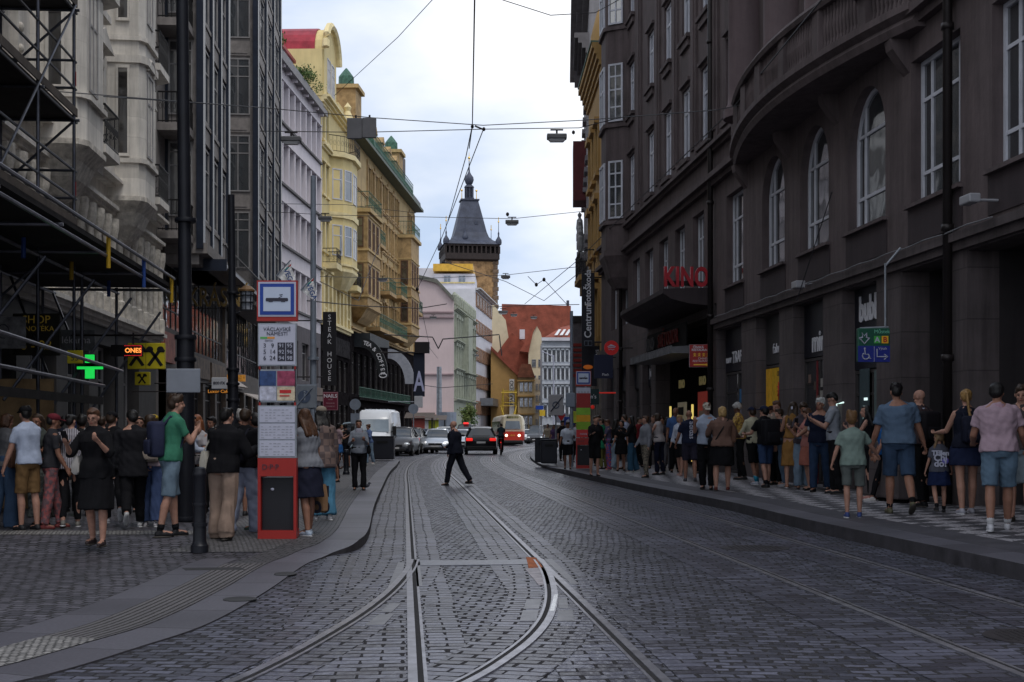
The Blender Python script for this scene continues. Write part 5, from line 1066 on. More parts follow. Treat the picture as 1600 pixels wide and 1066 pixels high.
def totem(px, py, D, s, label, main=True, side=False):
 b = at(px, D, zL(D) if px < 800 else .2); root = empty('stop_totem', b, 0, label, 'tram stop sign', 'tram stop totems'); H = 3.07
 fr = M('totem red', (.29, .018, .014), .4, var=.12)
 w = .235
 MB().box(-w, -w + .035, -.03, .09, 0, .98).box(w - .035, w, -.03, .09, 0, .98).box(-w + .035, w - .035, -.03, .09, .76, .98).box(-w + .035, w - .035, -.03, .4, 0, .10).build('base_frame', fr, root)
 MB().box(-w + .04, w - .04, .06, .42, .101, .74).build('bin', M('black bin', (.012, .012, .016), .5, var=.2), root)
 MB().ball((-.07, .055, .6), .022, .01, .018).build('bin_badge', m_swhite, root)
 text('D·P·P', 'lettering', m_print, root, (-.08, -.035, .87), .09, depth=.004)
 if side:
  for z0, z1, c in ((1.0, 1.25, (.45, .03, .03)), (1.25, 1.5, (.18, .33, .02)), (1.5, 1.72, (.55, .28, .01)), (1.72, 1.95, (.18, .36, .03)), (1.95, 2.42, (.26, .02, .02))): MB().box(-w + .01, w - .01, -.03, .05, z0 + .006, z1).build('advert_panel', M('panel ' + str(c), c, .5, var=.2), root)
  text('nova', 'lettering', m_swhite, root, (0, -.04, 1.12), .12, depth=.004)
 else:
  MB().box(-w, w, -.015, .04, .985, 1.62).build('timetable_frame', m_galv, root)
  for k in range(3):
   q = MB().box(-w + .02, w - .02, -.022, -.016, 1.005 + k * .205, 1.195 + k * .205).build('timetable', m_swhite, root)
   mb = MB(); rr = random.Random(k)
   for i in range(8):
    for j in range(5):
     if rr.random() < .8: mb.box(-w + .04 + i * .05, -w + .04 + i * .05 + rr.uniform(.02, .04), -.025, -.0221, 1.02 + k * .205 + j * .033, 1.03 + k * .205 + j * .033)
   mb.build('print', M('grey print', (.28, .29, .33), .6, var=0), q)
  MB().box(-w + .005, w - .005, -.01, .04, 1.66, 2.06).build('notice_board', m_galv, root)
  for (xa, xb, za, zb, c) in ((-.215, -.015, 1.86, 2.04, (.03, .06, .16)), (0, .215, 1.86, 2.04, (.28, .05, .10)), (-.215, -.015, 1.68, 1.85, (.42, .43, .52)), (0, .215, 1.68, 1.85, (.50, .42, .30))): MB().box(xa, xb, -.018, -.0105, za, zb).build('notice', M('notice' + str(c), c, .6, var=.35, scale=14), root)
  MB().box(.03, .17, -.022, -.0181, 1.77, 1.81).box(.03, .15, -.022, -.0181, 1.73, 1.745).build('print', m_sred, root)
  for x in (-w + .01, w - .03): MB().box(x, x + .02, -.01, .03, 1.62, 2.12).build('post', fr, root)
 MB().box(-w, w, -.015, .04, 2.10, 2.62 if not side else 2.60).build('line_board_frame', m_galv, root)
 q = MB().box(-w + .015, w - .015, -.022, -.0155, 2.115, 2.605).build('line_board', m_swhite, root)
 if main:
  text('VÁCLAVSKÉ', 'lettering', m_print, q, (0, -.026, 2.545), .062, depth=.003); text('NÁMĚSTÍ', 'lettering', m_print, q, (0, -.026, 2.49), .062, depth=.003)
  MB().box(-.205, -.12, -.026, -.0221, 2.43, 2.455).build('stripe', m_ygreen, q); MB().box(-.118, -.03, -.026, -.0221, 2.43, 2.455).build('stripe', m_oran, q)
  text('Centrum', 'lettering', m_print, q, (-.10, -.026, 2.408), .026, depth=.003)
  for r_, row in enumerate(('3 9', '5 14', '6 24')):
   a, c = row.split(); z = 2.345 - r_ * .075; text(a, 'lettering', m_print, q, (-.15, -.026, z), .075, depth=.003); text(c, 'lettering', m_print, q, (-.055, -.026, z), .075, depth=.003)
  MB().box(.005, .10, -.025, -.0221, 2.16, 2.385).build('night_panel', m_print, q); MB().box(.107, .20, -.025, -.0221, 2.16, 2.385).build('night_panel', m_print, q)
  for r_, (a, c) in enumerate((('91', '95'), ('92', '96'), ('94', '98'))): z = 2.345 - r_ * .075; text(a, 'lettering', m_swhite, q, (.053, -.028, z), .068, depth=.003); text(c, 'lettering', m_swhite, q, (.153, -.028, z), .068, depth=.003)
 else:
  mb = MB()
  for i in range(4):
   for j in range(4): mb.box(-.18 + i * .1, -.12 + i * .1, -.026, -.0221, 2.16 + j * .09, 2.21 + j * .09)
  mb.build('print', M('grey print', (.28, .29, .33), .6, var=0), q)
 MB().box(-w - .012, w + .012, -.02, .05, 2.645, 3.14).build('stop_plate', fr, root)
 MB().box(-w + .006, w - .006, -.026, -.0205, 2.70, 3.122).build('white_border', m_swhite, root); MB().box(-w + .028, w - .028, -.032, -.0265, 2.722, 3.10).build('blue_square', m_blue_s, root)
 MB().box(-w + .07, w - .07, -.037, -.0325, 2.765, 3.058).build('white_square', M('pictogram white', (.42, .48, .60), .5, var=0), root)
 mb = MB(); mb.prism([(-.13, 2.885), (.13, 2.885), (.138, 2.90), (.13, 2.925), (-.13, 2.925), (-.138, 2.90)], -.042, -.0375)
 mb.tube([(.02, -.04, 2.925), (.06, -.04, 2.945), (.03, -.04, 2.965), (.07, -.04, 2.965)], .005, 4); mb.box(-.1, -.05, -.042, -.0375, 2.876, 2.885).box(.05, .1, -.042, -.0375, 2.876, 2.885)
 mb.build('tram_symbol', m_print, root)
 return root
totem(433.5, 842, 16.35, 1, 'red and white tram stop totem with line numbers, on the near left platform')
t2 = totem(911.5, 730, 43.2, 1, 'red tram stop totem with striped green and orange panels, on the right pavement', main=False, side=True)
def bollard(px, py, h, label, z=None):
 D = gr(px, py, zL(20)).y; b = at(px, D, zL(D)); root = empty('bollard', b, 0, label, 'bollard', 'black bollards on the platform')
 MB().lathe([(.10, 0), (.10, .08), (.085, .1), (.075, .14), (.072, h - .12), (.08, h - .1), (.08, h - .07), (.07, h - .05), (.065, h - .015), (.035, h)], n=16).build('post', m_pole, root, smooth='auto')
 MB().lathe([(.088, .30), (.088, .34)], n=16).lathe([(.082, h * .55), (.082, h * .58)], n=16).build('collar', m_pole, root)
 return root
bollard(312, 852, .98, 'thick black bollard standing in front of the beige wide trousers at left')
bollard(526, 748, .75, 'low black bollard left of the woman in a grey hoodie'); bollard(541, 742, .75, 'low black bollard farther along the platform, right of the other low one')
def bin_(px, py, D, w, h, z, label):
 b = at(px, D, z); root = empty('litter_bin', b, 0, label, 'litter bin'); MB().rbox(-w / 2, w / 2, 0, w * .7, .05, h, .04).build('body', M('dark bin', (.014, .015, .022), .45, var=.2), root); MB().rbox(-w / 2 - .02, w / 2 + .02, -.02, w * .7 + .02, h, h + .06, .02).build('lid', M('dark bin', (.014, .015, .022), .45), root)
 MB().box(-w * .25, w * .25, -.012, -.001, h * .75, h * .85).build('slot', m_black, root); return root
bin_(597, 718, 58, 1.0, 1.0, .12, 'big black bin on the left platform before the white van')
bin_(847, 715, 52, .55, .95, .14, 'black bin at the kerb left of the right hand totem')
bin_(858, 718, 50, .6, .9, .14, 'second black bin just right of the kerb bin')
def pole(px, D, z0, z1, r, mat, label, name='sign_pole'):
 b = at(px, D, z0); root = empty(name, b, 0, label, 'pole'); MB().cyl((0, 0, 0), (0, 0, z1 - z0), r, r * .8, n=12).build('post', mat, root, smooth='auto'); return root
def board(px, py, D, w, h, mat, label, name='sign', cat='sign', t=.04, rz=0, parent=None):
 b = pz(px, py, D); root = empty(name, b, rz, label, cat); MB().rbox(-w / 2, w / 2, -t, 0, -h / 2, h / 2, .012).build('panel', mat, root); return root
pf = pole(489.5, 40, .12, 9.0, .10, m_gp, 'pale blue grey mast with two white flags behind the near totem', 'flag_mast')
MB().cyl((0, 0, 3.4), (0, 0, 3.5), .16).cyl((-.16, 0, 3.45), (.16, 0, 3.45), .05).build('clamp', m_gp, pf)
def flag(px, py, D, pts, label):
 b = pz(px, py, D); root = empty('flag', b, 0, label, 'flag', 'white flags on the mast')
 P = [((x - px) / F * D, (py - y) / F * D) for x, y in pts]
 mb = MB(); n = 6; rings = []
 for k in range(n + 1):
  t = k / n; a = Vector(P[0]).lerp(Vector(P[1]), t); c = Vector(P[3]).lerp(Vector(P[2]), t); row = []
  for j in range(7): q = a.lerp(c, j / 6); row.append((q.x, .07 * math.sin(j * 1.1 + t * 2), q.y))
  rings.append(row)
 vs = [v for r in rings for v in r]; fs = [(i * 7 + j, i * 7 + j + 1, (i + 1) * 7 + j + 1, (i + 1) * 7 + j) for i in range(n) for j in range(6)]
 mb.add(vs, fs).build('cloth', M('flag cloth', (.92, .92, .95), .8, var=.2, scale=4), root)
 e = Vector(P[0]); f = Vector(P[1]); MB().cyl((e.x, 0, e.y), (f.x + (f.x - e.x) * .1, 0, f.y + (f.y - e.y) * .1), .02).build('staff', m_gp, root)
 c = (Vector(P[0]) + Vector(P[1]) + Vector(P[2]) + Vector(P[3])) / 4
 text('VEGA', 'lettering', M('flag blue', (.03, .08, .25), .6, var=0), root, (c.x + .03, -.12, c.y - .05), .20, rot=(PI / 2, R(65), 0), depth=.004, bold=.004)
 MB().prism([(c.x - .12, c.y + .12), (c.x + .02, c.y + .20), (c.x + .06, c.y + .27), (c.x - .05, c.y + .2)], -.13, -.12).build('emblem', M('flag teal', (.03, .25, .25), .6, var=0), root); MB().prism([(c.x - .02, c.y + .22), (c.x + .08, c.y + .25), (c.x + .10, c.y + .33)], -.13, -.12).build('emblem', m_sred, root)
flag(447, 430, 38, [(432, 431), (452, 409), (461, 432), (459, 452)], 'white flag nearer the totem, higher of the pair'); flag(483, 455, 38.5, [(470, 454), (488, 433), (495, 457), (491, 470)], 'white flag right of the other, hanging by the mast')
def round_sign(px, py, D, r, mat, label, z0, mat2=None):
 b = pz(px, py, D); root = empty('road_sign', (b.x, b.y, z0), 0, label, 'road sign'); h = b.z - z0
 MB().cyl((0, .03, 0), (0, .03, h + r), .035).build('post', m_galv, root); MB().cyl((0, -.01, h), (0, .01, h), r, n=24).build('disc', mat, root)
 return root, h
m_back = M('sign back grey', (.20, .23, .28), .5, .3, var=.2)
rt, h = round_sign(555, 632, 60, .25, m_back, 'round sign back with a small plate below, left pavement', .12); MB().box(-.2, .2, -.01, .01, h - .85, h - .4).build('plate', m_back, rt)
rt, h = round_sign(646, 639, 80, .3, m_back, 'dark round sign back beside the white box sign', .12)
bd = board(477, 620, 36, .57, .62, M('mirror board', (.16, .18, .21), .35, var=.2), 'square framed sign with a crossed walking figure behind the near totem', 'zone_sign'); MB().box(-.30, .30, .003, .03, -.33, .33).build('frame', m_gp, bd); MB().cyl((-.02, -.05, 0), (-.02, -.043, 0), .17, n=20).build('disc', M('faded blue', (.06, .08, .13), .5, var=0), bd); MB().cyl((.27, .05, -3.3), (.27, .05, .34), .035).build('post', m_gp, bd); MB().box(-.03, .01, -.055, -.0501, -.1, .1).ball((-.01, -.055, .12), .03, .01, .03).build('figure', m_back, bd); MB().tube([(-.2, -.06, -.22), (.2, -.06, .24)], .015, 4).build('stroke', m_back, bd)
bd = board(868.5, 633, 52, .56, .80, M('zone panel', (.32, .31, .32), .45, var=.1), 'square grey end of zone sign with a diagonal stroke, right pavement', 'zone_sign'); MB().box(-.29, .29, .003, .03, -.41, .41).build('frame', m_galv, bd); MB().tube([(.12 * math.cos(a), -.05, .12 * math.sin(a)) for a in np.linspace(0, 2 * PI, 17)], .02, 5).build('ring', M('faded blue', (.06, .08, .13), .5, var=0), bd); MB().tube([(-.2, -.06, -.25), (.24, -.06, .3)], .02, 4).build('stroke', m_print, bd); MB().cyl((0, .05, -2.35), (0, .05, -.4), .03).build('post', m_galv, bd)
p_ = pole(893, 47, .14, 5.6, .07, m_gp, 'pale blue grey pole left of the right hand totem'); MB().rbox(-.2, .12, -.1, .1, 2.1, 2.6).build('box', m_gp, p_)
bd = board(900, 652, 48, .30, .42, M('hi vis', (.50, .55, .05), .5), 'yellow green plate on the pole by the right totem')
bd = board(890, 658, 60, .5, .36, M('sign blue', (.012, .045, .26), .4), 'blue direction sign beyond the right hand totem'); MB().prism([(-.18, 0), (-.03, .11), (-.03, .04), (.18, .04), (.18, -.04), (-.03, -.04), (-.03, -.11)], -.05, -.041).build('arrow', m_swhite, bd); MB().cyl((0, .05, -1.7), (0, .05, .3), .04).build('post', m_galv, bd)
bd = board(877, 653, 62, .5, .45, m_swhite, 'red and white triangle sign beyond the right totem'); MB().prism([(-.2, .16), (.2, .16), (0, -.18)], -.05, -.041).build('triangle', m_sred, bd); MB().cyl((0, .05, -1.9), (0, .05, .2), .04).build('post', m_galv, bd)
bd = board(843, 637, 120, .7, .34, M('sign blue', (.012, .045, .26), .4), 'blue plate far down the street above a yellow one'); MB().box(.0, .5, -.04, 0, -.75, -.22).build('yellow_plate', M('yellow plate', (.6, .4, .03), .5), bd); MB().cyl((0, .06, -3.2), (0, .06, .4), .06).build('post', m_galv, bd)
p_ = pole(699, 148, 0, 8.4, .34, m_galv, 'thick grey mast before the pink wall'); MB().cyl((0, 0, 0), (-.0, 0, 3.4), 1.0, 1.0, n=16).build('cabinet', m_gp, p_); p_.children[-1].location.x = -.9
p_ = pole(865, 100, 0, 7, .06, m_swhite, 'thin pale pole far along the right kerb'); MB().cyl((0, 0, 6.9), (-.9, 0, 7.3), .04).build('arm', m_swhite, p_)
bd = board(515, 545, 62, .62, 3.4, M('black vertical sign', (.014, .013, .016), .5, var=0), 'tall black vertical sign reading steak house');
for k, ch in enumerate('STEAK HOUSE'):
 if ch != ' ': text(ch, 'lettering', m_letter, bd, (0, -.045, 1.45 - k * .285), .30, depth=.01)
MB().cyl((.3, .05, 1.3), (-2, .05, 1.3), .03).cyl((.3, .05, -1.3), (-2, .05, -1.3), .03).build('bracket', m_drainp, bd)
bd = board(516.5, 627, 50, .56, .68, M('maroon sign', (.13, .012, .03), .5, var=0), 'maroon sign reading nails with a pale border'); MB().box(-.27, .27, -.044, -.041, -.33, .33).build('border', M('maroon border', (.40, .22, .25), .5, var=0), bd); MB().box(-.255, .255, -.048, -.0445, -.315, .315).build('field', M('maroon sign', (.13, .012, .03), .5), bd)
text('NAILS', 'lettering', m_letter, bd, (0, -.052, .19), .19, depth=.006, bold=.003)
for k, (t_, z) in enumerate((('HAIR', .06), ('MASSAGE', -.08), ('COSMETIC', -.2))): text(t_, 'lettering', M('sign small text', (.35, .25, .27), .5, var=0), bd, (0, -.052, z), .075, depth=.004)
MB().cyl((-.27, .05, .2), (-2.2, .05, .2), .02).build('bracket', m_drainp, bd)
bd = board(655, 586, 90, .75, 2.9, M('dark billboard', (.012, .016, .03), .5, var=0), 'dark vertical sign with one big pale letter A'); text('A', 'lettering', M('lilac letter', (.40, .42, .60), .5, var=0), bd, (0, -.06, -.5), 1.9, depth=.03, sx=.55, bold=.03); MB().box(-.3, .7, -.2, .2, 1.45, 2.2).cyl((0, 0, 1.5), (-3, .0, 1.5), .05).build('bracket_box', m_drainp, bd)
bd = board(654, 628, 88, .55, .75, M('white box sign', (.42, .43, .46), .5, var=.1), 'small white box sign under the letter A sign'); MB().box(-.27, .27, .003, .1, -.38, .38).cyl((0, .05, 0), (-2, .05, 0), .03).build('frame', m_galv, bd)
bd = board(343, 599, 33, .38, .28, M('white box sign', (.42, .43, .46), .5), 'small white hanging sign with dark writing right of the near mast'); text('800·FX', 'lettering', m_print, bd, (0, -.045, 0), .10, depth=.004, bold=.002); MB().cyl((-.19, .02, 0), (-1.6, .02, 0), .015).build('bracket', m_drainp, bd)
bd = board(342, 612, 40, .62, .14, m_black, 'small dark sign with orange cafe writing'); text('Luxor Café', 'lettering', M('orange writing', (.9, .35, .05), .5, var=0, emit=.25), bd, (0, -.045, 0), .14, depth=.004); MB().cyl((-.3, .02, 0), (-2.6, .02, 0), .015).build('bracket', m_drainp, bd)
for k, (x0, y0, x1, y1, D) in enumerate(((346, 591, 362, 602, 40), (381, 614, 404, 624, 44))):
 P = [pz(x0, y0, D), pz(x1, y1, D)]; root = empty('awning', P[0], 0, ['pale awning left of the second black mast', 'pale awning right of the second black mast'][k], 'awning', 'pale cafe awnings'); d = P[1] - P[0]
 MB().add([(0, 0, 0), (d.x, 0, d.z), (d.x, 2.5, d.z), (0, 2.5, 0), (0, 0, -.04), (d.x, 0, d.z - .04), (d.x, 2.5, d.z - .04), (0, 2.5, -.04)], [(0, 1, 2, 3), (7, 6, 5, 4), (0, 4, 5, 1), (3, 2, 6, 7)]).build('cloth', M('awning cloth', (.38, .34, .32), .8), root); MB().cyl((0, 1, -.05), (d.x, 1, d.z - .05), .02).build('arm', m_drainp, root)
m_ysign = M('bright yellow sign', (.48, .40, .015), .5, var=.08)
def xsign(px, py, D, w, h, n, label):
 bd = board(px, py, D, w, h, m_ysign, label, t=.12)
 for i in range(n):
  cx_ = (i - (n - 1) / 2) * w / n; s_ = h * .33; mb = MB()
  for q in (-1, 1):
   mb.add([(cx_ + q * s_ * .95, -.125, -s_ * 1.05), (cx_ + q * s_ * .60, -.125, -s_ * 1.2), (cx_ - q * s_ * .72, -.125, s_ * .62), (cx_ - q * s_ * .38, -.125, s_ * .78)], [(0, 1, 2, 3)])
   mb.ball((cx_ + q * s_ * .62, -.125, s_ * .78), s_ * .42, .006, s_ * .36).ball((cx_ + q * s_ * .95, -.125, s_ * .62), s_ * .2, .006, s_ * .2)
  mb.build('emblem', m_black, bd)
 return bd
x_ = xsign(230.5, 557, 27, .74, .52, 2, 'yellow double sign with black crossed emblems'); MB().box(-.003, .003, -.125, -.121, -.26, .26).build('joint', m_black, x_)
xsign(224.5, 592, 27.5, .30, .27, 1, 'small yellow sign with one black crossed emblem below the double one')
b = pz(207, 548, 26); ls = empty('led_sign', b, 0, 'dark running text display with orange letters and red dotted rim at left', 'display'); MB().box(-.42, .18, 0, .1, -.11, .11).build('case', m_black, ls)
text('ONES', 'lettering', M('led orange', (1, .32, .06), .5, var=0, emit=1.2), ls, (.015, -.006, 0), .125, depth=.004, bold=.003)
mb = MB()
for k in range(14):
 for z in (-.095, .095): mb.box(-.155 + k * .024, -.145 + k * .024, -.006, -.001, z - .005, z + .005)
for k in range(8): mb.box(.165, .175, -.006, -.001, -.09 + k * .024, -.08 + k * .024)
mb.build('led_rim', M('led red', (1, .03, .05), .5, var=0, emit=.9), ls); MB().cyl((0, .05, .12), (0, .05, .35), .015).cyl((-1.2, .05, .3), (.6, .05, .3), .02).build('bracket', m_drainp, ls)
b = pz(141, 573, 24); gc = empty('pharmacy_cross', b, 0, 'lit green pharmacy cross half hidden by the scaffold', 'lit sign'); m_gr = M('lit green', (.02, .9, .12), .5, var=.0, emit=.55)
MB().box(-.1, .08, -.03, .03, -.25, -.062).box(-.1, .08, -.03, .03, .08, .25).box(-.27, .26, -.03, .03, -.055, .0).build('lit_bars', m_gr, gc); MB().box(-.28, .28, .031, .09, -.06, .08).box(-.11, .09, .031, .09, -.26, .26).build('case', m_black, gc)
gc.scale = (.85, 1, .85)
sg = board(58, 523, 24, .85, .75, M('dark shop sign', (.015, .014, .01), .5, var=0), 'dark shop sign with dull yellow writing under the scaffold');
for t_, z, s_ in (('SHOP', .26, .2), ('VINOTÉKA', .1, .13), ('6 - 23', -.2, .24)): text(t_, 'lettering', M('dull yellow writing', (.40, .27, .04), .5, var=0, emit=.04), sg, (0, -.045, z), s_, depth=.004)
sg = board(16, 520, 23, .55, .55, M('pale poster', (.16, .16, .17), .6, var=.5, scale=6), 'pale poster with line drawing at the far left'); MB().tube([(-.1 + .1 * math.cos(t), -.05, .02 + .12 * math.sin(t)) for t in np.linspace(0, 5, 9)], .008, 4).build('drawing', m_print, sg)
sg = board(120, 532, 27, .75, .42, M('grey banner', (.14, .15, .16), .6, var=.4, scale=5), 'grey banner with white letters between scaffold tubes'); text('lékárna', 'lettering', m_letter, sg, (0, -.045, .0), .2, depth=.004)
sg = board(118, 558, 22.5, .26, .22, m_ysign, 'small yellow plate with dark numbers on the scaffold'); text('53', 'lettering', m_print, sg, (0, -.045, -.02), .14, depth=.004)
b = at(0, 22.6, .05); o = MB().box(0, .9, 0, .03, 0, 2.25).build('plywood_hoarding', M('plywood', (.26, .17, .085), .8, var=.3, scale=2)); o.location = (pz(0, 0, 22.6).x, 22.6, .05); tag(o, 'bare plywood hoarding at the far left under the scaffold', 'hoarding')
def hang(px, py, D, label):
 b = pz(px, py, D); return empty('hanging_sign', b, 0, label, 'sign')
s_ = hang(1365.5, 539.5, 22.0, 'green and blue metro sign with M arrow, letters A and B, and wheelchair symbol')
mg_ = M('metro green', (.010, .075, .045), .4, var=0); mb_ = M('metro blue', (.015, .025, .20), .4, var=0);
MB().rbox(-.265, .265, 0, .1, -.28, .28, .02).build('case', mg_, s_); MB().box(-.262, .262, -.006, .001, -.275, -.01).build('blue_panel', mb_, s_); MB().box(.0, .006, -.009, -.0065, -.27, -.02).build('divider', m_swhite, s_)
mb = MB(); mb.tube([(-.19, -.005, .12), (-.19, -.005, .20), (-.155, -.005, .15), (-.12, -.005, .20), (-.12, -.005, .12)], .013, 4); mb.tube([(-.24, -.005, .12), (-.155, -.005, .025), (-.07, -.005, .12), (-.11, -.005, .12)], .011, 4); mb.tube([(-.24, -.005, .12), (-.2, -.005, .12)], .011, 4); mb.build('metro_arrow', m_swhite, s_)
text('Můstek', 'lettering', M('light green text', (.15, .45, .3), .5, var=0), s_, (.13, -.006, .22), .085, depth=.004)
MB().box(.0, .105, -.008, -.001, .03, .15).build('line_square', M('line green', (.05, .35, .05), .5, var=0), s_); MB().box(.125, .235, -.008, -.001, .03, .15).build('line_square', M('line yellow', (.75, .42, .02), .5, var=0), s_)
text('A', 'lettering', m_swhite, s_, (.052, -.011, .087), .12, depth=.004, bold=.003); text('B', 'lettering', m_sred, s_, (.18, -.011, .087), .12, depth=.004, bold=.003)
mb = MB(); mb.tube([(-.135 + .055 * math.cos(t), -.012, -.175 + .055 * math.sin(t)) for t in np.linspace(2.2, 6.0, 10)], .009, 4).tube([(-.15, -.012, -.07), (-.145, -.012, -.15), (-.09, -.012, -.15), (-.065, -.012, -.22), (-.05, -.012, -.215)], .009, 4).ball((-.152, -.012, -.055), .016, .005, .016).build('wheelchair_symbol', m_swhite, s_)
mb = MB(); mb.tube([(.05, -.012, -.06), (.05, -.012, -.19), (.2, -.012, -.19)], .011, 4).tube([(.165, -.012, -.145), (.22, -.012, -.19), (.165, -.012, -.235)], .011, 4).build('arrow', m_swhite, s_); text('Výtah', 'lettering', m_swhite, s_, (.14, -.01, -.055), .06, depth=.003)
MB().cyl((.2, .05, .28), (.2, .05, 1.35), .018).cyl((-.22, .05, .28), (.25, .05, .3), .018).cyl((.2, .05, 1.3), (.45, .05, 1.6), .018).build('bracket', m_galv, s_)
s_ = hang(1095, 556, 37.5, 'red hanging sign of a restaurant with yellow characters and arrow'); MB().rbox(-.31, .31, 0, .1, -.31, .31, .015).build('case', M('restaurant red', (.33, .03, .03), .5, var=.1, emit=.02), s_); MB().box(-.318, .318, .02, .08, -.318, .318).build('rim', m_galv, s_)
my = M('sign yellow', (.75, .48, .05), .5, var=0, emit=.05)
text('ČÍNSKÁ', 'lettering', m_letter, s_, (-.07, -.008, .235), .085, depth=.004, bold=.002); text('RESTAURACE', 'lettering', m_letter, s_, (.0, -.008, .16), .085, depth=.004, bold=.002); text('CHINESE', 'lettering', m_letter, s_, (.08, -.008, -.08), .08, depth=.004); text('RESTAURANT', 'lettering', m_letter, s_, (.02, -.008, -.15), .08, depth=.004)
for k in range(4):
 x = -.17 + k * .125; MB().box(x - .04, x + .04, -.01, -.001, .05, .062).box(x - .045, x + .045, -.01, -.001, .02, .03).box(x - .006, x + .006, -.01, -.001, -.02, .08).tube([(x - .04, -.006, -.025), (x, -.006, .02), (x + .04, -.006, -.025)], .006, 4).build('character', my, s_)
MB().prism([(-.2, -.235), (.14, -.235), (.14, -.215), (.24, -.25), (.14, -.285), (.14, -.265), (-.2, -.265)], -.01, -.001).build('arrow', my, s_); MB().cyl((.3, .05, .1), (1.0, .05, .1), .02).build('bracket', m_drainp, s_)
s_ = hang(955.5, 543.5, 50, 'red round hanging sign with a white roof shaped emblem'); MB().cyl((0, 0, 0), (0, .12, 0), .27, n=28).build('disc', M('round sign red', (.50, .015, .015), .45, var=0, emit=.05), s_)
mb = MB(); mb.prism([(-.17, .03), (-.02, .13), (.05, .10), (.16, .05), (.15, .03), (.03, .05), (-.05, .05)], -.01, -.001).tube([(-.13, -.006, -.01), (-.05, -.006, .015), (.02, -.006, 0), (.13, -.006, .01)], .014, 4).tube([(-.11, -.006, -.08), (-.04, -.006, -.05), (.03, -.006, -.08), (.1, -.006, -.06)], .014, 4).build('emblem', m_swhite, s_); MB().cyl((.25, .06, .0), (.9, .06, 0), .03).build('bracket', m_drainp, s_)
s_ = hang(919, 484, 58, 'tall black vertical banner with pale writing on the right side'); MB().box(-.28, .28, 0, .08, -1.6, 1.6).build('banner', M('black banner', (.010, .010, .016), .5, var=0), s_)
text('Centrum', 'lettering', m_letter, s_, (0, -.01, -.45), .42, rot=(PI / 2, -PI / 2, 0), depth=.006, bold=.006); text('FotoŠkoda', 'lettering', m_letter, s_, (0, -.01, .95), .36, rot=(PI / 2, -PI / 2, 0), depth=.006, bold=.006); MB().box(-.12, .12, -.012, -.001, .18, .24).build('stripe', my, s_); MB().tube([(-.16, -.006, -1.35), (.16, -.006, -1.35), (.16, -.006, -1.55), (-.16, -.006, -1.55), (-.16, -.006, -1.35)], .012, 4).tube([(0, -.006, -1.35), (0, -.006, -1.55)], .012, 4).build('camera_emblem', m_gp, s_)
MB().cyl((.28, .05, 1.4), (1.0, .05, 1.4), .03).cyl((.28, .05, -1.4), (1.0, .05, -1.4), .03).build('bracket', m_drainp, s_)
s_ = hang(923, 572, 60, 'black hanging signs with an orange oval below the tall banner'); MB().box(-.4, .4, 0, .1, -.9, .9).build('panel', MATS['black banner'], s_); MB().ball((-.12, -.01, -.05), .22, .01, .10).build('oval', M('orange oval', (.75, .18, .02), .5, var=0, emit=.1), s_); text('LANGHANS', 'lettering', m_letter, s_, (.30, -.01, .2), .2, rot=(PI / 2, -PI / 2, 0), depth=.006)
MB().cyl((.4, .05, .5), (1.2, .05, .5), .03).build('bracket', m_drainp, s_)
s_ = hang(943, 570, 54, 'dark blue hanging sign beside the red round sign'); MB().box(-.38, .38, 0, .1, -.55, .4).build('panel', M('navy sign', (.012, .016, .045), .5, var=0), s_); text('Flash', 'lettering', m_letter, s_, (.08, -.01, -.4), .14, depth=.004); MB().cyl((.38, .05, .3), (.9, .05, .3), .03).build('bracket', m_drainp, s_)
s_ = hang(926, 618, 52, 'dark green sign with pale writing above the crowd'); MB().box(-.25, .25, 0, .1, -.35, .25).build('panel', M('dark green sign', (.01, .03, .03), .5, var=0), s_); text("m's", 'lettering', m_letter, s_, (.0, -.01, -.05), .22, depth=.004); MB().cyl((.25, .05, .1), (.9, .05, .1), .03).ball((0, .05, -.45), .08).build('bracket', M('red lamp', (.6, .03, .02), .4, var=0, emit=.2), s_)
b = at(905, 66, .14); ks = empty('corner_pier', b, 0, 'dark corner pier with red ribs behind the right hand totem', 'pier')
mb = MB().box(-.28, .28, 0, 1, 0, 6.6); mb.build('shaft', M('pier grey', (.11, .10, .11), .6, var=.3), ks)
for k in range(7): MB().box(-.32, .32, -.06, 1, 3.9 + k * .25, 4.05 + k * .25).build('rib', M('pier red', (.20, .02, .015), .6), ks)
MB().box(-.4, .4, -.1, 1.1, 6.6, 6.9).build('cap', m_drainp, ks)
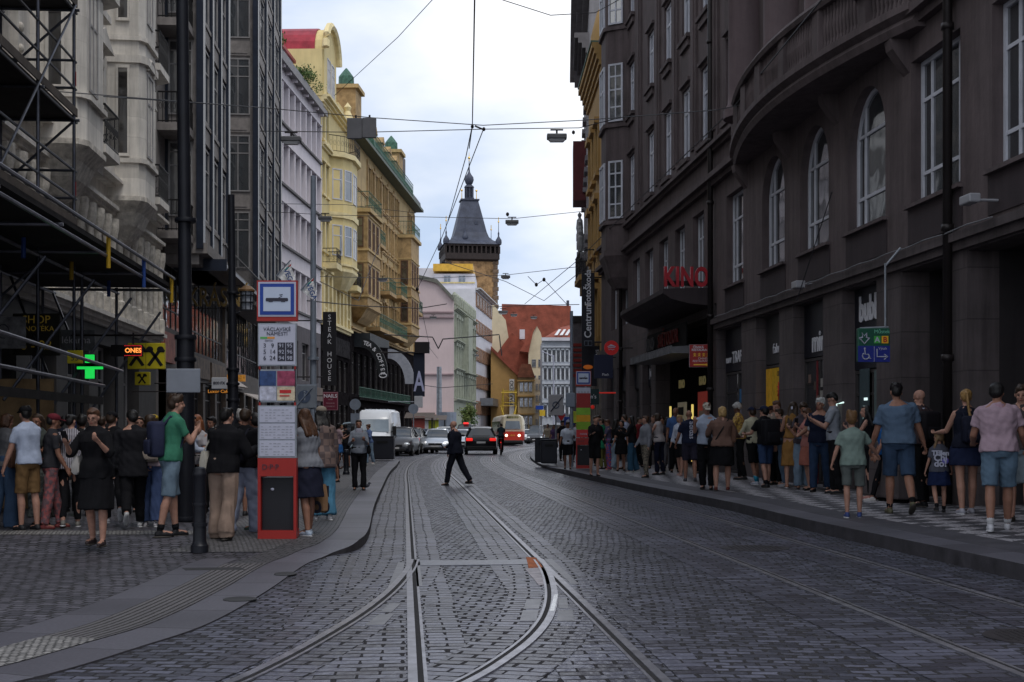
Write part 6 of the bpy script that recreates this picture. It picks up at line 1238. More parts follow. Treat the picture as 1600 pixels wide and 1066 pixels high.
# ------------------------------------------------------------------ scaffolding
m_tubes = M('scaffold tube', (.06, .064, .08), .4, .7, var=.3, scale=4); m_deckm = M('scaffold deck', (.025, .022, .022), .8, var=.4, scale=3)
SB = Bld('scaffold', (cx(-6.0, 10), 10), (cx(-6.0, 24.6), 24.6), 'tube scaffolding with dark decks standing in front of the pale baroque building', 'scaffold')
def XS(D): return (D - 10) * math.sqrt(1 + .08 ** 2)
bays = [XS(d) for d in (10, 12.4, 14.8, 17.2, 19.6, 22.0, 24.4)]
lv = [5.15, 7.15, 9.15, 11.15, 13.15]
for x in bays:
 for y in (0, 1.3):
  MB().cyl((x, y, 0), (x, y, 14.5), .03, n=8).build('standard', m_tubes, SB.root)
for k, z in enumerate(lv):
 MB().box(-.2, bays[-1] + .15, .02, 1.28, z - .06, z).build('deck', m_deckm, SB.root)
 mb = MB()
 for y in (0, 1.3): mb.cyl((-.3, y, z - .09), (bays[-1] + .2, y, z - .09), .028, n=6)
 for h in (.5, 1.0): mb.cyl((-.3, 0, z + h), (bays[-1] + .15, 0, z + h), .025, n=6)
 for x in bays: mb.cyl((x, -.1, z - .09), (x, 1.4, z - .09), .028, n=6)
 for h in (.5, 1.0): mb.cyl((bays[-1], 0, z + h), (bays[-1], 1.3, z + h), .025, n=6)
 mb.build('rails', m_tubes, SB.root); MB().box(-.2, bays[-1] + .15, -.03, -.005, z, z + .15).build('toe_board', M('toe board', (.07, .055, .045), .8, var=.4), SB.root)
 mb = MB()
 for i in range(len(bays) - 1):
  if (i + k) % 2 == 0: mb.cyl((bays[i], -.03, z), (bays[i + 1], -.03, z + 2.0), .022, n=6)
 mb.cyl((bays[-1], .0, z - .1), (bays[-1] , 1.3, z - 1.3), .024, n=6).build('brace', m_tubes, SB.root)
 MB().cyl((bays[-1] + .03, 0, z + .55), (bays[-1] + .03, 0, z + .8), .034, n=8).build('coupler', M('coupler red', (.35, .03, .03), .5), SB.root)
pr = [XS(d) for d in (10, 13, 16, 19, 22, 25, 28)]
q = MB().box(-.2, pr[-1] + .1, -1.1, 1.95, 4.42, 4.5).build('protective_deck', m_deckm, SB.root)
mb = MB()
for x in pr:
 mb.cyl((x, -1.15, 4.36), (x, 1.6, 4.36), .03, n=6)
for y in (-1.1, -.0, 1.3): mb.cyl((-.3, y, 4.30), (pr[-1] + .2, y, 4.30), .03, n=6)
mb.cyl((-.3, -1.15, 4.62), (pr[-1] + .2, -1.15, 4.62), .03, n=6)
mb.cyl((-.3, -1.2, 2.75), (bays[-1] - .2, -.9, 2.5), .028, n=6).cyl((-.3, -.8, 2.35), (bays[-1] - 1.2, -.8, 2.2), .028, n=6)
mb.build('rails', M('bright scaffold tube', (.17, .17, .20), .4, .7, var=.3), SB.root)
MB().box(-.3, bays[-1] + 1.0, -.3, -.25, 1.92, 2.06).build('timber_ledger', m_deckm, SB.root)
for x in pr[-3:]:
 for y in (-.0, 1.5): MB().cyl((x, y, 0.02), (x, y, 4.4), .03, n=8).build('standard', m_tubes, SB.root)
for i, x in enumerate(pr[2:]):
 MB().cyl((x, -.9, 3.9), (x - 1.2, .2, 1.9), .025, n=6).cyl((x, 1.3, 4.3), (x - 1.6, .2, 2.4), .025, n=6).build('brace', m_tubes, SB.root)
 for y, c in ((-1.13, 0), (-.1, 1)):
  if i >= 2: MB().cyl((x - c * 1.2, y, 4.1), (x - c * 1.2, y, 4.65), .036, n=8).build('sleeve', M('blue sleeve', (.02, .06, .24), .5) if (i + c) % 2 else M('yellow sleeve', (.45, .28, .02), .5), SB.root)
for x in bays[2:]: MB().cyl((x, -.0, .5), (x, 0, 1.6), .045, n=8).build('sleeve', M('blue sleeve', (.02, .06, .24), .5), SB.root)
mb = MB()
rr = random.Random(3)
for k in range(26):
 z = .15 + k * .035; mb.add([(.05 * rr.uniform(-1, 1), -.06 + rr.uniform(-.04, .04), z), (.09 * rr.uniform(-1, 1), -.08, z + .02), (.09 * rr.uniform(-1, 1), -.05, z + .1), (.03, -.07, z + .08)], [(0, 1, 2, 3)])
o = mb.build('barrier_tape', M('barrier tape', (.55, .35, .38), .6, var=.9, scale=10), None); o.location = at(33, 21.5, .05); tag(o, 'crumpled red and white barrier tape tied round a scaffold tube', 'barrier tape')
# ------------------------------------------------------------------ overhead wires and lamps
m_wire = M('overhead wire', (.035, .035, .04), .6, var=0)
def wire(pts, label, r=.012, name='overhead_wire', sag=0, grp='overhead wires'):
 P = [pz(x, y, D) for x, y, D in pts]; o0 = P[0].copy(); out = []
 for a, c in zip(P[:-1], P[1:]):
  L_ = (c - a).length; n = 10
  for k in range(n): t = k / n; q = a.lerp(c, t); out.append(q - Vector((0, 0, 4 * sag * t * (1 - t))) - o0)
 out.append(P[-1] - o0); o = MB().tube(out, r, 5).build(name, m_wire); o.location = o0; tag(o, label, 'wire', grp)
 return o
wire([(742, -30, 22), (738, 196, 40), (733, 232, 42)], 'wire rising from the top of the photo down to the joint over the tower', .016)
wire([(755, 203, 42), (690, 372, 60), (652, 452, 80), (672, 545, 110), (684, 560, 130)], 'contact wire slanting down left of the tower', .016)
wire([(742, 197, 42), (756, 203, 42)], 'short wire at the star joint over the street', .03)
wire([(738, 196, 42), (728, 245, 46), (700, 345, 60)], 'second contact wire slanting down towards the pink building', .016)
wire([(680, -5, 40), (622, 58, 46), (522, 150, 60)], 'thin wire slanting from the top of the photo to the yellow building')
wire([(785, 0, 40), (860, 24, 42), (930, 20, 46), (985, -10, 50)], 'wire curving near the top right of the sky', .014)
wire([(120, 148, 30), (406, 168, 42), (580, 184, 42), (755, 196, 42), (912, 188, 42), (1120, 172, 33)], 'long cross wire at the height of the street star joint, upper one', .014)
wire([(406, 205, 42), (565, 207, 42), (757, 202, 42), (905, 200, 42), (985, 180, 44)], 'cross wire carrying the lamp with the grey boxes, lower one', .014)
wire([(1600, 68, 20), (1395, 113, 25), (1120, 172, 33)], 'wire running from the right edge down to the drain pipe of the cinema building', .012)
wire([(1290, -8, 22), (1140, 175, 33), (1000, 310, 45), (905, 405, 60), (820, 475, 80)], 'thick wire slanting from the upper right facade down to the far street', .016)
wire([(406, 330, 63), (510, 336, 63), (800, 342, 63), (915, 330, 63)], 'cross wire of the second lamp row', .014)
wire([(406, 318, 50), (540, 320, 60), (650, 333, 63)], 'thin cross wire in front of the yellow building')
wire([(500, 432, 80), (640, 436, 90), (790, 430, 90), (920, 415, 75)], 'cross wire of the third lamp row', .018)
wire([(480, 470, 40), (560, 478, 50), (655, 482, 60), (698, 475, 62)], 'thick dark cross wire in front of the ochre building', .02)
wire([(500, 440, 60), (560, 470, 70), (594, 380, 80)], 'wire going up along the ochre building', .02)
wire([(600, 523, 100), (676, 527, 100), (685, 545, 100), (692, 530, 100), (780, 523, 100), (784, 556, 100)], 'bracket shaped wire before the pink wall', .045)
wire([(690, 408, 80), (790, 440, 90), (850, 470, 100), (900, 430, 80)], 'wire net strand to the right of the tower', .022)
wire([(825, 432, 90), (838, 445, 92), (850, 437, 92), (885, 475, 95)], 'short strands with clamps right of the tower', .022)
wire([(760, 480, 100), (830, 477, 100), (905, 476, 90)], 'far cross wire over the red roof', .025)
wire([(645, 600, 110), (690, 606, 120), (770, 600, 120)], 'low far wire before the banded block', .03)
wire([(1245, 470, 26), (1300, 300, 24)], 'thin cable down the right facade', .01)
wire([(0, 136, 24), (250, 156, 30), (406, 168, 42)], 'near end of the long cross wire at left', .01)
def lamp(px, py, D, label, w=.62):
 b = pz(px, py, D); root = empty('hanging_street_lamp', b, 0, label, 'street lamp', 'lamps hanging on cross wires'); s = w / .62
 MB().rbox(-.31 * s, .31 * s, -.16 * s, .16 * s, -.02, .14 * s, .03).build('housing', M('lamp housing', (.10, .10, .105), .5, .2), root)
 MB().loft([[(-.27 * s, -.13 * s, -.02), (.27 * s, -.13 * s, -.02), (.27 * s, .13 * s, -.02), (-.27 * s, .13 * s, -.02)], [(-.2 * s, -.09 * s, -.1 * s), (.2 * s, -.09 * s, -.1 * s), (.2 * s, .09 * s, -.1 * s), (-.2 * s, .09 * s, -.1 * s)]]).build('diffuser', M('lamp diffuser', (.55, .55, .56), .3, var=0), root)
 MB().cyl((0, 0, .14 * s), (0, 0, .27 * s), .03).box(-.2 * s, .2 * s, -.03, .03, .26 * s, .30 * s).build('hanger', m_drainp, root)
for px, py, D, l, w in ((870, 217, 42, 'hanging lamp nearest in the sky at right of the star joint', .62), (455, 221, 42, 'hanging lamp before the pale striped block, highest at left', .62), (800, 349, 63, 'hanging lamp right of the tower roof', .62), (508, 343, 63, 'hanging lamp before the yellow oriel', .62), (790, 434, 90, 'small hanging lamp right of the tower gallery', .62), (598, 438, 90, 'small hanging lamp before the ochre balconies', .62), (834, 497, 125, 'far lamp over the red roof, right one', .62), (803, 493, 120, 'far lamp over the red roof, middle one', .62), (677, 497, 120, 'far lamp before the pink wall', .62), (786, 489, 115, 'far lamp over the red roof, left one', .8), (745, 556, 150, 'far green diamond shaped lamp plate', .5)): lamp(px, py, D, l, w)
b = pz(565, 201, 42); o = empty('signal_box', b, 0, 'pair of flat grey boxes hanging on a cross wire in front of the ochre building', 'signal box'); MB().rbox(-.45, .02, -.06, .06, -.32, .32, .01).build('left_box', M('box grey', (.12, .12, .13), .6), o); MB().rbox(.03, .46, -.09, .03, -.30, .32, .01).build('right_box', M('box grey', (.12, .12, .13), .6), o); MB().cyl((-.18, 0, .3), (-.18, 0, .42), .03).cyl((.25, 0, .3), (.25, 0, .42), .03).build('hook', m_drainp, o)
for k, (x, y, D) in enumerate(((756, 202, 42), (738, 198, 42), (793, 335, 63), (652, 452, 80), (838, 445, 92), (850, 437, 92), (896, 207, 42))):
 o = MB().ball((0, 0, 0), .055 * D / 45, .05, .07 * D / 45).build('wire_clamp', m_drainp, None, smooth=True); o.location = pz(x, y, D); tag(o, ['clamp at the star joint over the street, right one', 'clamp at the star joint over the street, left one', 'dark clamp left of the second row lamp', 'clamp on the contact wire by the pink roof', 'clamp on the short strands right of the tower, left', 'clamp on the short strands right of the tower, right', 'round black clamp right of the nearest lamp'][k], 'wire clamp', 'clamps on the wires')
# ------------------------------------------------------------------ vehicles
m_tyre = M('tyre rubber', (.012, .012, .013), .8, var=0); m_rim = M('alloy rim', (.30, .31, .33), .35, .8, var=.1)
m_carglass = glass('car glass', (.02, .025, .03), .05); m_carglass.node_tree.nodes['Principled BSDF'].inputs['IOR'].default_value = 1.45; m_head = M('headlamp', (.70, .74, .78), .15, .3, var=0, emit=.12); m_tail = M('tail lamp', (.75, .02, .015), .3, var=0, emit=.9); m_chrome = M('chrome', (.5, .5, .52), .15, 1, var=0)
m_plateno = M('number plate', (.5, .5, .5), .5, var=0); m_trim = M('black trim', (.015, .015, .016), .6, var=0)
def sect(y, zb, zs, zt, wb, ws, wt):
 """closed ring: sill, flank, shoulder, top (half widths)"""
 pts = [(wb * .86, zb), (wb, zb + .10), (ws * 1.0, (zb + zs) / 2), (ws * .985, zs - .04), (ws * .93, zs), (wt + (ws * .93 - wt) * .08, zt - (zt - zs) * .10), (wt * .86, zt), (wt * .45, zt + .015)]
 return [(x, y, z) for x, z in pts] + [(-x, y, z) for x, z in reversed(pts)]
def car(px, py, D, paint, label, L=4.4, Wd=1.82, H=1.46, head=180, kind='hatch', grp=None, rot=None, light=None, roofsign=None, cat='car'):
 """local +y is the front of the car"""
 b = at(px, D, 0); rz = R(head - 0) if rot is None else rot
 root = empty('parked_car' if grp else 'car', b, rz, label, cat, grp); hw = Wd / 2; f = L / 2
 hood = {'hatch': (.98, .62), 'suv': (1.08, .66), 'estate': (1.0, .62)}[kind][0]
 zt = H
 S = [(-f, .42, .86, .90, .80, .80), (-f + .06, .30, .96, 1.0, .94, .9), (-f + .5, .22, .98, 1.0, 1, .95), (-.6, .2, hood - .04, hood - .02, 1, .98), (.35, .2, hood - .04, hood - .02, 1, .98), (f - .95, .2, hood - .06, hood - .02, .99, .92), (f - .35, .22, hood - .22, hood - .14, .95, .8), (f - .08, .28, .62, .70, .86, .7), (f, .34, .50, .56, .76, .62)]
 rings = [sect(y, zb, zs, z_, hw * w * .98, hw * w, hw * w2 * .8) for y, zb, zs, z_, w, w2 in S]
 body = MB().loft(rings).build('body', paint, root, smooth='auto')
 rear = -f + (.25 if kind != 'estate' else .12)
 ws = f - 1.25
 G = [(rear, hood - .05, .90, .86), (rear + .38, zt - .10, .80, .62), (rear + .9, zt - .02, .80, .64), (-.1, zt, .80, .66), (ws - 1.0, zt - .06, .78, .64), (ws - .1, hood + .12, .84, .8), (ws + .12, hood - .04, .86, .84)]
 gl_ = MB(); rg = []
 for y, z, wb, wt in G: rg.append([(-hw * .93 * wb / .86, y, hood - .07), (-hw * wt, y, max(z - .03, hood - .06)), (-hw * wt * .6, y, max(z, hood - .05)), (hw * wt * .6, y, max(z, hood - .05)), (hw * wt, y, max(z - .03, hood - .06)), (hw * .93 * wb / .86, y, hood - .07)])
 gl_.loft(rg).build('windows', m_carglass, root, smooth='auto')
 rf = []
 for y, z, wb, wt in G[1:5]: rf.append([(-hw * wt * 1.03, y, z - .045), (-hw * wt * .97, y, z + .0), (-hw * wt * .5, y, z + .028), (hw * wt * .5, y, z + .028), (hw * wt * .97, y, z), (hw * wt * 1.03, y, z - .045)])
 roof = MB().loft(rf)
 for s in (-1, 1):
  roof.tube([(s * hw * .67, ws - 1.0, zt - .06), (s * hw * .80, ws - .1, hood + .10), (s * hw * .86, ws + .10, hood - .03)], .035, 6).tube([(s * hw * .63, rear + .38, zt - .1), (s * hw * .88, rear + .02, hood)], .05, 6).tube([(s * hw * .70, -.15, zt - .03), (s * hw * .92, -.1, hood)], .03, 6)
 roof.build('roof', paint, root, smooth='auto')
 for s in (-1, 1):
  for y in (-f + .82, f - .88):
   w = MB().cyl((s * (hw - .19), y, .32), (s * (hw + .01), y, .32), .32, n=20).build('wheel', m_tyre, root, smooth='auto')
   mb = MB().cyl((s * (hw + .005), y, .32), (s * (hw + .02), y, .32), .09, n=12)
   for k in range(5): a = k * 2 * PI / 5; mb.cyl((s * (hw + .012), y, .32), (s * (hw + .012), y + .2 * math.cos(a), .32 + .2 * math.sin(a)), .03, .022, n=5)
   mb.build('rim', m_rim, w)
  MB().ball((s * hw * .70, f - .17, .66), .19, .13, .09).build('headlight', m_head if not light else M('lit headlight', (.95, .97, 1), .2, var=0, emit=light), root, smooth=True)
  MB().rbox(s * hw * .72 - .19, s * hw * .72 + .19, -f - .05, -f + .1, .80, .97, .03).build('tail_light', m_tail, root)
  MB().ball((s * (hw + .10), ws - .25, hood + .03), .11, .07, .075).build('mirror', paint, root, smooth=True)
 MB().rbox(-.42, .42, f - .06, f + .012, .50, .64, .02).rbox(-.6, .6, f - .05, f + .02, .26, .40, .02).build('grille', m_trim, root)
 MB().box(-.26, .26, f + .013, f + .03, .40, .50).build('number_plate', m_plateno, root); MB().box(-.26, .26, -f - .03, -f - .005, .66, .77).build('number_plate', m_plateno, root)
 MB().rbox(-hw * .9, hw * .9, -f - .03, -f + .06, .28, .5, .03).build('bumper', m_trim, root)
 MB().ball((0, f + .02, .60), .055, .015, .055).build('emblem', m_chrome, root)
 MB().box(-hw * .55, hw * .55, rear - .02, rear + .0, hood + .02, hood + .04).build('wiper', m_trim, root)
 if roofsign: MB().rbox(-.22, .22, -.1, .1, zt + .02, zt + .17, .04).build('roof_sign', roofsign, root)
 return root
pt = lambda n, c, m=.3: M('car paint ' + n, c, .3, m, var=.06, scale=.8, coat=.15 if max(c) < .1 else .5)
m_silver = pt('silver', (.42, .45, .50), .5); m_dgrey = pt('dark grey', (.06, .062, .07)); m_bk = pt('black', (.012, .012, .014)); m_bluc = pt('dark blue', (.025, .035, .075)); m_whc = pt('white', (.60, .62, .64), 0)
G_ = 'cars parked along the left side'
car(625, 0, 76, m_dgrey, 'dark grey parked car nearest to the white van', head=177, kind='suv', H=1.6, grp=G_)
car(641, 0, 82, m_bk, 'black parked car second behind the white van', head=177, kind='suv', H=1.58, grp=G_)
car(659, 0, 86, m_bluc, 'dark blue parked car third behind the white van', head=177, grp=G_)
car(684, 0, 84, m_silver, 'silver hatchback facing the camera, with bright headlight, left of the man in a suit', head=179, grp=G_, light=.6, H=1.5)
car(697, 0, 96, m_whc, 'pale car behind the silver hatchback and the man in a suit', head=179, kind='suv', H=1.65, grp=G_)
car(722, 0, 96, m_silver, 'light car right of the man in a suit, farther back', head=179, kind='estate', grp=G_)
car(739, 0, 104, m_silver, 'pale estate car partly hidden behind the dark car ahead', head=174, kind='estate', grp=G_)
car(728, 0, 112, m_dgrey, 'farthest grey car with a red roof sign', head=174, grp=G_, roofsign=M('red roof sign', (.9, .04, .04), .4, var=0, emit=.8), H=1.9)
car(751, 0, 80.5, m_bk, 'black estate car driving away with red tail lights lit', head=2, kind='suv', H=1.62, Wd=1.9)
car(826, 0, 150, m_whc, 'small white car far down the street right of the tram', head=160, H=1.5)
car(716, 0, 128, m_bluc, 'dark car far behind the red roof sign', head=179, grp=G_)
car(552, 0, 82, pt('pale blue', (.30, .38, .44), .2), 'pale blue van shaped car behind the small pair on the left pavement', head=170, kind='suv', H=1.9)
b = at(591, 77, 0); van = empty('delivery_van', b, R(178), 'white high roofed delivery van parked nose towards the camera', 'van')
m_van = M('van white', (.74, .77, .82), .35, var=.08, scale=.5, coat=.3); hw = 1.03
def vs_(y, zb, zw, zt, wt): return [(hw * .93, y, zb), (hw, y, zb + .25), (hw, y, zw), (hw * .97, y, (zw + zt) / 2), (wt, y, zt - .12), (wt * .86, y, zt), (0, y, zt + .03), (-wt * .86, y, zt), (-wt, y, zt - .12), (-hw * .97, y, (zw + zt) / 2), (-hw, y, zw), (-hw, y, zb + .25), (-hw * .93, y, zb)]
MB().loft([vs_(-3.0, .35, 1.2, 2.62, .93), vs_(-2.8, .3, 1.2, 2.70, .95), vs_(1.15, .3, 1.2, 2.70, .95), vs_(1.45, .3, 1.2, 2.55, .90), vs_(1.72, .3, 1.2, 2.2, .88), vs_(2.15, .3, 1.0, 1.42, .9), vs_(2.75, .34, .85, 1.14, .86), vs_(2.95, .4, .7, .92, .8)]).build('body', m_van, van, smooth='auto')
MB().add([(-.86, 1.74, 2.12), (.86, 1.74, 2.12), (.94, 2.20, 1.38), (-.94, 2.20, 1.38)], [(0, 1, 2, 3)]).build('windscreen', M('van windscreen', (.22, .27, .32), .08, var=.2, scale=.8), van).location = (0, .06, .03)
for s in (-1, 1):
 MB().add([(s * 1.04, 1.0, 1.95), (s * 1.04, 1.65, 1.9), (s * 1.05, 2.05, 1.35), (s * 1.05, 1.0, 1.3)], [(0, 1, 2, 3)]).build('side_window', m_carglass, van)
 MB().rbox(s * 1.22 - .11, s * 1.22 + .11, 1.9, 2.02, 1.25, 1.75, .03).cyl((s * 1.0, 1.9, 1.4), (s * 1.2, 1.95, 1.45), .03).build('mirror', m_trim, van)
 MB().rbox(s * .78 - .15, s * .78 + .15, 2.78, 2.93, .82, 1.10, .04).build('headlight', m_head, van)
 for y in (-1.9, 2.0): w = MB().cyl((s * .83, y, .35), (s * 1.05, y, .35), .35, n=20).build('wheel', m_tyre, van, smooth='auto'); MB().cyl((s * 1.045, y, .35), (s * 1.06, y, .35), .2, n=14).build('rim', m_rim, w)
MB().rbox(-.95, .95, 2.85, 3.05, .3, .68, .05).rbox(-.5, .5, 2.9, 3.0, .72, .9, .02).build('bumper', m_trim, van); MB().box(-.26, .26, 3.052, 3.065, .42, .53).build('number_plate', m_plateno, van)
mb = MB()
for k in range(7): mb.box(-.7 + k * .22, -.66 + k * .22, -2.7, 1.0, 2.72, 2.76)
mb.build('roof_ribs', m_van, van)
van.scale = (.95, .95, .95)
b = at(800, 122, 0); tr = empty('tram', b, R(184), 'old cream and red tram coming towards the camera with headlights on', 'tram')
m_cream = M('tram cream', (.52, .46, .34), .4, var=.12, coat=.3); m_tred = M('tram red', (.50, .035, .02), .35, var=.1, coat=.3)
def tsec(y, s, z0, z1):
 pts = [(1.05 * s, .42), (1.22 * s, .6), (1.25 * s, 1.2), (1.24 * s, 1.8), (1.2 * s, 2.5), (1.05 * s, 2.85), (.7 * s, 3.02), (0, 3.08)]
 return [(x, y, z) for x, z in pts] + [(-x, y, z) for x, z in reversed(pts[:-1])]
def clip(sec, lo, hi): return [(x, y, min(max(z, lo), hi)) for x, y, z in sec]
st = [(-14, .85), (-13.6, .98), (-7, 1), (0, 1), (.55, .97), (.9, .88), (1.08, .74)]
MB().loft([clip(tsec(y, s, 0, 0), .42, 1.52) for y, s in st]).build('lower_body', m_tred, tr, smooth='auto'); MB().loft([clip(tsec(y - (0.1 if y > 0 else 0), s, 0, 0), 1.52, 3.2) for y, s in st]).build('upper_body', m_cream, tr, smooth='auto')
MB().loft([[(x * 1.004, y + .01, z) for x, y, z in clip(tsec(y, s, 0, 0), 1.42, 1.5)] for y, s in st]).build('cream_band', m_cream, tr)
MB().loft([[(-.82, .93, 1.62), (.82, .93, 1.62), (.76, .88, 2.45), (-.76, .88, 2.45)], [(-.72, 1.06, 1.64), (.72, 1.06, 1.64), (.66, .98, 2.42), (-.66, .98, 2.42)]]).build('windscreen', glass('tram glass', (.16, .19, .22), .08), tr)
for s in (-1, 1):
 MB().add([(s * 1.0, .82, 1.65), (s * 1.19, .3, 1.65), (s * 1.17, .3, 2.4), (s * .95, .8, 2.4)], [(0, 1, 2, 3)]).build('corner_window', m_carglass, tr).location = (s * .05, .04, 0)
 for k in range(7): MB().box(s * 1.235 - .01, s * 1.235 + .01, -13 + k * 1.9, -11.5 + k * 1.9, 1.6, 2.4).build('side_window', m_carglass, tr)
 MB().cyl((s * .62, 1.0, 1.02), (s * .62, 1.12, 1.02), .13, n=16).build('headlight', M('tram headlight', (1, .82, .62), .3, var=0, emit=2.2), tr)
 MB().tube([(s * 1.15, .7, 2.0), (s * 1.42, .95, 2.05)], .02, 5).ball((s * 1.42, .97, 1.95), .07, .04, .16).build('mirror', m_trim, tr)
 MB().ball((s * .95, .88, .85), .07, .05, .06).build('indicator', m_oran, tr)
MB().rbox(-.62, .62, .55, .98, 2.62, 2.92, .04).build('destination_box', m_trim, tr); text('9  SÍDLIŠTĚ ŘEPY', 'lettering', M('amber text', (.35, .33, .10), .5, var=0, emit=.1), tr, (0, 1.0, 2.77), .17, rot=(PI / 2, 0, PI), depth=.01)
text('8515', 'lettering', M('gold number', (.7, .4, .05), .5, var=0), tr, (0, 1.13, 1.02), .22, rot=(PI / 2, 0, PI), depth=.01)
MB().rbox(-.95, .95, .6, 1.12, .30, .56, .05).box(-1.05, 1.05, -13.5, .5, .12, .42).build('skirt', m_trim, tr)
mb = MB()
for s in (-1, 1): mb.cyl((s * .55, -4.2, 3.1), (s * .8, -5.2, 4.0), .04, n=5).cyl((s * .8, -5.2, 4.0), (s * .6, -4.3, 5.3), .03, n=5).cyl((s * .55, -6.2, 3.1), (s * .8, -5.2, 4.0), .04, n=5).cyl((s * .8, -5.2, 4.0), (-s * .6, -4.3, 5.3), .02, n=5)
mb.cyl((-.8, -4.3, 5.32), (.8, -4.3, 5.32), .05).cyl((-.8, -5.2, 4.0), (.8, -5.2, 4.0), .03).build('pantograph', M('pantograph yellow', (.5, .33, .03), .5), tr)
car(838, 0, 140, m_dgrey, 'dark grey vehicle behind the tram by the right kerb', head=175, kind='suv', H=1.9)
car(815, 0, 175, m_dgrey, 'dark van shaped vehicle farthest down the street beside the tram', head=175, kind='suv', H=2.3)
b = at(846, 128, 0)
tr.scale = (.93, .93, .93)
for k, (px, D, c, l) in enumerate(((662, 140, (.45, .44, .46), 'market stall with pale poster far left under the pink wall'), (678, 141, (.42, .45, .04), 'market stall with a lime yellow poster under the pink wall'), (655, 118, (.25, .05, .04), 'low red stall full of goods behind the parked cars'))):
 b = at(px, D, .1); s = empty('market_stall', b, 0, l, 'market stall');
 mb = MB()
 for x in (-1.1, 1.1):
  for y in (0, 1.6): mb.cyl((x, y, 0), (x, y, 2.5), .04)
 mb.box(-1.15, 1.15, -.1, 1.7, .85, .92).build('frame', m_trim, s); MB().add([(-1.3, -.4, 2.4), (1.3, -.4, 2.4), (1.3, 1.8, 2.9), (-1.3, 1.8, 2.9), (-1.3, -.4, 2.36), (1.3, -.4, 2.36), (1.3, 1.8, 2.86), (-1.3, 1.8, 2.86)], [(0, 1, 2, 3), (7, 6, 5, 4), (0, 4, 5, 1), (3, 2, 6, 7)]).build('roof', M('stall roof', (.10, .08, .07), .8), s)
 MB().box(-.6, .5, -.12, -.08, 1.45, 2.5).build('poster', M('stall poster' + str(k), c, .6, var=.15), s); rr = random.Random(k); mb = MB()
 for j in range(50): mb.ball((rr.uniform(-1.1, 1.1), rr.uniform(-.1, .6), .98 + rr.uniform(0, .25)), .1, .09, .1, n=6, m=4)
 mb.build('goods', M('mixed goods', (.30, .08, .07), .7, var=.9, scale=4), s)
b = gr(783, 711); bk = empty('bicycle', b, R(-3), 'bicycle ridden away from the camera beside the black car', 'bicycle')
for nm, y in (('rear', -.5), ('front', .5)): w = MB().tube([(0, y + .33 * math.cos(a), .34 + .33 * math.sin(a)) for a in np.linspace(0, 2 * PI, 21)], .022, 6).build('wheel', m_tyre, bk)
MB().tube([(0, -.5, .34), (0, -.12, .30), (0, .38, .85), (0, -.2, .85), (0, -.12, .3)], .02, 6).tube([(0, -.5, .34), (0, -.22, .88)], .015, 5).tube([(0, .5, .34), (0, .38, .98)], .02, 6).build('frame', m_sred, bk)
MB().tube([(-.28, .32, 1.02), (0, .40, 1.03), (.28, .32, 1.02)], .015, 5).build('handlebar', m_trim, bk); MB().ball((0, -.24, .95), .09, .13, .04).build('saddle', m_trim, bk); MB().ball((0, -.36, .72), .03, .02, .03).build('rear_light', m_tail, bk)
# ------------------------------------------------------------------ people
def vrot(v, ax, a): return Matrix.Rotation(a, 3, ax) @ Vector(v)
def taper(mb, p0, p1, r0, r1, n=8):
 mb.cyl(p0, p1, r0, r1, n=n); mb.ball(p0, r0, n=n, m=6); mb.ball(p1, r1, n=n, m=6)
def torso(mb, prof, tf, n=14):
 rings = []
 for z, w, d, yo in prof:
  rings.append([tf(Vector((w * math.copysign(abs(math.cos(t)) ** .8, math.cos(t)), yo + d * math.copysign(abs(math.sin(t)) ** .9, math.sin(t)), z))) for t in [2 * PI * i / n for i in range(n)]])
 mb.loft(rings)
S2 = bpy.data.scenes.new('workbench')
def remesh(mb, name, mat, parent, vox, smooth=2, folds=0, seed=0):
 me = mb.mesh('tmp'); o = bpy.data.objects.new('tmp', me); S2.collection.objects.link(o)
 m = o.modifiers.new('r', 'REMESH'); m.mode = 'VOXEL'; m.voxel_size = vox; m.use_smooth_shade = True
 s = o.modifiers.new('s', 'SMOOTH'); s.factor = .6; s.iterations = smooth
 S2.view_layers[0].update(); dg = S2.view_layers[0].depsgraph; out = bpy.data.meshes.new_from_object(o.evaluated_get(dg)); bpy.data.objects.remove(o); bpy.data.meshes.remove(me)
 if folds and len(out.vertices):
  nv = len(out.vertices); co = np.empty(nv * 3, 'f'); out.vertices.foreach_get('co', co); co = co.reshape(-1, 3); no = np.empty(nv * 3, 'f'); out.vertices.foreach_get('normal', no); no = no.reshape(-1, 3)
  r = np.random.RandomState(seed); d = np.zeros(nv)
  for k in range(7):
   w = r.normal(0, 1, 3) * np.array([22, 22, 16]) * (.5 + .25 * k); d += np.sin(co @ w + r.uniform(0, 6)) / (1 + .3 * k)
  co = co + no * (d[:, None] * folds * .5); out.vertices.foreach_set('co', co.astype('f').ravel())
 out.polygons.foreach_set('use_smooth', [True] * len(out.polygons)); out.update(); out.name = name
 q = bpy.data.objects.new(name, out); COL.objects.link(q); out.materials.clear(); out.materials.append(mat); q.parent = parent
 return q
CM = {}
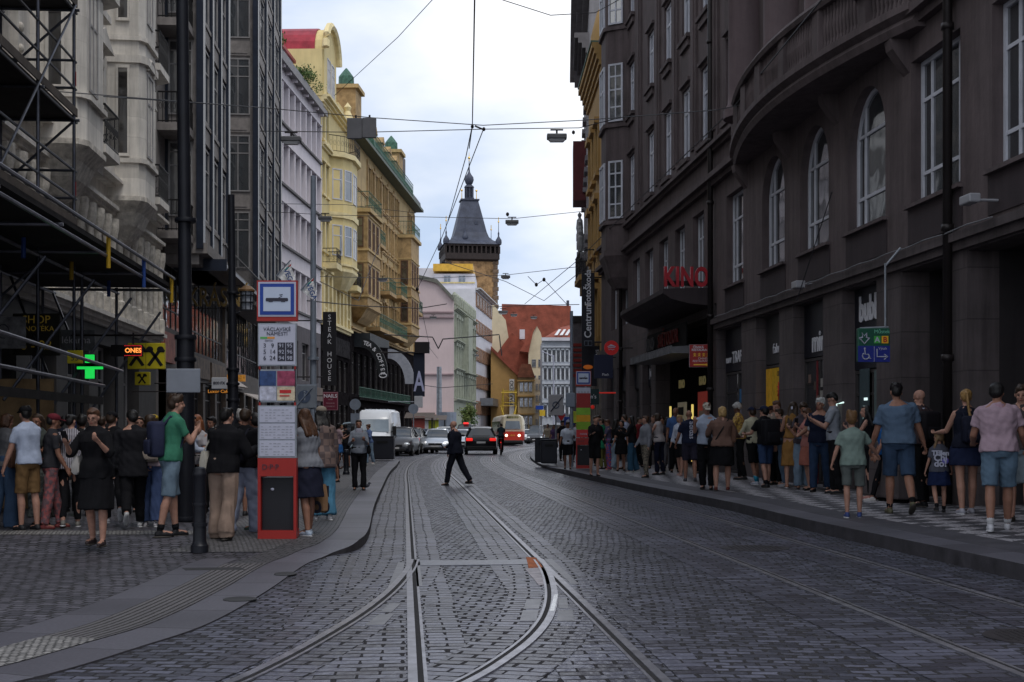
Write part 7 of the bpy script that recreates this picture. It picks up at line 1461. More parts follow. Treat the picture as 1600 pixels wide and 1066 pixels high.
def cm(c, rough=.85, kind='plain', c2=None):
 c = tuple(x * .82 for x in c)
 key = (tuple(c), kind, c2)
 if key in CM: return CM[key]
 if kind == 'plain': m = M('cloth ' + str(tuple(c)), c, rough, var=.14, scale=7, bump=.007, bscale=22, spec=.08)
 else:
  m = bpy.data.materials.new('patterned cloth'); m.use_nodes = True; t = m.node_tree; p = t.nodes['Principled BSDF']; p.inputs['Roughness'].default_value = .85; tcn = N(t, 'ShaderNodeTexCoord'); mx = N(t, 'ShaderNodeMix', data_type='RGBA'); mx.inputs[6].default_value = (*c, 1); mx.inputs[7].default_value = (*c2, 1); l = t.links.new
  if kind == 'stripe': w = N(t, 'ShaderNodeTexWave'); setin(w, Scale=14.0, Distortion=1.5); w.bands_direction = 'X'; src = w.outputs['Fac']
  elif kind == 'check': w = N(t, 'ShaderNodeTexChecker'); w.inputs['Scale'].default_value = 11; src = w.outputs['Fac']
  else: w = N(t, 'ShaderNodeTexNoise'); setin(w, Scale=22.0, Detail=2.0); src = w.outputs['Fac']
  l(tcn.outputs['Object'], w.inputs['Vector']); mr = N(t, 'ShaderNodeMapRange'); mr.inputs[1].default_value = .45; mr.inputs[2].default_value = .55; l(src, mr.inputs[0]); l(mr.outputs[0], mx.inputs[0]); l(mx.outputs[2], p.inputs['Base Color'])
 CM[key] = m; return m
SK = {'light': (.34, .185, .135), 'mid': (.26, .13, .088), 'tan': (.18, .085, .055), 'dark': (.09, .045, .028)}
def skin(k):
 nm = 'skin ' + k
 if nm in MATS: return MATS[nm]
 m = M(nm, SK[k], .55, var=.12, scale=14); m.node_tree.nodes['Principled BSDF'].inputs['Subsurface Weight'].default_value = .08; m.node_tree.nodes['Principled BSDF'].inputs['Subsurface Radius'].default_value = (.02, .008, .005); return m
BLACK = (.010, .010, .012); NAVY = (.015, .02, .045); DENIM = (.05, .085, .15); LDENIM = (.15, .20, .28); KHAKI = (.30, .24, .17); WHITE = (.55, .56, .60); GREY = (.20, .21, .24)
HB = (.030, .017, .010); HK = (.008, .007, .007); HBL = (.34, .22, .09); HG = (.30, .29, .28); HR = (.065, .03, .016)
PEOPLE = []
def person(px, feet, top, a, label, z=None, sk='light', fem=False, hair=('short', HB), shirt=GREY, sleeve=.5, sp=None, low=('trousers', BLACK), legs=((0, 0), (0, 0)), arms=((5, 8, 12, 0), (5, 8, 12, 0)), shoe=BLACK, head=(0, 0), leanf=2, wide=1.0, cap=None, kid=False, hem=.0, socks=None, D=None, coat=None, hag=None, lp=None, Hm=None):
 """arms: (forward, outward, elbow bend, inward) left, right; legs: (thigh forward, knee bend) left, right; a: heading, 0 = away, 180 = towards the camera"""
 zg = .12 if px < 800 else .24
 for _ in range(6):
  Dd = (CH - zg) * F / (feet - HZ); X_ = (px - 800) / F * Dd
  zg = (zL(Dd) + .004 if X_ < xe(Dd) else 0.004) if X_ < 0 and px < 780 else (zR((X_, Dd)) + .004)
  if z is not None: zg = z;
 Dd = (CH - zg) * F / (feet - HZ)
 if z is None and px > 800 and (px - 800) / F * Dd + .08 * Dd > 7.95:
  Dd = 7.95 / ((px - 800) / F + .08); zg = zR(((px - 800) / F * Dd, Dd)) + .004; feet = HZ + (CH - zg) * F / Dd
 H = (feet - top) / F * Dd; H = max(1.0 if kid else 1.52, min(1.95, H))
 if Hm: H = Hm
 loc = at(px, Dd, zg); near = Dd < 34
 vox = .012 if Dd < 26 else (.015 if Dd < 34 else .022)
 s = H / (1.725 if not kid else 1.70); S = s
 rr0 = random.Random(int(px * 13 + top))
 if legs == ((0, 0), (0, 0)): q_ = rr0.uniform(-9, 9); legs = ((q_, 3 + abs(q_) * .8), (-q_ * .7, 2 + rr0.uniform(0, 10)))
 if head == (0, 0): head = (rr0.uniform(-2, 14), rr0.uniform(-38, 38))
 leanf = leanf + rr0.uniform(-2, 4); a = a + rr0.uniform(-10, 10); roll = R(rr0.uniform(-3.5, 3.5))
 arms = tuple((f_ + rr0.uniform(-5, 8), o_ + rr0.uniform(-2, 7), e_ + rr0.uniform(-8, 12), i_ + rr0.uniform(-6, 6)) for f_, o_, e_, i_ in arms)
 W_ = wide * (1.0 if not kid else 1.05); seed = int(px * 7 + feet)
 rr = random.Random(seed)
 hipz, shz = .93, 1.42
 if kid: hipz, shz = .86, 1.34
 hs = 1.18 if kid else 1.0   # bigger head for children
 lean_ = R(leanf)
 piv = Vector((0, 0, hipz))
 def TF(v):
  v = Vector(v) - piv; v = Matrix.Rotation(roll * max(0, min(1, v.z * 4)), 3, 'Y') @ Matrix.Rotation(-lean_, 3, 'X') @ v; return v + piv
 hw = .085 * W_ * (1.08 if fem else 1)
 J = {}
 low_pts = []
 for i, sd in enumerate((-1, 1)):
  th, kb = legs[i]; hip = Vector((sd * hw, 0, hipz - .03)); L1 = .43; L2 = .42
  if kid: L1, L2 = .39, .39
  knee = hip + Vector((sd * .005, math.sin(R(th)) * L1, -math.cos(R(th)) * L1)); an = R(th - kb); ank = knee + Vector((sd * .0, math.sin(an) * L2, -math.cos(an) * L2))
  fa = an if kb > 25 else 0; fdir = Vector((sd * .10, math.cos(fa * .9), math.sin(fa * .9))).normalized()
  J['leg', i] = (hip, knee, ank, fdir)
 low_z = min(min(J['leg', i][2].z - .075, (J['leg', i][2] + J['leg', i][3] * .15).z - .06) for i in (0, 1))
 dz = -low_z
 def up(v): return (Vector(v) + Vector((0, 0, dz))) * S
 sw = (.165 if fem else .185) * W_ ** .6 * (.92 if kid else 1)
 def scl(f): return lambda v: up(f(v))
 tf = scl(TF)
 if fem: prof = [(hipz - .10, .12, .09, 0), (hipz - .04, .17, .115, -.012), (hipz + .05, .165, .11, -.012), (hipz + .17, .122, .088, 0), (hipz + .28, .135, .10, .01), (hipz + .38, .152, .115, .016), (shz - .02, .150, .085, 0), (shz + .035, .09, .06, -.01), (shz + .08, .05, .05, -.005)]
 else: prof = [(hipz - .10, .12, .09, 0), (hipz - .04, .160, .108, -.008), (hipz + .05, .158, .105, -.005), (hipz + .17, .145, .098, .0), (hipz + .28, .158, .108, .004), (hipz + .38, .175, .118, .004), (shz - .02, .172, .095, -.004), (shz + .035, .10, .065, -.012), (shz + .08, .055, .055, -.008)]
 if kid: prof = [(z_ if z_ < hipz + .1 else hipz + (z_ - hipz) * (shz - hipz) / .49 * 1.0, w * .86, d * .9, yo) for z_, w, d, yo in prof]
 prof = [(z_, w * W_, d * W_ * (1.06 if wide > 1.05 else 1), yo) for z_, w, d, yo in prof]
 for i, sd in enumerate((-1, 1)):
  fo, ou, el, inn = arms[i]; sh = TF(Vector((sd * (sw - .012), 0, shz - .04))); L1 = .285; L2 = .245
  if kid: L1, L2 = .24, .21
  up_ = Vector((sd * math.sin(R(ou)), math.sin(R(fo)) * math.cos(R(ou)), -math.cos(R(fo)) * math.cos(R(ou)))).normalized(); elb = sh + up_ * L1
  fd = Vector((sd * math.sin(R(ou)), math.sin(R(fo + el)) * math.cos(R(ou)), -math.cos(R(fo + el)) * math.cos(R(ou)))); fd = Matrix.Rotation(sd * R(inn), 3, 'Z') @ fd; fd.normalize()
  wr = elb + fd * L2; J['arm', i] = (sh, elb, wr, fd)
 neck = TF(Vector((0, -.008, shz + .045))); hd0 = TF(Vector((0, .018, shz + .058))); hc = hd0 + Vector((0, .012, .125 * hs)); ht, hy = head
 HR_ = Matrix.Rotation(R(hy), 3, 'Z') @ Matrix.Rotation(-R(ht), 3, 'X')
 def hp(v): return up(hc + HR_ @ (Vector(v) * hs) - (HR_ @ Vector((0, 0, .05)) - Vector((0, 0, .05))))
 def hball(mb, c, rx, ry, rz_, n=12, m=9): mb.ball(hp(c), rx * S * hs, ry * S * hs, rz_ * S * hs, n=n, m=m, mat=HR_)
 # ---- body: one continuous skin
 mb = MB(); torso(mb, prof, tf)
 taper(mb, up(neck - Vector((0, 0, .04))), up(hd0 + Vector((0, 0, .05))), .054 * S, .052 * S, 10)
 for sd in (-1, 1): taper(mb, up(TF(Vector((sd * .035, -.012, shz + .045)))), up(TF(Vector((sd * sw * .78, -.004, shz - .022)))), .036 * S, .036 * S, 8)
 hball(mb, (0, -.012, .028), .074, .092, .085); hball(mb, (0, .018, -.045), .055, .062, .062); hball(mb, (0, .045, -.085), .028, .026, .022); hball(mb, (0, .082, -.012), .013, .022, .024, 8, 6); hball(mb, (0, .093, -.024), .015, .012, .011, 8, 6)
 for sd in (-1, 1): hball(mb, (sd * .074, -.005, -.008), .010, .018, .030, 8, 6); hball(mb, (sd * .036, .058, -.028), .022, .016, .02, 8, 5); hball(mb, (sd * .03, .070, .022), .024, .012, .009, 8, 5)
 hball(mb, (0, .074, -.055), .021, .012, .009, 8, 5)
 for i, sd in enumerate((-1, 1)):
  hip, knee, ank, fd = J['leg', i]; k = W_ ** .7 * (.85 if kid else 1)
  taper(mb, up(hip), up(knee), .082 * S * k, .053 * S * k, 10); taper(mb, up(knee), up(knee.lerp(ank, .32) + Vector((0, -.012, 0))), .052 * S * k, .056 * S * k, 10); taper(mb, up(knee.lerp(ank, .32) + Vector((0, -.012, 0))), up(ank), .055 * S * k, .034 * S * k, 10)
  taper(mb, up(ank + Vector((0, 0, -.03))), up(ank + fd * .13 + Vector((0, 0, -.045))), .035 * S, .028 * S, 8)
  sh, elb, wr, ad = J['arm', i]; k = W_ ** .6 * (.82 if kid else 1) * (.9 if fem else 1)
  taper(mb, up(sh), up(elb), .050 * S * k, .039 * S * k, 10); taper(mb, up(elb), up(elb.lerp(wr, .35)), .039 * S * k, .040 * S * k, 10); taper(mb, up(elb.lerp(wr, .35)), up(wr), .040 * S * k, .025 * S * k, 10)
  side = Vector((1, 0, 0)) - ad * ad.x; side = side.normalized() if side.length > .2 else Vector((0, 0, 1)); pn = ad.cross(side).normalized()
  curl = -pn if (ad.z < -.5) else pn
  if ad.z < -.5: side2 = Vector((0, 1, 0)); side2 = (side2 - ad * side2.y).normalized(); nrm = Vector((-sd, 0, 0))
  else: side2 = Vector((-sd, 0, 0)); side2 = (side2 - ad * ad.dot(side2)).normalized(); nrm = Vector((0, 0, 1)); nrm = (nrm - ad * ad.dot(nrm)).normalized()
  pc = wr + ad * .045;
  for q in (-.024, -.008, .008, .024): taper(mb, up(wr + side2 * q * .8), up(wr + ad * .085 + side2 * q), .016 * S, .015 * S, 6)
  if near:
   for q, ln in zip((.030, .010, -.010, -.028), (.068, .078, .072, .056)):
    b0 = wr + ad * .088 + side2 * q; b1 = b0 + (ad * .85 + nrm * .5).normalized() * ln * .5; b2 = b1 + (ad * .3 + nrm * .95).normalized() * ln * .5
    taper(mb, up(b0), up(b1), .0092 * S, .0088 * S, 6); taper(mb, up(b1), up(b2), .0088 * S, .0078 * S, 6)
   t0 = wr + ad * .03 + side2 * .034; t1 = t0 + (side2 * .6 + ad * .7 + nrm * .3).normalized() * .038; t2 = t1 + (ad * .8 + nrm * .6).normalized() * .03
   taper(mb, up(t0), up(t1), .012 * S, .0105 * S, 6); taper(mb, up(t1), up(t2), .0105 * S, .009 * S, 6)
 P = remesh(mb, 'person', skin(sk), None, vox * .92, 1)
 P.location = loc; P.rotation_euler = (0, 0, R(a)); tag(P, label, 'child' if kid else 'person')
 # ---- shoes
 for i in (0, 1):
  hip, knee, ank, fd = J['leg', i]
  if shoe is None: continue
  bt = MB(); f = fd; u_ = Vector((0, 0, -1)); base = ank + Vector((0, 0, -.052)) - f * .035
  n_ = f.cross(Vector((1, 0, 0)));
  taper(bt, up(base), up(base + f * .10), .038 * S, .042 * S, 8); taper(bt, up(base + f * .10), up(base + f * .175 - Vector((0, 0, .006))), .042 * S, .031 * S, 8); taper(bt, up(ank + Vector((0, 0, -.015))), up(base + f * .02), .040 * S, .040 * S, 8)
  o = remesh(bt, 'shoe', M('shoe ' + str(tuple(shoe)), shoe, .6, var=.15, scale=20), P, vox, 1)
  sb = MB(); q = up(base + f * .072) - Vector((0, 0, .030 * S)); fx_ = f; rotm = Matrix.Rotation(math.atan2(f.z, f.y), 3, 'X'); sb.ball(q, .047 * S, .145 * S, .016 * S, n=10, m=5, mat=rotm); sb.build('sole', M('sole ' + ('white' if max(shoe) > .12 else 'dark'), (.45, .45, .46) if max(shoe) > .12 else (.05, .045, .04), .7, var=.1), o, smooth=True)
  if socks:
   sk_ = MB(); taper(sk_, up(ank + Vector((0, 0, .01))), up(ank.lerp(knee, .28 if socks[1] else .12)), .040 * S, .045 * S, 10); sk_.build('sock', cm(socks[0]), P, smooth=True)
 # ---- lower clothes
 lk, lc = low[0], low[1]; lm = cm(lc) if len(low) < 4 else cm(lc, kind=low[2], c2=low[3])
 lb = MB()
 pl = [p for p in prof if p[0] < hipz + .14]; e = .014
 if lk in ('trousers', 'wide', 'shorts', 'slim'):
  torso(lb, [(z_, w + e, d + e, yo) for z_, w, d, yo in pl] + [(hipz + .13, (pl[-1][1]) * .98 + e, pl[-1][2] + e, 0)], tf)
  for i in (0, 1):
   hip, knee, ank, fd = J['leg', i]; k = W_ ** .7 * (.85 if kid else 1)
   r0, r1, r2 = (.100, .074, .062) if lk == 'trousers' else ((.105, .092, .098) if lk == 'wide' else ((.104, .088, .08) if lk == 'shorts' else (.092, .066, .052)))
   if lk == 'shorts': taper(lb, up(hip), up(hip.lerp(knee, .55)), r0 * S * k, .092 * S * k, 10); lb.cyl(up(hip.lerp(knee, .5)), up(hip.lerp(knee, hem or .95)), .093 * S * k, r1 * S * k, n=12)
   else:
    taper(lb, up(hip), up(knee), r0 * S * k, r1 * S * k, 12); taper(lb, up(knee), up(knee.lerp(ank, .5)), r1 * S * k, (r1 + r2) / 2 * S * k, 12); lb.cyl(up(knee.lerp(ank, .45)), up(knee.lerp(ank, 1.0 if lk != 'slim' else .93)), (r1 + r2) / 2 * S * k, r2 * S * k, n=12)
  if lk == 'wide' and low[-1] != 'nocuff':
   for i in (0, 1): hip, knee, ank, fd = J['leg', i]; lb.cyl(up(ank + Vector((0, 0, .05))), up(ank + Vector((0, .02, -.05))), .095 * S, .105 * S, n=12)
 else:                       # skirt or dress bottom down to hem height
  hz = hem or .5; kn = J['leg', 0][1].lerp(J['leg', 1][1], .5); an_ = J['leg', 0][2].lerp(J['leg', 1][2], .5); spread = abs(J['leg', 0][1].y - J['leg', 1][1].y)
  rows = []
  for t in np.linspace(0, 1, 7):
   zz = hipz + .13 - t * (hipz + .13 - hz); yy = 0 if zz > hipz - .05 else ((kn.y) * min(1, (hipz - .05 - zz) / .38))
   rows.append((zz, .135 * W_ + .05 * min(1, t * 2.5) + .035 * t, .10 * W_ + .03 * min(1, t * 2.5) + .03 * t + spread * .35 * t, yy))
  torso(lb, rows, up, n=20)
 remesh(lb, {'trousers': 'trousers', 'wide': 'trousers', 'slim': 'trousers', 'shorts': 'shorts', 'skirt': 'skirt', 'dress': 'skirt'}[lk], lm, P, vox, 2, .010 if lk != 'wide' else .013, seed)
 # ---- shirt
 sm_ = cm(shirt) if not sp else cm(shirt, kind=sp[0], c2=sp[1]); sb = MB(); e = .020 if not coat else .032; hz0 = hipz - (.03 if not coat else coat)
 ps = [(z_, w, d, yo) for z_, w, d, yo in prof if hipz + .0 < z_ < shz + .02]
 if not lk == 'dress': ps = [(hz0, prof[1][1] + .012, prof[1][2] + .012, prof[1][3]), (hipz + .05, prof[2][1] + .010, prof[2][2] + .010, prof[2][3])] + [q for q in ps if q[0] > hipz + .06]
 torso(sb, [(z_, w + e, d + e, yo) for z_, w, d, yo in ps] + [(shz + .015, .125 * W_ + .0, .088, -.01), (shz + .045, .100, .078, -.01), (shz + .078, .064, .062, -.008)], tf)
 for i, sd in enumerate((-1, 1)):
  if sleeve > .05: taper(sb, up(TF(Vector((sd * .045, -.012, shz + .035)))), up(TF(Vector((sd * sw * .8, -.004, shz - .030)))), .054 * S, .052 * S, 8)
  sh, elb, wr, ad = J['arm', i]; k = W_ ** .6 * (.82 if kid else 1) * (.9 if fem else 1); r = .058
  if coat: r += .01
  if sleeve > .05:
   q = min(1, sleeve / .5) if sleeve <= .5 else 1
   taper(sb, up(sh), up(sh.lerp(elb, .3)), r * S * k, r * S * k, 10); sb.cyl(up(sh.lerp(elb, .2)), up(sh.lerp(elb, q * .72 if sleeve <= .5 else 1)), r * S * k, (r - .0) * S * k, n=12)
   if sleeve > .5: taper(sb, up(elb), up(elb.lerp(wr, min(1, (sleeve - .5) * 2))), r * .9 * S * k, r * .68 * S * k, 10); taper(sb, up(sh), up(elb), r * S * k, r * .9 * S * k, 10)
  else: taper(sb, up(sh + Vector((-(-1, 1)[i] * .05, 0, -.03))), up(sh + Vector((-(-1, 1)[i] * .06, 0, .0))), .05 * S * k, .045 * S * k, 8)
 T_ = remesh(sb, 'coat' if coat else 'shirt', sm_, P, vox, 2, .009, seed + 1)
 # ---- hair
 hk, hcx = hair; hm = M('hair ' + str(tuple(hcx)), hcx, .5, var=.35, scale=30, bump=.004, bscale=90)
 if hk == 'short' and rr.random() < .45: hk = 'messy'
 if hk != 'bald':
  hb = MB(); hball(hb, (0, -.022, .046), .083, .094, .080); hball(hb, (0, -.048, .01), .078, .066, .078)
  hball(hb, (0, .040, .088), .060, .045, .026, 10, 6)
  if hk in ('short', 'messy'):
   for sd in (-1, 1): hball(hb, (sd * .064, -.01, .022), .016, .035, .04, 8, 6)
   if hk == 'messy':
    for k in range(14): t = rr.uniform(0, 6.28); hball(hb, (.05 * math.cos(t), -.01 + .06 * math.sin(t), .10 + rr.uniform(-.01, .015)), .025, .025, .022, 6, 5)
  elif hk in ('long', 'xlong'):
   ln = .20 if hk == 'long' else .34
   for q in (-.05, -.02, .02, .05): taper(hb, hp((q * 1.2, -.05, .0)), up(TF(Vector((q * 1.7, -.115, shz + .06 - ln + .06)))), .045 * S, .030 * S, 8)
   for sd in (-1, 1): taper(hb, hp((sd * .07, -.01, .03)), hp((sd * .075, -.015, -.12)), .022 * S, .022 * S, 8)
  elif hk == 'bob':
   for sd in (-1, 1): taper(hb, hp((sd * .066, -.01, .03)), hp((sd * .068, -.015, -.075)), .03 * S, .026 * S, 8)
   hball(hb, (0, -.06, -.035), .075, .05, .07)
  elif hk == 'pony': hball(hb, (0, -.11, .05), .03, .03, .03, 8, 6); taper(hb, hp((0, -.115, .04)), up(TF(Vector((0, -.15, shz - .12)))), .032 * S, .016 * S, 8)
  elif hk == 'bun': hball(hb, (0, -.10, .07), .038, .036, .036, 8, 6)
  elif hk == 'pigtails':
   for sd in (-1, 1): taper(hb, hp((sd * .07, -.04, .01)), up(TF(Vector((sd * .11, -.06, shz - .02)))), .026 * S, .014 * S, 8)
   hball(hb, (0, -.04, .09), .03, .03, .02)
  remesh(hb, 'hair', hm, P, max(.010, vox * .8), 1, .008, seed + 2)
 if cap:
  cb = MB(); hball(cb, (0, -.012, .062), .088, .102, .068); c_ = cb;
  if len(cap) < 2 or cap[1] != 'hat': cb.add([hp(v) for v in ((-.06, .06, .05), (.06, .06, .05), (.05, .16, .035), (0, .175, .037), (-.05, .16, .035), (-.06, .06, .062), (.06, .06, .062), (.05, .16, .047), (0, .175, .049), (-.05, .16, .047))], [(4, 3, 2, 1, 0), (5, 6, 7, 8, 9), (0, 1, 6, 5), (1, 2, 7, 6), (2, 3, 8, 7), (3, 4, 9, 8), (4, 0, 5, 9)])
  cb.build('cap', cm(cap[0]), P, smooth='auto')
 # ---- face details on people whose face can be seen
 if near and 90 < (a % 360) < 270:
  em = M('eye dark', (.02, .015, .012), .3, var=0)
  for sd in (-1, 1): e_ = MB(); hball(e_, (sd * .030, .077, .004), .012, .006, .006, 8, 5); e_.build('eye', em, P, smooth=True)
  b_ = MB()
  for sd in (-1, 1): hball(b_, (sd * .031, .080, .026), .018, .005, .0035, 8, 4)
  b_.build('eyebrows', hm if hk != 'bald' else em, P, smooth=True); mo = MB(); hball(mo, (0, .084, -.054), .021, .005, .006, 8, 5); mo.build('mouth', M('lips', (.26, .07, .06), .5, var=0), P, smooth=True)
 P['_'] = 0; del P['_']
 J['tf'] = tf; J['up'] = up; J['P'] = P; J['hp'] = hp; J['S'] = S; J['loc'] = loc; J['a'] = a; J['prof'] = prof
 return J
def wpos(J, v): return J['loc'] + Matrix.Rotation(R(J['a']), 3, 'Z') @ Vector(v)
def backpack(J, col, label, w=.15, h=.42, d=.13, strap=True):
 S = J['S']; b = J['tf'](Vector((0, -.115, 1.16))); root = empty('backpack', wpos(J, b), R(J['a']), label, 'backpack'); m = cm(col, .7)
 MB().rbox(-w * S, w * S, -d * 1.35 * S, -.01, -h * .5 * S, h * .5 * S, .045 * S).build('sack', m, root, smooth=True); MB().rbox(-w * .78 * S, w * .78 * S, -d * 1.7 * S, -d * 1.3 * S, -h * .42 * S, .0, .03 * S).build('pocket', m, root, smooth=True)
 mb = MB()
 for s in (-1, 1): mb.tube([(s * .085 * S, -.02, .17 * S), (s * .10 * S, .06 * S, .275 * S), (s * .11 * S, .16 * S, .24 * S), (s * .125 * S, .245 * S, .08 * S), (s * .15 * S, .16 * S, -.10 * S), (s * .13 * S, .0, -.16 * S)], .018 * S, 5)
 if strap: mb.build('strap', m, root)
 return root
def tote(J, side, col, label, w=.2, h=.3, hang=.0, sh=True, txt=None, y=.0, pat=None):
 """bag at hip on shoulder strap (sh) or held in the hand"""
 S = J['S']; i = 0 if side < 0 else 1
 if sh: p = J['up'](Vector((side * .24, y, 1.02 - hang)))
 else: q = J['arm', i]; p = J['up'](q[2] + q[3] * .10) - Vector((0, 0, (h * .5 + .10) * S))
 root = empty('shoulder_bag' if sh else 'carrier_bag', wpos(J, p), R(J['a']), label, 'bag'); m = cm(col, .8) if not pat else cm(col, kind='check', c2=pat)
 mb = MB(); rings = []
 for z, a_, b_ in ((-h / 2, .8, .5), (-h / 2 + .03, 1, 1), (0, 1.04, 1.1), (h / 2 - .02, .95, .6), (h / 2, .93, .25)): rings.append([(.05 * b_ * x_ * S, w * a_ * .5 * y_ * S, z * S) for x_, y_ in ((-1, -.9), (-.8, -1), (.8, -1), (1, -.9), (1, .9), (.8, 1), (-.8, 1), (-1, .9))])
 mb.loft(rings).build('bag_body', m, root, smooth='auto')
 top = (J['up'](Vector((side * .15, 0, 1.46))) - p) if sh else Vector((0, 0, (h * .5 + .10) * S))
 MB().tube([(0, -w * .38 * S, h * .48 * S), top * .6 + Vector((0, -w * .2 * S, 0)), top, top * .6 + Vector((0, w * .2 * S, 0)), (0, w * .38 * S, h * .48 * S)], .011 * S, 5).build('strap', m, root)
 return root
def phone(J, side, label):
 q = J['arm', 0 if side < 0 else 1]; p = J['up'](q[2] + q[3] * .12); root = MB().rbox(-.035, .035, -.005, .005, -.07, .07, .004).build('phone', M('phone', (.01, .01, .012), .2, var=0)); root.location = wpos(J, p) + Vector((0, 0, .03)); root.rotation_euler = (R(-30), 0, R(J['a'])); tag(root, label, 'phone'); return root
# ------------------------------------------------------------------ the crowd, left platform
HOLD = (25, 8, 95, 25); DOWN = (3, 7, 10, 0); CROSS = (18, 4, 92, 62)
p = person(8, 824, 655, 170 - 200, 'woman in grey top and blue jeans at the far left edge', fem=True, hair=('bob', HR), shirt=(.12, .12, .13), sleeve=.4, low=('wide', DENIM), sk='mid')
tote(p, 1, (.10, .05, .035), 'brown shoulder bag of the woman at the far left edge', .22, .26)
p = person(44, 828, 637, 60, 'man in a black cap, pale blue shirt and brown shorts behind the scaffold tube', shirt=(.42, .48, .62), sleeve=.45, low=('shorts', (.17, .10, .045)), cap=(BLACK,), shoe=BLACK, arms=(DOWN, HOLD), hair=('short', HK))
p = person(64, 822, 658, 150, 'woman with long brown hair in a long dark patterned dress by the hoarding', fem=True, hair=('long', HB), shirt=(.06, .07, .065), low=('dress', (.07, .08, .075), 'noise', (.14, .15, .14)), hem=.12, arms=(HOLD, HOLD), sk='mid')
p = person(79, 826, 650, -60, 'person in a maroon cap, black shirt and red patterned trousers at left', shirt=(.03, .03, .035), cap=((.13, .02, .03),), low=('trousers', (.30, .08, .08), 'noise', (.10, .06, .07)), shoe=(.12, .02, .02), legs=((14, 8), (-6, 4)), hair=('short', HK), sk='tan')
p = person(110, 823, 652, 10, 'woman in black and white striped blouse seen from behind', fem=True, hair=('bun', HK), shirt=(.40, .38, .42), sp=('stripe', (.035, .03, .045)), sleeve=.75, low=('slim', BLACK), legs=((-12, 14), (10, 4)), shoe=(.14, .13, .12), arms=((8, 18, 50, 0), (4, 14, 20, 0)), wide=1.1, coat=.06)
p = person(150, 852, 641, 176, 'blonde woman in a black dress walking to the camera, looking at her phone', fem=True, hair=('bun', HR), shirt=BLACK, sleeve=.62, low=('skirt', BLACK), hem=.44, arms=((22, 16, 100, 42), (25, 16, 98, 40)), head=(13, 4), shoe=(.03, .02, .02), legs=((4, 4), (-4, 10)), wide=1.08, coat=.1)
p['w'] = 1; phone(p, 1, 'dark phone held by the blonde woman in a black dress'); tote(p, 1, (.42, .40, .38), 'cream shoulder bag of the blonde woman in black', .20, .24, .02)
g = MB()
for sd in (-1, 1): g.tube([p['hp']((sd * .034 + .026 * math.cos(t), .097, .002 + .018 * math.sin(t))) for t in np.linspace(0, 2 * PI, 13)], .0022, 4)
g.tube([p['hp']((-.008, .099, .004)), p['hp']((.008, .099, .004))], .002, 4).build('glasses', m_black, p['P'])
person(128, 806, 650, 20, 'dark haired person in black far behind the striped blouse', shirt=(.02, .02, .022), low=('trousers', BLACK), hair=('short', HK), sk='tan')
person(178, 818, 642, 20, 'man in black with a dark cap striding away, showing a white striped shoe', shirt=BLACK, sleeve=1, low=('trousers', BLACK), cap=(BLACK,), shoe=(.40, .40, .42), legs=((20, 6), (-18, 40)), arms=((20, 8, 30, 0), (-15, 8, 20, 0)), coat=.1)
person(208, 824, 641, 15, 'dark haired man in a long black coat walking away', shirt=(.014, .014, .017), sleeve=1, low=('trousers', BLACK), hair=('short', HK), shoe=(.35, .35, .36), legs=((-16, 38), (14, 4)), coat=.2, wide=1.1, arms=((-10, 10, 15, 0), (14, 10, 20, 0)))
p = person(236, 822, 650, 12, 'woman with dark hair, pale pink shirt and wide jeans carrying a beige backpack', fem=True, hair=('bob', HB), shirt=(.42, .33, .36), sleeve=.9, low=('wide', (.05, .075, .16), 'nocuff'), shoe=(.42, .40, .42), legs=((6, 2), (-4, 6)))
backpack(p, (.30, .25, .21), 'beige flap backpack on the woman in a pale pink shirt', .16, .38)
p = person(267, 838, 618, -62, 'tall brown haired youth in a green polo shirt with arms crossed', shirt=(.05, .20, .125), sleeve=.45, low=('shorts', (.15, .21, .27)), hem=1.0, hair=('messy', HB), shoe=BLACK, socks=(BLACK, 0), arms=(CROSS, (24, 4, 88, 60)), legs=((8, 4), (-8, 6)), head=(2, -14))
backpack(p, (.03, .035, .07), 'dark blue backpack worn by the youth in a green polo shirt', .14, .44)
q = MB().ball(p['hp']((-.082, .01, -.01)), .012, .009, .013, 6, 5).build('earbud', m_swhite, p['P'], smooth=True)
p = person(292, 812, 652, -70, 'woman in a pale blue blouse and blue flared jeans holding a phone to her ear', fem=True, hair=('bob', HK), shirt=(.40, .45, .56), sleeve=.9, low=('wide', (.04, .14, .26), 'nocuff'), shoe=(.5, .46, .44), arms=((60, 14, 125, 8), (20, 5, 70, 20)), head=(10, 0), sk='mid')
tote(p, 1, BLACK, 'small black cross bag of the woman in a pale blue blouse', .16, .14, .05)
p = person(307, 810, 655, 172, 'young woman with long reddish hair in a white T-shirt and black trousers facing the camera', fem=True, hair=('long', (.20, .07, .03)), shirt=(.42, .40, .42), sleeve=.45, low=('trousers', BLACK), arms=((15, 5, 70, 35), DOWN))
person(290, 795, 648, 40, 'dark haired person mostly hidden behind the youth in a green polo shirt', shirt=BLACK, hair=('messy', HK))
p = person(349, 842, 640, -25, 'person with black hair in a loose black jacket and wide beige trousers', fem=False, hair=('messy', HK), shirt=BLACK, sleeve=1, coat=.08, low=('wide', (.27, .195, .155)), shoe=(.03, .025, .02), wide=1.2, arms=((20, 10, 60, 20), (15, 14, 80, 20)), legs=((5, 4), (-6, 8)))
tote(p, -1, (.40, .38, .33), 'cream cloth bag with dark print hanging from the black jacket', .26, .30, .02)
p = person(383, 832, 640, -20, 'man with dark hair, black T-shirt and pale blue wide trousers', shirt=BLACK, sleeve=.45, low=('wide', (.36, .40, .54)), hair=('short', HB), shoe=(.42, .42, .45), legs=((-14, 6), (12, 4)), arms=(HOLD, DOWN), sk='mid')
backpack(p, (.02, .02, .03), 'dark backpack on the man in pale wide trousers', .14, .4)
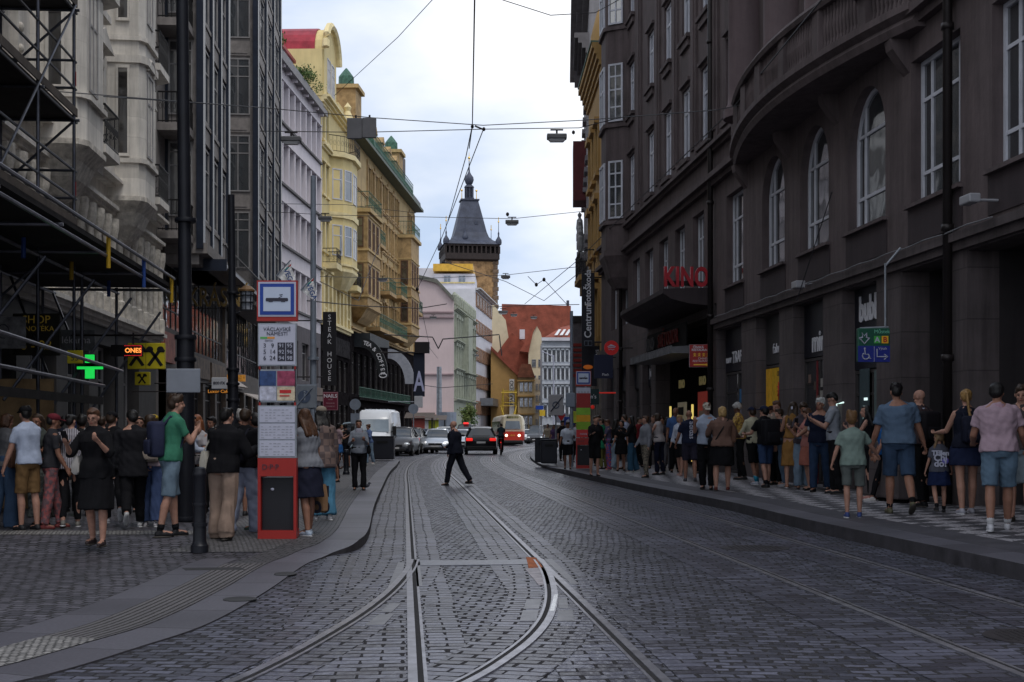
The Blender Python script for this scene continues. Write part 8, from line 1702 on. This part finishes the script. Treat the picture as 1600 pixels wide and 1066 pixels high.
person(374, 806, 642, 10, 'grey haired man in black behind the beige trousers', shirt=BLACK, sleeve=.5, low=('shorts', BLACK), hair=('short', HG), shoe=BLACK, sk='mid')
p = person(402, 828, 652, 60, 'person in black shirt with a red paper bag left of the totem', shirt=(.03, .03, .04), low=('shorts', (.02, .03, .10)), hair=('short', HK), shoe=(.03, .06, .05), sk='tan')
tote(p, 1, (.30, .03, .05), 'red carrier bag seen left of the totem', .2, .26, sh=False)
person(330, 800, 658, 175, 'person with dark hair behind the girl with long red hair', shirt=(.03, .03, .035), hair=('short', HK), sk='mid')
person(246, 800, 650, 100, 'person in a yellow bucket hat behind the youth in green', shirt=(.05, .05, .055), cap=((.50, .34, .04), 'hat'), hair=('short', HB))
person(293, 792, 653, 200, 'person in a white cap deep in the crowd at left', shirt=(.06, .06, .07), cap=((.5, .5, .52),), hair=('short', HB))
person(95, 800, 655, 160, 'man in dark blue jacket deep in the crowd by the scaffold', shirt=(.03, .035, .055), hair=('short', HK), sk='mid', sleeve=1)
person(160, 798, 652, 30, 'person in dark grey deep behind the blonde woman', shirt=(.05, .05, .055), hair=('short', HB))
person(220, 800, 655, 200, 'person in a blue shirt deep behind the long black coat', shirt=(.06, .08, .14), hair=('long', HB), fem=True)
person(60, 798, 655, 190, 'woman in black top deep behind the scaffold tube', shirt=BLACK, hair=('long', HK), fem=True, sk='mid')
p = person(481, 836, 640, 55, 'woman with long brown hair in a grey T-shirt and dark skirt beside the totem', fem=True, hair=('long', HR), shirt=(.20, .21, .24), sleeve=.48, low=('skirt', (.02, .022, .04)), hem=.50, shoe=(.30, .36, .45), arms=((20, 8, 50, 10), (2, 6, 14, 0)), legs=((-6, 4), (8, 4)), wide=1.12, sk='mid')
t_ = tote(p, 1, (.27, .16, .09), 'tan paper bag with big black letters held by the woman beside the totem', .36, .40, sh=False)
for k, (ch, x, z, s_) in enumerate((('H', -.09, .08, .17), ('O', .09, .09, .17), ('O', -.08, -.12, .2), ('R', .10, -.13, .16))): text(ch, 'print', m_print, t_, (.07, x, z), s_, rot=(PI / 2, 0, PI / 2), depth=.006, bold=.012); text(ch, 'print', m_print, t_, (-.07, x, z), s_, rot=(PI / 2, 0, -PI / 2), depth=.006, bold=.012)
text('CFA', 'print', m_print, t_, (.072, .02, -.01), .09, rot=(PI / 2, 0, PI / 2), depth=.006); text('CFA', 'print', m_print, t_, (-.072, .02, -.01), .09, rot=(PI / 2, 0, -PI / 2), depth=.006)
p = person(502, 812, 637, 20, 'person in a beige cap and brown checked jacket with light blue jeans', shirt=(.17, .115, .10), sp=('check', (.07, .05, .05)), sleeve=1, coat=.16, low=('wide', (.08, .22, .34), 'nocuff'), cap=((.26, .22, .18),), hair=('long', HK), shoe=(.40, .40, .42), wide=1.12, sk='mid', fem=True)
p = person(561, 766, 657, 178, 'young woman in a grey hooded jacket and black trousers facing the camera', fem=True, hair=('bun', HB), shirt=(.20, .22, .26), sleeve=1, low=('trousers', BLACK), shoe=BLACK, arms=((12, 12, 92, 35), (14, 12, 90, 35)), sk='mid', wide=1.1, legs=((3, 2), (0, 3)))
MB().rbox(-.075, .075, .10, .135, 1.02, 1.36, .03).build('top', cm((.36, .36, .43)), p['P'])
tote(p, -1, BLACK, 'black shoulder bag of the young woman in a grey hooded jacket', .2, .22, .04)
p = person(577, 726, 664, 150, 'woman in pale jeans and blue top near the white van', fem=True, hair=('bun', HR), shirt=(.10, .15, .30), sleeve=.8, low=('trousers', (.20, .28, .38)), shoe=(.45, .45, .45), arms=(HOLD, HOLD)); tote(p, 1, BLACK, 'black bag of the woman in pale jeans near the van', .2, .25, .1)
person(529, 733, 669, -60, 'girl in a pink top and blue skirt left of the grey hooded jacket', fem=True, hair=('bun', HK), shirt=(.28, .20, .22), low=('skirt', (.03, .11, .30)), hem=.6, arms=(HOLD, HOLD), sk='mid')
person(541, 731, 672, 60, 'boy in black beside the girl in a blue skirt', shirt=BLACK, hair=('short', HK), low=('shorts', BLACK), sk='tan')
person(519, 754, 674, 150, 'woman with reddish shorts bending at the left end of the platform', fem=True, shirt=(.22, .16, .14), low=('shorts', (.16, .04, .05)), hair=('long', HR), arms=(HOLD, HOLD), leanf=18, sk='mid')
person(513, 762, 668, 30, 'person in a blue jacket behind the checked jacket', shirt=(.05, .09, .20), hair=('short', HB), sleeve=1)
person(534, 722, 678, 190, 'small person in white with a pale hat far on the left pavement', shirt=(.45, .38, .33), cap=((.45, .35, .2), 'hat'), arms=(HOLD, HOLD))
p = person(712, 759, 657, 80, 'bald man in a dark suit striding across the tram tracks', shirt=(.012, .014, .024), sleeve=1, coat=.10, low=('trousers', (.012, .013, .02)), hair=('bald', HB), legs=((18, 8), (-20, 13)), arms=((-6, 6, 12, 10), (6, 6, 50, 40)), sk='light', wide=1.22, head=(8, 30), leanf=3, z=0.0)
MB().rbox(-.035, .035, .125, .155, 1.24, 1.47, .02).build('white_shirt', m_swhite, p['P']); MB().rbox(-.013, .013, .15, .165, 1.2, 1.43, .008).build('tie', cm(NAVY), p['P']); g = MB()
for sd in (-1, 1): g.ball(p['hp']((sd * .032, .088, .004)), .026, .008, .017, 8, 5)
g.build('sunglasses', m_black, p['P']); phone(p, 1, 'phone in the hand of the man in a dark suit')
p = person(783, 706, 668, -3, 'cyclist in dark clothes seen from behind next to the black car', shirt=(.02, .035, .045), low=('trousers', BLACK), legs=((58, 62), (20, 30)), arms=((48, 8, 14, 0), (48, 8, 14, 0)), leanf=16, z=.18, Hm=1.66, hair=('short', HB))
# ------------------------------------------------------------------ right pavement, far to near
fr_ = [
 (856, 712, 663, 160, 'man in a beige shirt left of the right hand totem, far off', dict(shirt=(.40, .33, .24), low=('trousers', BLACK), hair=('short', HB))),
 (866, 713, 664, 178, 'woman in a purple top and black skirt by the grey zone sign', dict(fem=True, shirt=(.10, .06, .14), low=('skirt', BLACK), hem=.45, hair=('long', HR), sk='mid')),
 (879, 720, 658, 190, 'dark haired person in black behind the white shirt, left of the totem', dict(shirt=BLACK, hair=('short', HK), sk='mid')),
 (887, 733, 660, 176, 'man in a white shirt and black shorts holding a dark bag, left of the totem', dict(shirt=(.46, .50, .58), low=('shorts', BLACK), hair=('short', HB), arms=(HOLD, DOWN), sk='tan', wide=1.1)),
 (900, 722, 660, 200, 'person in white close behind the right hand totem', dict(shirt=(.45, .45, .5), hair=('short', HB))),
 (929, 744, 651, 190, 'person in black clothes and shorts right of the striped totem', dict(shirt=BLACK, sleeve=.9, low=('shorts', BLACK), hair=('short', HB), arms=(DOWN, HOLD), sk='light')),
 (934, 728, 650, 170, 'tall man with dark hair and navy jacket with pale stripe', dict(shirt=(.05, .07, .12), sleeve=.9, hair=('messy', HB))),
 (942, 733, 655, 60, 'woman in a long green top beside the person in black', dict(fem=True, shirt=(.02, .20, .10), sleeve=1, coat=.25, low=('trousers', (.16, .15, .05)), hair=('short', HB))),
 (951, 734, 657, 90, 'woman in red and blue patterned trousers', dict(fem=True, shirt=(.08, .07, .12), low=('wide', (.45, .06, .04), 'noise', (.03, .06, .25)), hair=('short', HR), arms=(HOLD, HOLD), shoe=(.4, .12, .1), sk='mid')),
 (961, 735, 656, -70, 'young woman in black top and pale flared jeans', dict(fem=True, shirt=BLACK, low=('wide', (.24, .31, .38), 'nocuff'), hair=('long', HK), arms=((45, 10, 60, 10), HOLD), shoe=(.4, .4, .4), sk='mid')),
 (970, 736, 662, 175, 'dark haired woman in a black skirt with bare legs in the middle group', dict(fem=True, shirt=BLACK, low=('skirt', BLACK), hem=.55, hair=('bob', HK), sk='mid')),
 (978, 733, 649, 60, 'man in a pale blue T-shirt with brown bag over the shoulder', dict(shirt=(.38, .42, .56), low=('shorts', (.04, .035, .03)), hair=('short', HB), arms=(HOLD, HOLD))),
 (988, 739, 651, 70, 'woman with long black hair, black jacket and flared blue jeans', dict(fem=True, shirt=BLACK, sleeve=1, low=('wide', (.035, .09, .15), 'nocuff'), hair=('xlong', HK), shoe=(.4, .4, .4), arms=(HOLD, HOLD), sk='tan')),
 (999, 730, 653, 200, 'person in a dark red shirt behind the grey jumper', dict(shirt=(.16, .02, .025), hair=('short', HB))),
 (1009, 746, 651, 110, 'person in a grey jumper and leopard patterned trousers', dict(shirt=(.20, .21, .24), sleeve=1, low=('trousers', (.23, .20, .15), 'noise', (.06, .05, .04)), hair=('bun', HR), arms=(DOWN, (8, 8, 20, 0)), shoe=BLACK, wide=1.08)),
 (1030, 742, 647, 60, 'woman in a white halter top and navy trousers with dark bob hair', dict(fem=True, shirt=(.40, .36, .36), sleeve=0, low=('trousers', (.012, .014, .03)), hair=('bob', HB), arms=(HOLD, DOWN), sk='light')),
 (1020, 732, 650, 160, 'woman with messy brown hair partly hidden in the middle group', dict(fem=True, shirt=(.12, .10, .10), hair=('bun', HR))),
 (1043, 736, 653, 200, 'woman with long dark hair and sunglasses in grey trousers', dict(fem=True, shirt=(.03, .025, .03), sleeve=.5, low=('trousers', (.14, .14, .16)), hair=('long', HK), sk='mid')),
 (1055, 738, 638, 180, 'bald man in a blue shirt standing before the lit cinema posters', dict(shirt=(.055, .11, .26), low=('trousers', BLACK), hair=('bald', HB), sk='tan')),
 (1063, 744, 649, 150, 'woman with short blonde hair in a white shirt and black shorts', dict(fem=True, shirt=(.46, .50, .60), sleeve=.8, low=('shorts', BLACK), hem=.9, hair=('bob', HBL), shoe=(.35, .22, .22), arms=((4, 14, 30, 0), DOWN), legs=((10, 4), (-8, 6)))),
 (1000, 724, 654, 20, 'person in dark clothes by the cinema entrance, behind the middle group', dict(shirt=(.04, .04, .05), hair=('short', HK))),
 (948, 722, 656, 160, 'person in a purple grey shirt behind the green top', dict(shirt=(.12, .10, .14), hair=('short', HB), sk='tan')),
 (1036, 727, 652, 150, 'man in a brown shirt at the cinema door', dict(shirt=(.12, .08, .06), hair=('short', HB), sk='mid')),
 (1090, 738, 655, 100, 'woman with dark hair behind the man in a white cap', dict(fem=True, shirt=(.1, .08, .1), hair=('long', HB), sk='mid')),
 (1212, 744, 629, 160, 'brown haired person in a beige jacket behind the black backpack', dict(shirt=(.22, .18, .15), sleeve=1, hair=('messy', HR), arms=(HOLD, HOLD))),
 (1222, 746, 640, 60, 'person in jeans between the black backpack and the tan dress', dict(shirt=(.05, .05, .06), low=('trousers', (.10, .15, .22)), hair=('short', HB), shoe=(.3, .3, .33))),
 (1204, 742, 636, 190, 'man in a dark hat behind the black backpack', dict(shirt=(.06, .03, .03), cap=((.03, .015, .015), 'hat'), sk='tan')),
]
for px, ft, tp, a, lab, kw in fr_: person(px, ft, tp, a, lab, **kw)
p = person(1078, 752, 642, -8, 'bald man in a navy T-shirt with white back lettering and dark shorts', shirt=(.014, .018, .04), sleeve=.5, low=('shorts', (.03, .028, .045)), hair=('bald', HB), shoe=(.05, .05, .06), legs=((6, 4), (-8, 10)), arms=((6, 16, 18, 0), (2, 14, 14, 0)), wide=1.12, sk='mid')
text('adidas', 'lettering', m_swhite, p['P'], tuple(p['tf'](Vector((0.03, -.172, 1.22)))), .17, rot=(PI / 2, PI / 2, 0), depth=.006, bold=.002)
p = person(1104, 765, 632, 165, 'man in a white flat cap and pale blue shirt with black trousers', shirt=(.33, .38, .48), sleeve=.5, low=('trousers', BLACK), cap=((.42, .38, .32),), hair=('short', HR), arms=((20, 10, 100, 40), HOLD), head=(20, 20), shoe=BLACK, wide=1.05)
p = person(1128, 766, 637, 0, 'blonde woman from behind in a brown blouse, black skirt and strappy sandals', fem=True, shirt=(.16, .095, .075), sleeve=.8, coat=.04, low=('skirt', BLACK), hem=.50, hair=('bob', HBL), arms=((20, 16, 60, 20), (15, 22, 60, -10)), wide=1.3, shoe=(.10, .02, .015), legs=((-7, 6), (8, 4)))
tote(p, -1, BLACK, 'black cross body bag on the woman in a brown blouse', .24, .22, .02); tote(p, 1, (.13, .07, .05), 'large brown leather shoulder bag between the brown blouse and yellow shirt', .30, .34, -.12)
g = MB().tube([p['up']((-.14, -.14, 1.02)), p['up']((0, -.17, 1.25)), p['up']((.13, -.08, 1.46))], .014, 5).build('bag_strap', m_black, p['P'])
p = person(1156, 742, 631, 70, 'man in a yellow floral shirt bending his head, dark trousers', shirt=(.50, .32, .06), sp=('noise', (.20, .11, .04)), sleeve=.55, low=('trousers', BLACK), hair=('short', HG), arms=(HOLD, HOLD), head=(28, 0), sk='dark', leanf=6)
MB().rbox(-.12, .12, .10, .15, .95, 1.25, .03).build('bag_front', cm((.16, .18, .24)), p['P'])
p = person(1178, 758, 637, 20, 'person in a cream top, black shorts and bright blue socks', shirt=(.40, .38, .28), sleeve=.9, low=('shorts', BLACK), hem=1.0, hair=('short', HB), cap=(NAVY,), socks=((.03, .28, .42), 1), shoe=(.35, .38, .45), arms=((12, 14, 60, 20), HOLD), sk='mid')
p = person(1196, 762, 636, 15, 'man in dark cap with a huge black backpack and denim shorts', shirt=BLACK, low=('shorts', (.028, .05, .11)), cap=(NAVY,), hair=('short', HK), socks=(BLACK, 0), shoe=BLACK, arms=((25, 12, 60, 20), HOLD), head=(0, 30), sk='light'); backpack(p, (.012, .012, .015), 'large black backpack on the man in denim shorts', .19, .56, .17)
p = person(1237, 756, 629, -12, 'woman with very long dark hair in a tan summer dress, from behind', fem=True, shirt=(.24, .125, .04), sleeve=0, low=('dress', (.27, .14, .045)), hem=.42, hair=('xlong', HB), arms=((15, 12, 70, 30), HOLD), shoe=(.25, .12, .08), legs=((-5, 4), (6, 3)))
MB().rbox(-.02, .02, -.15, -.13, 1.60, 1.66, .005).build('hair_clip', m_swhite, p['P'])
p = person(1255, 748, 631, 165, 'woman with sunglasses on her head texting, light jeans', fem=True, shirt=(.06, .05, .06), low=('wide', (.16, .22, .29), 'nocuff'), hair=('bun', HB), arms=(HOLD, HOLD), head=(22, 0), sk='mid'); phone(p, 1, 'phone of the woman in light jeans with sunglasses on her head')
p = person(1263, 745, 640, 120, 'woman in a pink coral top beside the grey haired man', fem=True, shirt=(.40, .17, .15), low=('skirt', (.33, .12, .09)), hem=.5, hair=('long', HR), arms=(HOLD, HOLD), head=(20, 0)); tote(p, -1, (.06, .02, .015), 'dark brown small bag beside the coral top', .18, .22, .05)
p = person(1281, 756, 624, 160, 'heavy grey haired man in a navy polo shirt and blue jeans', shirt=(.012, .016, .034), low=('trousers', (.025, .045, .09)), hair=('short', (.38, .38, .37)), arms=((12, 12, 90, 20), (6, 12, 60, 0)), shoe=BLACK, wide=1.2, head=(0, -15), sk='mid')
MB().rbox(.12, .25, -.08, .08, 1.16, 1.34, .05).build('sleeve_print', cm((.35, .37, .40)), p['P'])
p = person(1303, 757, 616, 75, 'slim young man in a grey T-shirt looking down at a phone', shirt=(.25, .27, .31), sleeve=.48, low=('trousers', BLACK), hair=('messy', HK), arms=((22, 6, 92, 22), (25, 6, 90, 22)), head=(32, 0), shoe=BLACK); phone(p, 1, 'phone of the slim young man in a grey T-shirt')
p = person(1333, 808, 643, -4, 'boy in a loose sage green T-shirt and grey shorts walking away', kid=True, shirt=(.20, .265, .235), sleeve=.5, coat=.06, low=('shorts', (.11, .125, .12)), hem=.9, hair=('short', (.13, .07, .03)), shoe=(.03, .05, .16), arms=((-4, 16, 14, 0), (10, 28, 20, 0)), legs=((-4, 4), (4, 4)), wide=1.12)
p = person(1358, 762, 635, 60, 'woman in a black sleeveless top and black trousers behind the boy', fem=True, shirt=BLACK, sleeve=0, low=('slim', BLACK), hair=('long', HK), shoe=(.35, .15, .14), arms=(HOLD, DOWN));
p = person(1384, 782, 640, 80, 'person in bright blue striding left in silver shoes behind a man in a cap', fem=True, shirt=(.02, .12, .36), low=('slim', BLACK), hair=('short', HK), shoe=(.45, .43, .42), legs=((-22, 14), (20, 6)), sk='mid'); tote(p, 1, (.02, .10, .32), 'bright blue bag behind the man in a cap', .22, .26, .05)
p = person(1404, 802, 602, -6, 'broad man in a blue grey T-shirt, black cap and denim shorts from behind', shirt=(.10, .15, .225), sleeve=.5, low=('shorts', (.04, .068, .12)), hem=.98, cap=((.012, .010, .012), 'hat'), hair=('short', HK), shoe=(.09, .085, .05), arms=((4, 14, 12, 0), (-2, 14, 16, 0)), legs=((5, 3), (-12, 26)), wide=1.2, sk='mid', socks=(BLACK, 0), coat=.02)
p = person(1438, 780, 611, 30, 'bald man in a brown waistcoat with a black backpack, head bowed', shirt=(.05, .035, .038), sleeve=.9, low=('trousers', BLACK), hair=('bald', HB), shoe=BLACK, arms=(HOLD, HOLD), head=(25, 20), wide=1.1); backpack(p, (.015, .013, .016), 'black backpack on the bald man in a brown waistcoat', .16, .46); MB().lathe([(.085, 1.475), (.07, 1.52)], n=14).build('collar', m_swhite, p['P'])
p = person(1467, 801, 675, -3, 'little girl with pigtails in a grey T-shirt with white lettering', kid=True, fem=True, shirt=(.075, .078, .10), sleeve=.5, coat=.04, low=('skirt', (.012, .02, .06)), hem=.55, hair=('pigtails', (.16, .10, .05)), shoe=BLACK, socks=(BLACK, 0), arms=((4, 14, 10, 0), (4, 16, 16, 0)), legs=((-10, 22), (4, 3)), wide=1.1)
for k, (t_, z) in enumerate((('TEllen', 1.22), ('Chi', 1.12), ('do!', 1.00))): text(t_, 'lettering', m_swhite, p['P'], tuple(p['tf'](Vector((-.01, -.172 - .003 * k, z)))), .14 * p['S'] * (1.0 if k == 0 else 1.4) , depth=.008, bold=.004)
MB().ball(tuple(p['tf'](Vector((.10, -.165, 1.06)))), .05, .01, .045, n=8, m=5).build('print_patch', M('lilac print', (.12, .10, .40), .6, var=0), p['P'])
p = person(1510, 795, 611, 0, 'woman with long blonde ponytail in a navy sleeveless dress with a backpack', fem=True, shirt=(.012, .014, .025), sleeve=0, low=('skirt', (.014, .02, .05)), hem=.66, hair=('pony', (.24, .14, .05)), shoe=(.30, .30, .34), arms=((22, 12, 60, 10), (6, 10, 20, 0)), legs=((-6, 4), (7, 3)), wide=1.12); backpack(p, (.014, .016, .03), 'small navy backpack on the woman with a ponytail', .14, .38)
MB().ball(wpos(p, p['tf'](Vector((-.06, -.30, 1.08)))), .035, .015, .025, n=8, m=5).build('tag', m_oran, None).name = 'backpack_tag'; o = bpy.data.objects['backpack_tag']; tag(o, 'orange tag on the small navy backpack', 'tag')
p = person(1561, 829, 598, -8, 'man in a pink polo shirt and light denim shorts near the right edge', shirt=(.40, .29, .34), sleeve=.45, coat=.03, low=('shorts', (.11, .17, .235)), hem=.92, hair=('short', HK), shoe=(.45, .45, .48), socks=((.48, .48, .50), 0), arms=((16, 14, 60, 20), (6, 14, 40, 10)), legs=((-10, 10), (13, 4)), wide=1.14, sk='mid')
MB().lathe([(.078, 1.478), (.066, 1.53)], n=14).build('collar', cm((.42, .27, .33)), p['P'])
p = person(1593, 797, 605, 150, 'man with grey stubble in a khaki vest at the right edge facing left', shirt=(.06, .05, .05), sleeve=.6, low=('shorts', (.18, .22, .25)), hem=1.0, hair=('short', HB), shoe=(.06, .05, .04), arms=(HOLD, HOLD), wide=1.1, head=(12, 10)); tote(p, -1, (.45, .02, .12), 'crimson bag at the right edge of the photo', .2, .24, .2)
g = gr(570, 766, .12); o = MB().ball((0, 0, .10), .055, .11, .05, n=10, m=7).ball((0, .10, .15), .026, .032, .028, 8, 6).cyl((0, .08, .11), (0, .10, .15), .03, .022).cyl((0, .13, .15), (0, .155, .145), .007, .002, n=5).cyl((0, -.09, .10), (0, -.19, .07), .03, .018, n=6).cyl((.02, 0, .06), (.02, .01, 0), .006, n=5).cyl((-.02, 0, .06), (-.02, .01, 0), .006, n=5).build('pigeon', M('pigeon grey', (.05, .055, .07), .6, var=.4, scale=20), None, smooth='auto'); o.location = g; o.rotation_euler = (0, 0, R(-70)); tag(o, 'dark grey pigeon on the platform edge below the grey hooded jacket', 'pigeon')
bpy.data.scenes.remove(S2)
